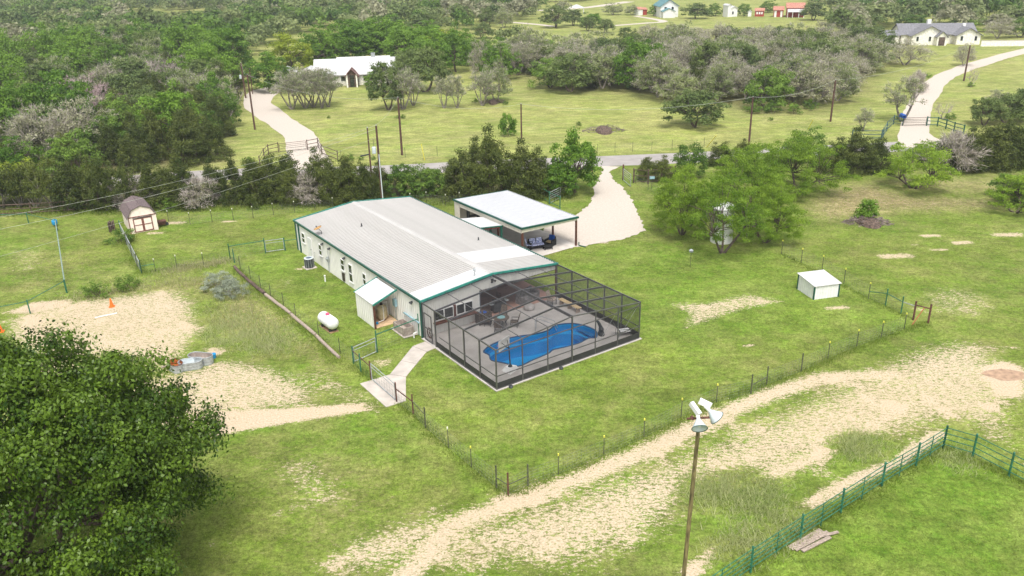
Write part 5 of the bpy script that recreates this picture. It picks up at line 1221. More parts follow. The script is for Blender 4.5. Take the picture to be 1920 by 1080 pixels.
gc = thing('farm_outbuilding', 'white roofed outbuilding half hidden between farmhouse and oaks', 'shed', (*at(580, 164), 0), r_)
gable(gc, -2.0, 2.5, 0, 5, 2.5, 3.6, 'y', M_DARK, M_ROOFW, .3)
P, r_, L_ = place2((1694,85), (1839,84))
sh = thing('stone_house', 'cream stone house with charcoal roof and two front gables at the upper right', 'house', P, r_)
e, k = 2.7, L_
e = 2.4
gable(sh, 0, k*.98, 3, 12, e, 4.6, 'x', M_LIME, M_SLATE); gable(sh, k*.10, k*.557, 0, 7.5, e, 4.6, 'y', M_LIME, M_SLATE, .5); gable(sh, k*.687, k*.99, .5, 7.5, e, 4.0, 'y', M_LIME, M_SLATE, .5)
gable(sh, k*.40, k*.52, -1.6, .3, 2.3, 3.4, 'y', M_LIME, M_SLATE, .35)
MB().box(k*.42, k*.50, -1.66, -1.61, .05, 2.1).build('door', M_WOODD, sh)
MB().box(k*.39, k*.44, 7.2, 8.2, 4.2, 5.7).build('chimney', M_WHITE, sh); MB().box(k*.84, k*.88, 6, 7, 3.5, 4.7).build('chimney', M_WHITE, sh)
for x, y in ((.15, 0), (.31, 0), (.73, .5), (.91, .5)): far_window(sh, k*x, k*x+.75, .9, 2.2, y)
far_window(sh, k*.57, k*.57+.6, .9, 2.2, 3)
P, r_, L_ = place2((1643,83), (1684,83))
sg2 = thing('side_garage', 'small cream garage with grey roof left of the stone house', 'garage', P, r_); gable(sg2, 0, L_, 0, 5, 2.2, 3.2, 'x', M_LIME, M_SLATE, .3); far_window(sg2, L_*.3, L_*.5, .9, 1.8, 0)
P, r_, L_ = place2((1839,87), (1960,86))
gw = thing('garden_wall', 'long pale stone garden wall right of the stone house', 'wall', P, r_); MB().box(0, L_, 0, .4, 0, 1.3).build('wall', M_LIME, gw); MB().box(0, L_, -.05, .45, 1.3, 1.42).build('coping', M_CONC, gw)
P, r_, L_ = place2((1600,76), (1692,91))
gw = thing('garden_wall', 'low stone retaining wall curving left of the stone house', 'wall', P, r_); MB().box(0, L_, 0, .4, 0, .5).build('wall', M_LIME, gw); MB().box(0, L_, -.05, .45, .5, .58).build('coping', M_CONC, gw)
P, r_, L_ = place2((1238,33), (1271,32))
gh = thing('green_roofed_house', 'tall white house with bluish green metal roof in the far field', 'house', P, r_); M_BG = mat('blue_green_roof', (0.10, 0.24, 0.26), 0.5)
gable(gh, 0, L_, 0, 10, 4.0, 6.2, 'y', M_WHITE, M_BG, .5); gable(gh, .3, L_*.7, -3, .2, 2.3, 3.3, 'y', M_WHITE, M_BG, .3)
for x in (.2, .6): far_window(gh, L_*x, L_*x+1, 2.6, 3.8, -.0)
P, r_, L_ = place2((1197,29), (1213,28)); o = thing('pump_house', 'tiny white and red shed left of the green roofed house', 'shed', P, r_); gable(o, 0, L_*.5, 0, 3, 2.2, 2.8, 'x', M_WHITE, M_SALMON, .2); gable(o, L_*.52, L_, 0, 3, 2.0, 2.6, 'x', M_RED, M_SALMON, .2)
P, r_, L_ = place2((1363,32), (1382,31)); o = thing('white_cottage', 'narrow white cottage in the far clearing', 'cottage', P, r_); gable(o, 0, L_*.3, -.4, 3, 4.0, 4.4, 'y', M_WHITE, M_ROOFW, .2); gable(o, L_*.32, L_, 0, 4, 2.8, 3.6, 'y', M_WHITE, M_ROOFW, .3); far_window(o, L_*.45, L_*.65, .8, 2.0, 0)
P, r_, L_ = place2((1402,31), (1408,31)); o = thing('white_playhouse', 'very small white hut between the cottage and the red shed', 'hut', P, r_); gable(o, 0, max(L_, 1.2), 0, 2, 1.6, 2.2, 'y', M_WHITE, M_ROOFW, .2)
P, r_, L_ = place2((1415,31), (1432,31)); o = thing('red_shed', 'small red shed with white windows in the far clearing', 'shed', P, r_); gable(o, 0, L_, 0, 3, 2.0, 2.7, 'x', M_RED, M_SALMON, .2)
for x in (.15, .42, .68): far_window(o, L_*x, L_*x+.55, .8, 1.6, 0, M_WHITE)
P, r_, L_ = place2((1450,32), (1468,32)); o = thing('small_red_barn', 'small red barn with orange brown roof at the far clearing', 'barn', P, r_); gable(o, 0, L_, 0, 5, 2.4, 3.4, 'x', M_RED, M_SALMON, .3); MB().box(.2, 1.0, -.03, -.005, 0, 2.2).build('door', M_WHITE, o); MB().box(L_-1.0, L_-.3, -.03, -.005, 0, 2.0).build('door', M_WHITE, o)
P, r_, L_ = place2((1474,33), (1507,33)); o = thing('large_red_barn', 'larger red barn with pale red roof and lean-to in the far clearing', 'barn', P, r_); gable(o, 0, L_, 2, 8, 3.2, 4.6, 'x', M_RED, M_SALMON, .3)
MB().hull2([Vector(v) for v in [(.3, -1, 1.9), (L_, -1, 1.9), (L_, 1.9, 2.7), (.3, 1.9, 2.7)]], [Vector(v) for v in [(.3, -1, 2.0), (L_, -1, 2.0), (L_, 1.9, 2.8), (.3, 1.9, 2.8)]]).build('lean_to_roof', M_ROOFW, o)
for x in (.4, L_*.35, L_*.7, L_-.1): MB().box(x-.1, x+.1, -.95, -.75, 0, 1.9).build('post', M_WHITE, o)
P, r_, L_ = place2((1076,27), (1094,26)); o = thing('pavilion', 'small open pavilion with pale roof beside the far track', 'pavilion', P, r_)
MB().hull2([Vector(v) for v in [(-.4, -.4, 2.4), (L_+.4, -.4, 2.4), (L_+.4, 4.4, 2.4), (-.4, 4.4, 2.4)]], [Vector(v) for v in [(L_*.45, 1.9, 3.6), (L_*.55, 1.9, 3.6), (L_*.55, 2.1, 3.6), (L_*.45, 2.1, 3.6)]]).build('roof', M_ROOFW, o)
for x in (0, L_):
    for y in (0, 4): MB().box(x-.12, x+.12, y-.12, y+.12, 0, 2.4).build('post', M_WHITE, o)
P, r_, L_ = place2((112,16), (186,13)); o = thing('red_roofed_house', 'distant house with salmon tiled roofs among woods at the upper left', 'house', P, r_)
gable(o, 0, L_*.3, 0, 9, 2.8, 4.6, 'x', M_LIME, M_SALMON, .5); gable(o, L_*.3, L_*.55, 2, 10, 3.6, 6.2, 'x', M_LIME, M_SALMON, .5); gable(o, L_*.55, L_, 0, 9, 3.0, 5.4, 'x', M_BROWN, M_SALMON, .5)
for x in (.08, .18, .62, .8): far_window(o, L_*x, L_*x+1.4, .9, 2.2, 0)

# ------------------------------------------------------------------ plants
def leaf_quads(rng, C, N, size, asp, up=0.35, flat_=0.5):
    """one diamond leaf at each point C, facing roughly N"""
    n = len(C)
    nn = N + rng.normal(0, flat_, (n, 3)) + np.array([0, 0, up]); nn /= np.linalg.norm(nn, axis=1)[:, None]
    t = rng.normal(0, 1, (n, 3)); t -= (t*nn).sum(1)[:, None]*nn; t /= np.linalg.norm(t, axis=1)[:, None]; b = np.cross(nn, t)
    s = size*rng.uniform(.6, 1.3, n)[:, None]
    V = np.stack([C + t*s*.5, C + b*s*.5*asp, C - t*s*.5, C - b*s*.5*asp], 1).reshape(-1, 3)
    return V, np.arange(4*n).reshape(n, 4)

def clump_leaves(rng, cen, rad, per, squash=.7, shell=.55):
    n = len(cen); tot = n*per; d = rng.normal(0, 1, (tot, 3)); d /= np.linalg.norm(d, axis=1)[:, None]
    d[:, 2] = np.where(d[:, 2] < -.35, -d[:, 2], d[:, 2])
    r = rng.uniform(shell, 1.0, tot)**.8 * (1+.25*rng.normal(0, 1, tot).clip(-1, 1)); c = np.repeat(cen, per, 0); rr = np.repeat(rad, per)
    off = d*(r*rr)[:, None]; off[:, 2] *= squash
    return c+off, d

def bezier_tube(mb, p, q, r0, r1, rg, n=4, sag=0.1, sides=5):
    p = np.array(p, float); q = np.array(q, float); L_ = np.linalg.norm(q-p); mid = (p+q)/2 + rg.normal(0, .10, 3)*L_; mid[2] += sag*L_
    pts = [(1-t)**2*p+2*t*(1-t)*mid+t*t*q for t in np.linspace(0, 1, n+1)]; rs = np.linspace(r0, r1, n+1)
    for i in range(n): mb.tube(pts[i], pts[i+1], rs[i], rs[i+1], sides, cap=False)
    return pts

def tree_meshes(seed, kind):
    rg = np.random.default_rng(seed); K = KINDS[kind]
    H, R, nc, per, ls, asp = K['h'], K['r'], K['nc'], K['per'], K['ls'], K['asp']
    z0, crad, stems = K['z0'], K['cr'], K['stems']; bark = K['bark']
    # lobed crown: clump centres in an uneven volume
    lob = [(rg.uniform(0, 2*math.pi), rg.uniform(.12, .32)*K.get('lob', 1)) for _ in range(4)]
    cen = []
    while len(cen) < nc:
        d = rg.normal(0, 1, 3); d /= np.linalg.norm(d)
        if d[2] < -.55: continue
        a = math.atan2(d[1], d[0]); lf = 1 + sum(w_*math.cos((i+2)*(a-p_)) for i, (p_, w_) in enumerate(lob))*.55
        rr = rg.uniform(K.get('hol', .45), 1)**.6; f = K.get('shape', 'dome')
        x, y = d[0]*R*rr*lf, d[1]*R*rr*lf; z = d[2]*rr
        zc = (z+.35)/1.35
        if f == 'cone': k = 1-.55*max(0, zc); x *= k; y *= k
        cen.append((x, y, z0 + max(0, zc)*(H-z0-crad*.5)*(1+K.get('zn', .12)*rg.normal())))
    cen = np.array(cen); cen[:, 2] = np.clip(cen[:, 2], .25, H)
    mb = MB(); tips = []
    th = z0*.75 if stems > 1 else z0*.9
    for s in range(stems):
        a = 2*math.pi*s/stems + rg.uniform(-.4, .4); lean = K.get('lean', .3)
        base = (math.cos(a)*.12*(stems > 1), math.sin(a)*.12*(stems > 1), -.1)
        top = (math.cos(a)*R*lean*(stems > 1)+rg.normal(0, .1), math.sin(a)*R*lean*(stems > 1)+rg.normal(0, .1), max(.5, th+rg.uniform(0, .25)*(H-th)))
        pts = bezier_tube(mb, base, top, K['tr'], K['tr']*.6, rg, 5, -.05, 7); tips.append(pts[3:])
    tp = np.array([p for t in tips for p in t])
    order = rg.permutation(nc)[:K.get('limbs', 26)]
    for i in order:
        c = cen[i]; j = np.argmin(((tp-c)**2).sum(1)+rg.uniform(0, 1, len(tp)))
        bezier_tube(mb, tp[j], c, K['tr']*.38, K['tr']*.08, rg, 4, .08, 4)
        for _ in range(K.get('twigs', 0)):
            e = c + rg.normal(0, 1, 3)*crad*.9; e[2] = c[2]+abs(e[2]-c[2]); bezier_tube(mb, c-(c-tp[j])*.25, e, K['tr']*.12, K['tr']*.03, rg, 2, .05, 3)
    trunk = mb.mesh('trunk', bark)
    rad = crad*rg.uniform(.65, 1.25, nc)
    C, D = clump_leaves(rg, cen, rad, per, K.get('sq', .7), .35)
    keep = rg.uniform(0, 1, len(C)) < K.get('dens', 1.0); C, D = C[keep], D[keep]
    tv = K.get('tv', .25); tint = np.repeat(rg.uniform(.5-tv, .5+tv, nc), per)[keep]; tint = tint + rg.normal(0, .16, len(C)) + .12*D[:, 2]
    C[:, 2] = np.maximum(C[:, 2], .05)
    V, Fq = leaf_quads(rg, C, D, ls, asp, K.get('up', .35), K.get('rnd', .5))
    if K.get('twigleaf'):      # thin grey twigs as slivers among the leaves
        n2 = int(len(C)*K['twigleaf']); ii = rg.integers(0, len(C), n2)
        d2 = C[ii]-np.array([0, 0, z0]); d2 /= np.linalg.norm(d2, axis=1)[:, None]+1e-6; d2 += rg.normal(0, .5, (n2, 3)); d2 /= np.linalg.norm(d2, axis=1)[:, None]
        sd_ = np.cross(d2, rg.normal(0, 1, (n2, 3))); sd_ /= np.linalg.norm(sd_, axis=1)[:, None]
        ln = rg.uniform(.35, .9, n2)[:, None]*K.get('twl', 1.0); a_ = C[ii]
        TV = np.stack([a_-sd_*K.get('tww', .022), a_+sd_*K.get('tww', .022), a_+d2*ln], 1).reshape(-1, 3)
        tw = np_mesh('twigs', TV, np.arange(3*n2).reshape(n2, 3), K.get('twm', L_TWIG))
    else: tw = None
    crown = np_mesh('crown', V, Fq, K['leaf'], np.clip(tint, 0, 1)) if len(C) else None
    return trunk, crown, tw

KINDS = {
 'bigoak': dict(lob=.35, zn=.03, tv=.38, h=9.3, r=6.9, nc=560, per=430, ls=.14, asp=.62, z0=2.0, cr=.86, stems=3, tr=.28, bark=M_BARK, leaf=L_OAK, limbs=90, hol=.55, lean=.25, sq=.75, rnd=.6),
 'oak':    dict(h=6.8, r=3.9, nc=90, per=85, ls=.34, asp=.6, z0=1.6, cr=.95, stems=2, tr=.22, bark=M_BARK, leaf=L_LIVE, limbs=30),
 'elm':    dict(h=8.5, r=4.4, nc=100, per=85, ls=.38, asp=.6, z0=1.6, cr=1.1, stems=1, tr=.26, bark=M_BARK, leaf=L_ELM, limbs=25),
 'yelm':   dict(h=8.5, r=4.4, nc=100, per=85, ls=.38, asp=.6, z0=1.6, cr=1.1, stems=1, tr=.26, bark=M_BARK, leaf=L_YEL, limbs=25),
 'mid':    dict(h=5.5, r=3.0, nc=75, per=100, ls=.26, asp=.6, z0=.7, cr=.8, stems=2, tr=.14, bark=M_BARK, leaf=L_MID, limbs=20),
 'jun':    dict(h=5.6, r=2.7, nc=120, per=110, ls=.22, asp=.42, z0=.3, cr=.62, stems=3, tr=.12, bark=M_BARK, leaf=L_JUN, limbs=22, shape='cone', sq=1.05, up=.05, rnd=.9, hol=.35),
 'junopen':dict(h=5.4, r=2.8, nc=70, per=85, ls=.27, asp=.42, z0=1.7, cr=.66, stems=5, tr=.10, bark=M_BARKG, leaf=L_JUN, limbs=40, sq=.95, up=.05, rnd=.9, hol=.3, lean=.45),
 'grey':   dict(h=6.2, r=3.7, nc=80, per=52, ls=.27, asp=.5, z0=1.4, cr=.95, stems=3, tr=.16, bark=M_BARKG, leaf=L_GREY, limbs=50, twigs=2, twigleaf=.4, rnd=.9),
 'olive':  dict(h=6.5, r=3.8, nc=85, per=70, ls=.30, asp=.55, z0=1.4, cr=.95, stems=2, tr=.18, bark=M_BARKG, leaf=leaf_mat('olive_oak_leaves', (0.14, 0.19, 0.06), (0.33, 0.38, 0.15), .35), limbs=35, twigs=1, twigleaf=.3),
 'sparse': dict(h=6.8, r=3.2, nc=55, per=60, ls=.24, asp=.5, z0=2.6, cr=.75, stems=4, tr=.15, bark=M_BARKG, leaf=leaf_mat('sparse_oak_leaves', (0.16, 0.20, 0.085), (0.34, 0.38, 0.18), .35), limbs=55, twigs=2, twigleaf=.3, hol=.25, lean=.5),
 'brush':  dict(h=3.0, r=2.2, nc=40, per=40, ls=.2, asp=.5, z0=.4, cr=.7, stems=5, tr=.06, bark=M_BARKG, leaf=L_GREY, limbs=40, twigs=4, twigleaf=1.6, rnd=.9),
 'mesq':   dict(h=7.2, r=4.6, nc=250, per=150, ls=.21, asp=.30, z0=1.1, cr=.72, stems=4, tr=.15, bark=M_BARK, leaf=L_MESQ, limbs=90, hol=.35, lean=.45, sq=.6, up=.15, rnd=.9),
 'tmesq':  dict(h=6.6, r=4.0, nc=130, per=130, ls=.21, asp=.30, z0=1.9, cr=.62, stems=3, tr=.13, bark=M_BARK, leaf=L_MESQ, limbs=70, hol=.5, lean=.5, sq=.6, up=.15, rnd=.9),
 'smesq':  dict(h=4.6, r=3.2, nc=90, per=95, ls=.24, asp=.32, z0=1.2, cr=.62, stems=4, tr=.12, bark=M_BARK, leaf=L_MESQ, limbs=50, hol=.35, lean=.5, sq=.6, up=.15, rnd=.9),
 'dead':   dict(h=6.5, r=3.0, nc=26, per=1, ls=.1, asp=.3, z0=2.0, cr=.9, stems=3, tr=.16, bark=M_DEAD, leaf=L_GREY, limbs=26, twigs=7, dens=0.0, lean=.5, hol=.5),
 'pink':   dict(h=5.5, r=4.0, nc=80, per=40, ls=.12, asp=.3, z0=1.0, cr=1.0, stems=4, tr=.12, bark=M_DEAD, leaf=L_GREY, limbs=50, twigs=3, dens=.25, twigleaf=7.0, twl=.8, tww=.03, twm=mat('mauve_bare_twigs', (0.50, 0.38, 0.38), .95, var=.2)),
 'sage':   dict(h=1.7, r=1.35, nc=60, per=90, ls=.10, asp=.5, z0=.1, cr=.32, stems=5, tr=.03, bark=M_BARKG, leaf=L_SAGE, limbs=20, hol=.6),
 'bush':   dict(h=1.4, r=.95, nc=30, per=60, ls=.13, asp=.45, z0=.1, cr=.32, stems=4, tr=.02, bark=M_BARK, leaf=L_MID, limbs=12, hol=.4),
 'vine':   dict(h=1.6, r=.95, nc=40, per=80, ls=.14, asp=.7, z0=.1, cr=.35, stems=1, tr=.05, bark=M_BARK, leaf=L_ELM, limbs=6, hol=.5),
}
NVAR = {'bigoak': 1, 'mesq': 2, 'jun': 4, 'grey': 4, 'oak': 3, 'olive': 3, 'elm': 3, 'junopen': 3}
VAR = {}
def variant(kind, i):
    if (kind, i) not in VAR: VAR[(kind, i)] = tree_meshes(hash_seed(kind)+i*17, kind)
    return VAR[(kind, i)]
def hash_seed(s): return sum(ord(c)*(i+3) for i, c in enumerate(s))
TREE_N = {'bigoak': 'live_oak_tree', 'oak': 'live_oak_tree', 'elm': 'elm_tree', 'yelm': 'elm_tree', 'mid': 'broadleaf_tree', 'jun': 'juniper_tree', 'junopen': 'juniper_tree', 'grey': 'grey_oak_tree', 'olive': 'oak_tree', 'sparse': 'oak_tree', 'brush': 'brushy_thicket', 'mesq': 'mesquite_tree', 'smesq': 'mesquite_tree', 'tmesq': 'mesquite_tree', 'dead': 'dead_tree', 'pink': 'bare_tree', 'sage': 'sage_bush', 'bush': 'green_bush', 'vine': 'vine_bush'}
trng = random.Random(77)
def plant(kind, X, Y, wid=None, hgt=None, label=None, group=None, cat=None, i=None, z=0.0):
    K = KINDS[kind]; i = trng.randrange(NVAR.get(kind, 2)) if i is None else i
    tr_, cr_, tw_ = variant(kind, i)
    sx = (wid/2/K['r']*.93) if wid else 1; sz = (hgt/K['h']) if hgt else sx
    c = cat or ('bush' if kind in ('sage', 'bush', 'vine') else 'thicket' if kind == 'brush' else 'tree')
    t = thing(TREE_N[kind], label, c, (X, Y, z), trng.uniform(0, 6.28), group); t.scale = (sx, sx*trng.uniform(.93, 1.07), sz)
    obj('trunk' if c == 'tree' else 'stem', tr_, t)
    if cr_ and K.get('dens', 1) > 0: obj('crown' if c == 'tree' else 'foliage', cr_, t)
    if tw_: obj('twigs', tw_, t)
    return t
def plant_px(kind, base, xl, xr, ytop, label, group=None, i=None, hs=1.0):
    X, Y = at(*base); d = math.sqrt(X*X+Y*Y+CAM_H**2)
    wid = (xr-xl)/F_PX*d*.97; hgt = max(.5, height(base[0], base[1], ytop))*hs
    return plant(kind, X, Y, wid, hgt, label, group, None, i)

# foreground oak
KINDS['bigoak']['h'] = 9.3
plant('bigoak', -20.2, 27.4, 16.4, 12.7, 'huge dense dark green oak filling the lower left corner', i=0)
# mesquites
T = plant_px
T('tmesq', (1354,474), 1270, 1430, 300, 'large feathery mesquite in front of the white water tank', i=0, hs=.86)
T('mesq', (1435,455), 1372, 1495, 305, 'full mesquite just right of the white water tank', i=1, hs=.82)
T('mesq', (1395,395), 1310, 1470, 268, 'mesquite at the back of the large clump', i=0, hs=.95)
T('mesq', (1278,440), 1212, 1338, 310, 'smaller mesquite on the left edge of the clump', i=0)
T('mesq', (1492,362), 1425, 1580, 252, 'spreading mesquite behind the big clump with visible grey limbs', i=1)
T('smesq', (1713,353), 1652, 1783, 266, 'lone round mesquite with forked trunk on the brown grass', i=1)
T('smesq', (1905,398), 1852, 1960, 330, 'yellow green mesquite cut by the right edge', i=0)
T('mid', (1905,375), 1875, 1960, 322, 'small round green tree behind the right edge mesquite')
T('smesq', (1420,335), 1360, 1470, 268, 'pale mesquite between the drive hedge and the spreading mesquite')
T('mid', (1292,333), 1255, 1322, 262, 'fresh green tree right of the driveway gate')
T('mid', (1512,300), 1480, 1552, 240, 'bright green tree behind the spreading mesquite')
for b_, l_, r_, t_, lb in (((1212,336),1188,1240,296,'dark juniper nearest the driveway gate'),((1240,338),1215,1268,294,'dark juniper second from the driveway gate'),((1352,310),1322,1385,268,'dark juniper left of the brown utility pole'),((1392,308),1370,1415,262,'dark juniper at the foot of the brown utility pole')):
    T('jun', b_, l_, r_, t_, lb)
ORDR = {'jun': iter(['second','third','fourth','first','sixth','seventh','eighth','ninth','fifth']), 'brush': iter(['only']*3), 'mid': iter(['only']*3)}
for k, (x, y, w_, tp, kd) in enumerate(((1575,322,60,262,'jun'),(1605,325,70,243,'jun'),(1640,322,60,262,'jun'),(1560,318,55,270,'jun'),(1782,318,70,250,'brush'),(1812,318,70,245,'jun'),(1850,316,80,232,'jun'),(1885,312,80,225,'jun'),(1925,308,80,230,'jun'),(1765,312,50,262,'jun'),(1740,300,50,268,'mid'))):
    T(kd, (x, y), x-w_/2-6, x+w_/2+6, tp, {'jun': 'dark brownish juniper in the right road hedge, '+next(ORDR['jun'])+' from the left' if kd == 'jun' else '', 'brush': 'grey twiggy thicket in the right road hedge', 'mid': 'leafy tree in the right road hedge behind the lone mesquite'}[kd], 'hedge along the road at the right')
# hedge between house and road, left to centre
hr_ = random.Random(3)
ORD = ['first','second','third','fourth','fifth','sixth','seventh','eighth','ninth','tenth','eleventh','twelfth','thirteenth','fourteenth','fifteenth']
HC = {}
def nth(lab, grp):
    HC[grp+lab] = HC.get(grp+lab, 0)+1; return lab + ', ' + ORD[min(14, HC[grp+lab]-1)] + ' from the left'
def hedge(x0, x1, ybase, dx, top, kinds, grp, lab):
    x = x0
    while x < x1:
        kd = hr_.choice(kinds); w_ = dx*hr_.uniform(1.6, 2.3); y = ybase(x)+hr_.uniform(-5, 3); tp = top(x)+hr_.uniform(-8, 12) if kd != 'brush' else y-52
        T(kd, (x, y), x-w_/2, x+w_/2, tp, nth(lab[kd], grp), grp); x += dx*hr_.uniform(.75, 1.15)
HL_ = {'jun': 'dark green juniper in the hedge left of the ranch house', 'junopen': 'juniper with several bare leaning trunks left of the garden shed', 'mid': 'fresh green broadleaf tree mixed in the left hedge', 'brush': 'grey bare twiggy thicket in the left hedge', 'elm': 'bright green tree in the left hedge'}
hedge(-60, 250, lambda x: 392, 34, lambda x: 300, ['junopen', 'junopen', 'junopen', 'jun'], 'junipers along the left yard', HL_)
hedge(255, 480, lambda x: 386-(x-255)*.02, 34, lambda x: 305, ['jun', 'jun', 'jun', 'brush', 'jun'], 'junipers along the left yard', HL_)
HL2 = dict(HL_); HL2.update(jun='dark juniper in the row behind the ranch house roof', mid='leafy green tree in the row behind the ranch house roof', brush='grey brush in the row behind the ranch house roof')
hedge(485, 700, lambda x: 380, 36, lambda x: 298, ['jun', 'jun', 'jun', 'brush'], 'trees between the house and the road', HL2)
T('jun', (548,374), 505, 590, 285, 'tall dark juniper in front of the left entrance gate'); T('jun', (598,374), 560, 645, 284, 'tall dark juniper right of the left entrance gate'); T('mid', (650,366), 620, 690, 312, 'green tree between the gate junipers and the transformer pole')
hedge(716, 850, lambda x: 370, 34, lambda x: 305, ['mid', 'jun', 'mid', 'jun'], 'trees between the house and the road', HL2)
for b_, l_, r_, t_, lb in (((870,372),825,915,285,'leftmost tall juniper in the clump behind the carport'),((925,372),880,975,244,'tallest dark juniper behind the carport'),((975,370),930,1025,268,'broad dark juniper right of the tallest one'),((1010,368),975,1055,282,'low dark juniper beside the bright tree'),((900,350),860,945,262,'back juniper behind the tallest pair'),((850,366),820,885,300,'small juniper at the left of the tall clump')):
    T('jun', b_, l_, r_, t_, lb)
T('elm', (1078,362), 1030, 1130, 248, 'rounded bright green tree at the left of the driveway', i=0); T('elm', (1050,366), 1015, 1085, 300, 'low bright green tree under the driveway tree', i=1)
T('mid', (318,392), 300, 338, 368, 'small fresh green sapling behind the garden shed'); T('bush', (228,455), 205, 252, 425, 'yellow green bush left of the garden shed door')
T('elm', (35,330), -5, 85, 262, 'bright round green tree in the front woods at the left edge'); T('yelm', (40,372), 10, 85, 296, 'yellow green tree among the left junipers')
# pasture trees
for i_, (b_, l_, r_, t_, lb) in enumerate((((548,205),488,570,128,'leftmost leaning oak in the pasture clump'),((573,203),540,610,122,'second thin oak of the pasture clump'),((588,201),560,632,124,'forked oak in the middle of the pasture clump'),((603,203),575,640,124,'low branched oak right of the pasture clump middle'),((616,200),590,648,121,'stout rightmost oak of the pasture clump'))):
    T('sparse', b_, l_, r_, t_, lb, 'cluster of oaks in the pasture')
T('oak', (728,206), 676, 745, 112, 'leafy dark oak in front of the farmhouse porch', i=0); T('sparse', (756,205), 722, 800, 120, 'grey leaning oak beside the dark pasture pole'); T('sparse', (775,198), 752, 802, 132, 'thin grey oak behind the dark pasture pole')
T('sparse', (833,203), 806, 852, 137, 'crooked nearly bare oak alone in the pasture', i=1); T('sparse', (857,203), 838, 880, 138, 'slim crooked oak beside the bare one', i=0); T('sparse', (905,198), 862, 925, 128, 'leaning pale oak with fallen limb in the pasture'); T('olive', (930,190), 900, 960, 116, 'tall slender oak right of the leaning one')
T('oak', (1303,238), 1252, 1362, 166, 'lone round dark live oak in the open pasture', i=1)
T('oak', (798,172), 750, 850, 84, 'dark live oak behind the twin pasture oaks', i=2); T('oak', (772,150), 735, 812, 90, 'dark live oak at the right end of the farmhouse')
T('mid', (612,166), 592, 634, 132, 'leafy tree at the left corner of the farmhouse')
T('mid', (702,163), 682, 724, 132, 'leafy tree right of the farmhouse porch')
T('mid', (652,158), 634, 668, 128, 'small round tree left of the farmhouse porch')
for b_, l_, r_, t_, kd, lb in (((505,170),468,552,100,'elm','bright green elm above the head of the left drive'),((548,140),508,588,60,'yelm','tall yellow green elm left of the farmhouse'),((600,130),560,650,52,'elm','tall green elm behind the left end of the farmhouse roof'),((650,118),605,705,40,'elm','large green elm behind the farmhouse ridge'),((712,112),665,765,38,'elm','large dark green elm behind the farmhouse chimney'),((760,120),715,800,50,'elm','green elm behind the right end of the farmhouse'),((815,125),770,850,56,'elm','broad bright elm right of the farmhouse'),((855,135),820,892,56,'elm','bright elm at the right end of the row'),((540,172),520,565,122,'mid','small green tree at the drive end'),((690,100),650,730,34,'elm','back row elm high behind the farmhouse'),((935,150),905,975,75,'elm','bright green tree where the grey woods begin'),((405,218),370,440,138,'elm','bright green tree at the woods edge beside the left drive'),((395,180),355,435,108,'elm','green tree above the woods edge by the left poles'),((425,238),395,452,160,'mid','dense green tree at the foot of the woods by the left drive')):
    T(kd, b_, l_, r_, t_, lb)
for b_, l_, r_, t_, kd, lb in (((626,122),590,662,48,'elm','green elm filling the gap behind the left farmhouse roof'),((682,112),640,725,40,'elm','green elm in the middle of the row behind the farmhouse'),((738,110),695,785,44,'elm','green elm behind the right half of the farmhouse roof'),((785,112),745,828,48,'elm','dark green elm right of the farmhouse chimney'),((838,118),800,878,52,'yelm','yellowish elm near the right end of the elm row'),((870,122),838,902,58,'elm','last elm at the right end of the elm row'),((730,92),690,770,30,'elm','back elm above the farmhouse chimney'),((800,98),760,845,40,'elm','back elm above the dark oaks'),((908,148),880,938,80,'grey','grey oak at the left tip of the pale woods'),((905,122),878,935,64,'mid','green tree behind the left tip of the pale woods'),((950,128),918,985,70,'olive','olive oak behind the left tip of the pale woods'),((985,122),955,1018,72,'grey','grey oak above the left part of the pale woods'),((1020,118),990,1052,68,'mid','green tree above the left part of the pale woods')):
    T(kd, b_, l_, r_, t_, lb)
T('pink', (150,220), 82, 205, 145, 'broad mauve grey bare tree in the left woods', i=0); T('pink', (205,222), 150, 240, 158, 'smaller mauve bare tree right of the broad one', i=1)
for b_, l_, r_, t_, lb in (((265,165),235,290,98,'bleached dead tree leaning left in the woods'),((310,160),275,345,95,'branching bleached dead tree in the middle of the woods'),((345,150),320,372,100,'bleached dead tree behind the drive side elms'),((195,150),180,215,102,'thin bleached dead snag at the left')):
    T('dead', b_, l_, r_, t_, lb, 'bleached dead trees in the left woods')
T('sparse', (1690,228), 1648, 1712, 138, 'tall grey twiggy oak left of the stone house drive'); T('sparse', (1618,246), 1625, 1662, 200, 'leaning pale oak near the board fence'); T('brush', (1720,173), 1702, 1736, 135, 'small grey tree between drive and woods'); T('grey', (1697,122), 1664, 1738, 76, 'spreading grey oak on the lawn before the stone house'); T('grey', (1806,123), 1788, 1826, 82, 'small grey oak on the lawn right of the stone house')
T('dead', (1820,162), 1812, 1834, 120, 'thin bare stub tree by the leaning pole'); T('dead', (1766,222), 1748, 1785, 186, 'small dead tree right of the stone house drive')
T('oak', (1845,235), 1820, 1875, 180, 'dark live oak above the right hedge'); T('oak', (1885,230), 1852, 1925, 172, 'second dark live oak above the right hedge'); T('sparse', (1862,215), 1845, 1885, 165, 'thin pale oak behind the two dark live oaks'); T('oak', (1925,225), 1890, 1965, 165, 'live oak cut by the right edge above the hedge')
for b_, l_, r_, t_, kd, lb in (((1215,72),1190,1240,46,'grey','grey oak at the near side of the far middle field'),((1262,76),1238,1290,44,'olive','olive oak below the green roofed house'),((1308,78),1285,1332,50,'grey','grey oak right of the one below the green roofed house'),((985,84),965,1008,62,'olive','olive oak between elm row and far field'),((1175,74),1158,1194,50,'oak','dark oak left of the green roofed house track')):
    T(kd, b_, l_, r_, t_, lb)
T('vine', (953,255), 938, 968, 206, 'vine covered stub tree beside the dark pasture pole')
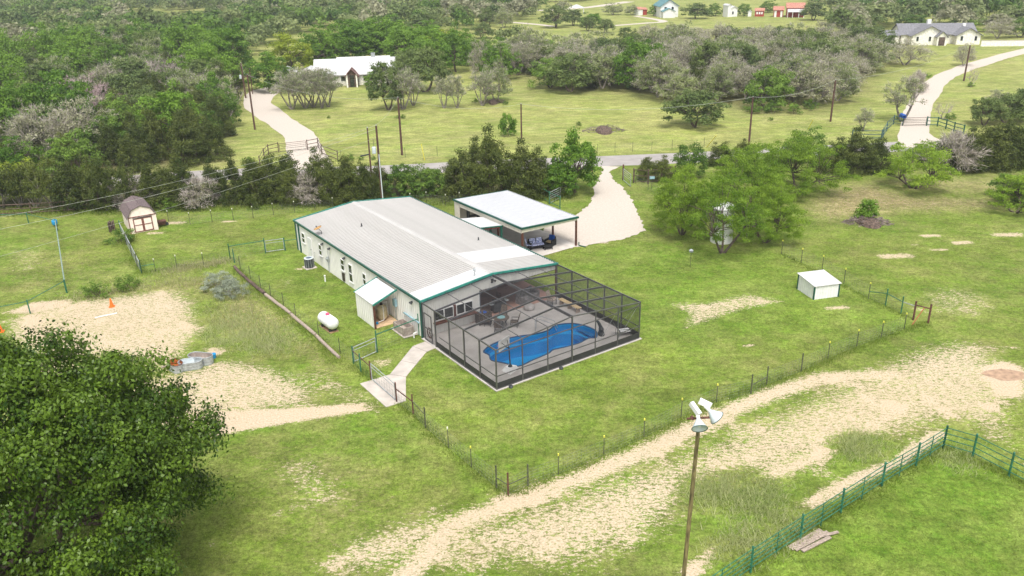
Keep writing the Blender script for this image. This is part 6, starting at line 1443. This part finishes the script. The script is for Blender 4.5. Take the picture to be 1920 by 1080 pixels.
T('jun', (1110,165), 1092, 1128, 132, 'small dark juniper at the front of the grey woods')
# bushes
T('sage', (408,538), 378, 440, 511, 'silvery sage bush, the left one of two by the log curb', i=0); T('sage', (436,556), 404, 466, 520, 'silvery sage bush, the right one of two by the log curb', i=1)
T('bush', (183,556), 162, 202, 522, 'loose green bush at the left of the pen corner'); T('bush', (240,542), 220, 262, 508, 'yellow green bush near the leaning fence')
T('vine', (1624,412), 1600, 1640, 374, 'bright green vine bush growing out of the brush pile', i=0)
for k, (x, y, s, lb) in enumerate(((655,302,24,'dark round bush beyond the road left of the slim pole'),(676,300,14,'narrow bush beyond the road by the slim pole'),(465,312,26,'dark bush at the left entrance fence'),(745,222,10,'tiny bush at the foot of the dark pasture pole'),(756,222,12,'tiny bush right of the dark pasture pole'),(617,222,8,'tiny bush alone in the pasture'),(890,192,12,'bush at the foot of the leaning pale oak'),(948,196,12,'bush right of the leaning pale oak'),(1055,165,30,'low bush at the front of the grey woods'),(1190,168,34,'low dark bush under the grey woods'),(1410,212,30,'green bush in the right clearing'),(1450,212,34,'wide green bush in the right clearing'),(1490,214,26,'green bush under the woods edge'),(1520,205,30,'dark bush right of the clearing'),(1688,224,14,'dark bush at the foot of the twiggy oak'),(1782,224,20,'bush left of the hedge by the drive fence'),(1822,163,14,'bush at the stub tree'),(1740,146,14,'bush on the lawn left of the leaning pole'),(1705,352,18,'low dark bush behind the lone mesquite trunk'),(1445,226,10,'small juniper bush in the pasture'),(1085,236,12,'weeds at the pasture brush pile'),(700,300,12,'small bush beyond the slim pole'))):
    T('bush', (x, y), x-s/2, x+s/2, y-s*.75, lb)

# woods
def poisson(poly, spacing, seed, jitter=.5):
    rg = random.Random(seed); xs = [p[0] for p in poly]; ys = [p[1] for p in poly]; o = []
    y = min(ys)
    row = 0
    while y < max(ys):
        x = min(xs) + (row % 2)*spacing*.5
        while x < max(xs):
            o.append((x+rg.uniform(-jitter, jitter)*spacing, y+rg.uniform(-jitter, jitter)*spacing)); x += spacing
        y += spacing*.86; row += 1
    P = np.array(o); return P[pip(P, poly)]
EXCL = []
for (ex, ey, er, ef) in ((150,220,5.5,13),(205,222,4.5,12),(265,165,4.0,9),(310,160,5,10),(345,150,4,8),(40,330,4,6)):
    X_, Y_ = at(ex, ey); EXCL.append((X_, Y_, er, ef))
def wood(poly, spacing, seed, kinds, sub, grp, size=(.8, 1.25)):
    rg = random.Random(seed)
    for (x, y) in poisson(poly, spacing, seed, .38):
        if any(abs(x-ex) < er and -ef < y-ey < er*.6 for ex, ey, er, ef in EXCL): continue
        px, py = project(x, y, 3)
        if px < -160 or px > 2080: continue
        kd = rg.choices([k for k, _ in kinds], [w_ for _, w_ in kinds])[0]; s = rg.uniform(*size); K = KINDS[kd]
        zx = ('at the photo edge' if px < 110 else 'midway to the drive' if px < 280 else 'by the left drive') if 'left' in grp else ('near the farmhouse elms' if px < 1080 else 'behind the lone pasture oak' if px < 1300 else 'behind the utility poles' if px < 1480 else 'towards the stone house')
        zy = 'in front rows' if project(x, y, 0)[1] > (250 if 'left' in grp else 150) else 'in back rows'
        plant(kd, x, y, K['r']*2*s, K['h']*s*rg.uniform(.85, 1.1), sub[kd] + ' ' + zy + ' ' + zx, grp)
WL = {'jun': 'dark juniper of the left woods', 'oak': 'dark live oak of the left woods', 'mid': 'mid green tree of the left woods', 'elm': 'bright green tree of the left woods', 'grey': 'grey twiggy oak of the left woods', 'olive': 'olive oak of the left woods', 'dead': 'bleached snag of the left woods'}
left_front = W([(-120,352),(0,346),(130,336),(400,304),(408,262),(420,232),(300,205),(100,212),(-120,225)])
left_back = W([(-160,222),(100,210),(300,203),(425,228),(440,196),(446,152),(420,118),(300,105),(100,112),(-160,120)])
wood(left_front, 5.2, 21, [('jun', 7), ('oak', 1.0), ('mid', 2.0), ('elm', .8), ('grey', .4)], WL, 'trees of the dense left woods', (.9, 1.25))
wood(left_back, 6.8, 22, [('jun', 1.6), ('oak', 2.0), ('mid', 3.0), ('elm', 1.8), ('grey', .8), ('olive', 1.8), ('dead', .25)], WL, 'trees of the dense left woods', (1.0, 1.35))
WR = {'grey': 'grey twiggy oak of the pale woods', 'olive': 'olive oak of the pale woods', 'oak': 'dark live oak of the pale woods', 'mid': 'green tree of the pale woods', 'brush': 'grey brush of the pale woods', 'elm': 'bright green tree of the pale woods', 'jun': 'dark juniper of the pale woods'}
wood(WOODS['right'], 6.4, 23, [('grey', 4), ('olive', 4), ('oak', 2.0), ('mid', .8), ('elm', .2), ('jun', .5)], WR, 'trees of the pale grey woods', (.95, 1.3))

# far woodland: one mass per character, low detail crowns merged
def low_crown(seed, h, r, nleaf, ls):
    rg = np.random.default_rng(seed); nc = 26
    d = rg.normal(0, 1, (nc, 3)); d /= np.linalg.norm(d, axis=1)[:, None]; d[:, 2] = np.abs(d[:, 2])*1.0-.2
    cen = d*np.array([r, r, h*.62])*rg.uniform(.5, .95, nc)[:, None]; cen[:, 2] += h*.42
    C, D = clump_leaves(rg, cen, r*.36*rg.uniform(.7, 1.3, nc), nleaf//nc, .8, .3); C[:, 2] = np.maximum(C[:, 2], .1)
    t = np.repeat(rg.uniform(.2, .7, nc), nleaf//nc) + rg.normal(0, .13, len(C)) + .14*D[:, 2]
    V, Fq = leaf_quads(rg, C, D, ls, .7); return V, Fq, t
LC = [low_crown(100+i, 6.5, 4.2, 560, .85) for i in range(6)]
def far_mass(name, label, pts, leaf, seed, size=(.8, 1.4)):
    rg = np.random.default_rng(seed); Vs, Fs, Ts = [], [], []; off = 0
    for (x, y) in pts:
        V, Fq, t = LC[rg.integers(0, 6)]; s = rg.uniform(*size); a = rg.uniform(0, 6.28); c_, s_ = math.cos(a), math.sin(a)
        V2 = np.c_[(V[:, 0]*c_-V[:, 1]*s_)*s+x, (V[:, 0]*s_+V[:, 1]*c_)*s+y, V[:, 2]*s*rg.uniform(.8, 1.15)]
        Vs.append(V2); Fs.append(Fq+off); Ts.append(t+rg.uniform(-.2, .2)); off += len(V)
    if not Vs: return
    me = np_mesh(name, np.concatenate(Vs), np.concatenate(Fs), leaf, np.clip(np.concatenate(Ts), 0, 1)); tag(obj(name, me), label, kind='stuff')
clear = [W(c) for c in ([(205,46),(280,24),(425,30),(446,46),(340,54),(235,50)], [(860,60),(1000,36),(1230,8),(1330,6),(1560,10),(1575,50),(1560,84),(1440,80),(1330,84),(1200,96),(1060,98),(900,96)], [(1560,14),(1700,-6),(1960,-6),(1960,4),(1700,16)], [(1620,72),(1690,60),(1850,60),(2000,68),(2000,200),(1660,140)], [(540,6),(700,-12),(760,-12),(700,18)], [(490,200),(480,120),(560,60),(880,90),(960,170)], [(90,22),(90,4),(200,0),(205,18)], [(1000,10),(1240,-8),(1600,-14),(1600,-2),(1230,20),(1010,30)])]
far_poly = W([(-400,122),(0,112),(300,105),(440,118),(500,100),(560,64),(900,64),(960,112),(1000,98),(1200,80),(1440,76),(1560,82),(1640,72),(1700,64),(1850,64),(2300,75),(2300,-25),(1000,-40),(-400,-10)])
fp = poisson(far_poly, 10.0, 31, .42)
ok = np.ones(len(fp), bool)
for c in clear: ok &= ~pip(fp, c)
for (x, y, rr) in ((-236, 486, 22), (111, 222, 14), (62, 330, 14), (83, 319, 10), (100, 314, 14), (90, 317, 10)): ok &= np.hypot(fp[:, 0]-x, fp[:, 1]-y) > rr
sx_ = project
vis = np.array([(-250 < project(x, y, 3)[0] < 2170) and (project(x, y, 0)[1] > -70) for x, y in fp]); fp = fp[ok & vis]
print('far trees', len(fp))
rs = np.random.default_rng(9); right = fp[:, 0] > 5; u = rs.uniform(0, 1, len(fp)) + .12*np.sin(fp[:, 0]*.021+fp[:, 1]*.033) + .1*np.sin(fp[:, 0]*.05)
near_ = np.argsort(np.hypot(fp[:, 0], fp[:, 1]))
cls = np.where(right, np.where(u < .36, 0, np.where(u < .50, 1, np.where(u < .82, 2, 3))), np.where(u < .18, 0, np.where(u < .36, 1, np.where(u < .74, 2, 3))))  # few dark crowns: paler leaf colours stand in for thicker distance haze
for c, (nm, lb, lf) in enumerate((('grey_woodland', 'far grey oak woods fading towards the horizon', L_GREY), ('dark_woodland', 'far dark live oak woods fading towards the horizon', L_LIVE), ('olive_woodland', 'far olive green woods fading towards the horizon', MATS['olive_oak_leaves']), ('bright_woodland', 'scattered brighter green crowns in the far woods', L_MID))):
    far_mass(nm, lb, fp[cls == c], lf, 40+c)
# far individually standing trees in the clearings
for k, (x, y, w_, tp, kd, lb) in enumerate(((915,50,34,12,'oak','far field tree with twin trunks left of centre'),(945,52,36,16,'olive','far field oak right of the twin trunked tree'),(1042,52,52,8,'oak','tall dark oak standing in the far middle field'),(1075,48,40,16,'oak','dark oak beside the tall one in the far field'),(1110,52,40,24,'elm','bright green tree alone in the far field'),(1102,58,30,30,'oak','round dark oak in front of the far field'),(1135,62,36,34,'oak','low round dark oak at the edge of the far field'),(1225,30,20,10,'elm','green tree left of the green roofed house'),(1150,28,36,4,'olive','oak left of the far pasture houses'),(1185,28,30,8,'olive','oak at the far track'),(1305,35,46,4,'oak','dark oak right of the green roofed house'),(1340,30,30,6,'mid','green tree behind the far white cottage'),(1395,30,26,4,'mid','green tree between far cottage and red shed'),(1525,38,44,2,'oak','dark oak right of the large red barn'),(1440,24,30,0,'mid','tree behind the small red barn'),(1570,40,30,8,'oak','oak at the right end of the far clearing'),(800,58,60,20,'oak','dark oak above the farmhouse elms'),(905,72,44,40,'oak','dark round oak over the end of the elm row'),(1640,88,28,60,'olive','oak beside the side garage'),(1600,76,60,32,'olive','broad oak left of the side garage'),(1668,84,16,64,'mid','small tree in front of the side garage'),(1710,60,50,26,'mid','green tree behind the stone house roof'),(1800,58,60,28,'mid','green tree behind the middle of the stone house'),(1870,72,50,36,'grey','grey tree behind the garden wall'),(1910,70,40,30,'mid','green tree behind the right end of the garden wall'),(400,35,30,10,'oak','dark oak in the straw coloured clearing'),(290,42,34,26,'jun','dark round juniper in the straw coloured clearing'),(262,38,16,28,'jun','small dark juniper in the straw coloured clearing'),(325,34,16,22,'jun','dark juniper right of the round one in the clearing'))):
    T(kd, (x, y), x-w_/2, x+w_/2, tp, lb)

# ------------------------------------------------------------------ brush piles
def brush_pile(base, wid, dep, hh, label, seed):
    rg = np.random.default_rng(seed); X, Y = at(*base); t = thing('brush_pile', label, 'brush pile', (X, Y, 0)); mb = MB()
    for _ in range(240):
        a = rg.uniform(0, 6.28); r = math.sqrt(rg.uniform(0, 1)); x, y = r*wid/2*math.cos(a), r*dep/2*math.sin(a); z = hh*(1-r*r)*rg.uniform(.1, 1)+.03
        d = rg.normal(0, 1, 3); d[2] *= .25; d /= np.linalg.norm(d); l = rg.uniform(.3, .9); mb.tube((x-d[0]*l/2, y-d[1]*l/2, max(.02, z-d[2]*l/2)), (x+d[0]*l/2, y+d[1]*l/2, max(.02, z+d[2]*l/2)), rg.uniform(.015, .045), .012, 4, cap=False)
    o = mb.build('sticks', mat('grey_sticks', (0.24, 0.19, 0.17), .95, var=.3, scale=2), t); o['kind'] = 'stuff'
    MB().lathe([(wid*.42, 0), (wid*.36, hh*.35), (wid*.15, hh*.7), (.05, hh*.8)], (0, 0, 0), 14, sy=dep/wid).build('litter_heap', M_WOODD, t)
brush_pile((1627,418), 4.6, 2.6, .75, 'round pile of grey sticks on the right lawn with vines growing in it', 1)
brush_pile((1132,246), 6.5, 3.0, 1.0, 'long pile of grey brush in the pasture beyond the road', 2)
brush_pile((925,193), 5.0, 2.0, .9, 'pile of fallen reddish wood under the leaning pasture oak', 3)

# ------------------------------------------------------------------ grass and weeds as real blades
def sandv(P): return mask(P, SAND)
def blades(name, label, P, hmin, hmax, wid, m, seed, nb=4, spread=.08, tb=.5, lean=.5):
    rg = np.random.default_rng(seed); n = len(P)*nb
    c = np.repeat(P, nb, 0) + rg.normal(0, spread, (n, 2)); a = rg.uniform(0, 2*math.pi, n); h = rg.uniform(hmin, hmax, n); w_ = wid*rg.uniform(.6, 1.3, n)
    l = rg.uniform(0, lean, n)*h; la = rg.uniform(0, 2*math.pi, n)
    V = np.empty((n, 3, 3)); V[:, 0] = np.c_[c[:, 0]-np.cos(a)*w_, c[:, 1]-np.sin(a)*w_, np.zeros(n)]; V[:, 1] = np.c_[c[:, 0]+np.cos(a)*w_, c[:, 1]+np.sin(a)*w_, np.zeros(n)]
    V[:, 2] = np.c_[c[:, 0]+np.cos(la)*l, c[:, 1]+np.sin(la)*l, h]
    big = .5+.5*np.sin(c[:, 0]*.35+np.sin(c[:, 1]*.22)*2)*np.sin(c[:, 1]*.3+1.3)
    t = np.clip(tb + (big-.5)*.3 + rg.normal(0, .2, n), 0, 1)
    me = np_mesh(name, V.reshape(-1, 3), np.arange(3*n).reshape(n, 3), m, t); tag(obj(name, me), label, kind='stuff')
rg = np.random.default_rng(4)
hard = [path_pts, slab_out, [tuple(h2w(a, m)[:2]) for a, m in [(-.1, 0), (HW+.1, 0), (HW+.1, HL), (-.1, HL)]], [tuple(h2w(a, m)[:2]) for a, m in [(HW, B0-.4), (A1+.1, B0-.1), (A1+.1, B1), (HW, B1)]], dr,
        [tuple(h2w(a, m)[:2]) for a, m in [(-2.1, 3.4), (0, 3.4), (0, 6.6), (-2.1, 6.6)]], [tuple(h2w(a, m)[:2]) for a, m in [(-1.15, .7), (0, .7), (0, 3.0), (-1.15, 2.9)]]]
def not_hard(P):
    k = np.ones(len(P), bool)
    for h in hard: k &= ~pip(P, h)
    return k
# lawn grass
P = np.c_[rg.uniform(-45, 48, 260000), 24 + 66*rg.uniform(0, 1, 260000)**1.25]
fx = np.abs(P[:, 0]) < P[:, 1]*.66+6; P = P[fx]; P = P[not_hard(P)]
s_ = sandv(P); P = P[rg.uniform(0, 1, len(P)) > np.clip(s_*1.6-.1, 0, .96)]
P = P[:90000]
blades('lawn_grass', 'short mown grass blades over the yard and worn paddocks', P, .03, .075, .018, L_GRASS, 5, 3, .10, .55, .6)
# tall weeds: along fence lines and in rough patches
def along(px, n, w_):
    pts = W(px); o = []
    seg = [math.hypot(pts[i+1][0]-pts[i][0], pts[i+1][1]-pts[i][1]) for i in range(len(pts)-1)]; tot = sum(seg)
    for i, L_ in enumerate(seg):
        k = int(n*L_/tot); t = rg.uniform(0, 1, k)[:, None]; a, b2 = np.array(pts[i]), np.array(pts[i+1]); o.append(a+(b2-a)*t+rg.normal(0, w_, (k, 2)))
    return np.concatenate(o)
def within(px, n, w_=0):
    poly = W(px); xs = [p[0] for p in poly]; ys = [p[1] for p in poly]; Q = np.c_[rg.uniform(min(xs), max(xs), n*4), rg.uniform(min(ys), max(ys), n*4)]; Q = Q[pip(Q, poly)][:n]
    Q = Q + rg.normal(0, .45, Q.shape); c = np.sin(Q[:, 0]*1.7)*np.sin(Q[:, 1]*1.9+.5)+rg.normal(0, .6, len(Q)); return Q[c > -.5]
fl1 = np.concatenate([along([(744,754),(841,840),(931,917),(953,929),(1047,890),(1207,822),(1343,755),(1502,697),(1695,618),(1740,606)], 3600, .22), along([(1465,477),(1628,560),(1700,595)], 500, .15), along([(636,680),(592,636),(546,597),(470,533),(440,505)], 1700, .3), along([(663,684),(744,754)], 500, .2), along([(382,497),(332,502),(292,509),(266,513),(248,480),(227,435)], 1400, .3), along([(1290,1155),(1407,1074),(1576,962),(1768,841)], 1500, .25), along([(1768,841),(1891,893),(1990,940)], 500, .2)])
fl1 = fl1[not_hard(fl1)]
blades('fence_line_grass', 'taller green grass growing along the fences', fl1[::2], .08, .20, .02, L_GRASS, 6, 5, .16, .5, .9)
wd = np.concatenate([within([(400,600),(470,590),(540,620),(560,650),(500,665),(400,650),(380,620)], 2600), within([(1300,900),(1420,900),(1480,930),(1440,975),(1340,960),(1290,940)], 1900), within([(1565,835),(1600,820),(1660,828),(1655,850),(1590,862)], 800), within([(1350,1010),(1480,960),(1520,985),(1400,1050),(1340,1060)], 1200), within([(390,520),(440,505),(480,560),(440,600),(380,590)], 600), within([(1760,845),(1830,855),(1820,880),(1770,870)], 300)])
blades('weed_patches', 'rough tall weeds in the unmown patches', wd[::2], .10, .40, .02, L_WEED, 7, 5, .30, .5, 1.2)
pl = np.concatenate([within([(400,540),(470,560),(560,640),(520,670),(390,600)], 700), along([(432,488),(382,497),(300,512)], 700, .5), along([(130,560),(330,525),(400,530)], 900, .8)])
blades('pale_weeds', 'pale dry seed grass between the sage bushes and the paddock fence', pl[::2], .12, .38, .018, leaf_mat('dry_grass_blades', (0.36, 0.34, 0.17), (0.62, 0.58, 0.38), .45), 8, 5, .25, .5, .9)
for k, (x, y) in enumerate(((488,682),(526,692),(470,690),(1100,950),(905,1000),(1850,735))):
    X, Y = at(x, y); Q = np.c_[rg.normal(X, .28, 30), rg.normal(Y, .22, 30)]; fl1 = np.concatenate([fl1, Q])
hp = np.c_[rg.uniform(-60, 15, 9000), rg.uniform(84, 96, 9000)]; lpx = W([(-60,392),(260,388),(480,388),(700,376),(850,374),(1030,364),(1090,364),(1060,376),(850,386),(700,386),(480,394),(200,402),(-60,408)]); hp = hp[pip(hp, lpx)]
blades('hedge_foot_grass', 'rough grass and leaf litter at the foot of the juniper hedge', hp, .15, .45, .04, L_GRASS, 10, 5, .25, .25, .6)
# ------------------------------------------------------------------ haze
hz = MB().box(-700, 700, -60, 900, -3.0, 30.0); hm = bpy.data.materials.new('air_haze'); hm.use_nodes = True; t = hm.node_tree; t.nodes.remove(t.nodes['Principled BSDF'])
pv_ = nd(t, 'ShaderNodeVolumePrincipled'); pv_.inputs['Color'].default_value = (0.90, 0.94, 1.0, 1); pv_.inputs['Density'].default_value = 0.0003; pv_.inputs['Anisotropy'].default_value = 0.2
t.links.new(pv_.outputs[0], t.nodes['Material Output'].inputs['Volume'])
HAZE = True
if HAZE: tag(hz.build('haze', hm), 'thin pale summer haze over the countryside', kind='stuff')
print('objects', len(bpy.data.objects), 'tris', sum(len(m.polygons)*(2 if (len(m.polygons) and len(m.polygons[0].vertices) == 4) else 1) for m in bpy.data.meshes))
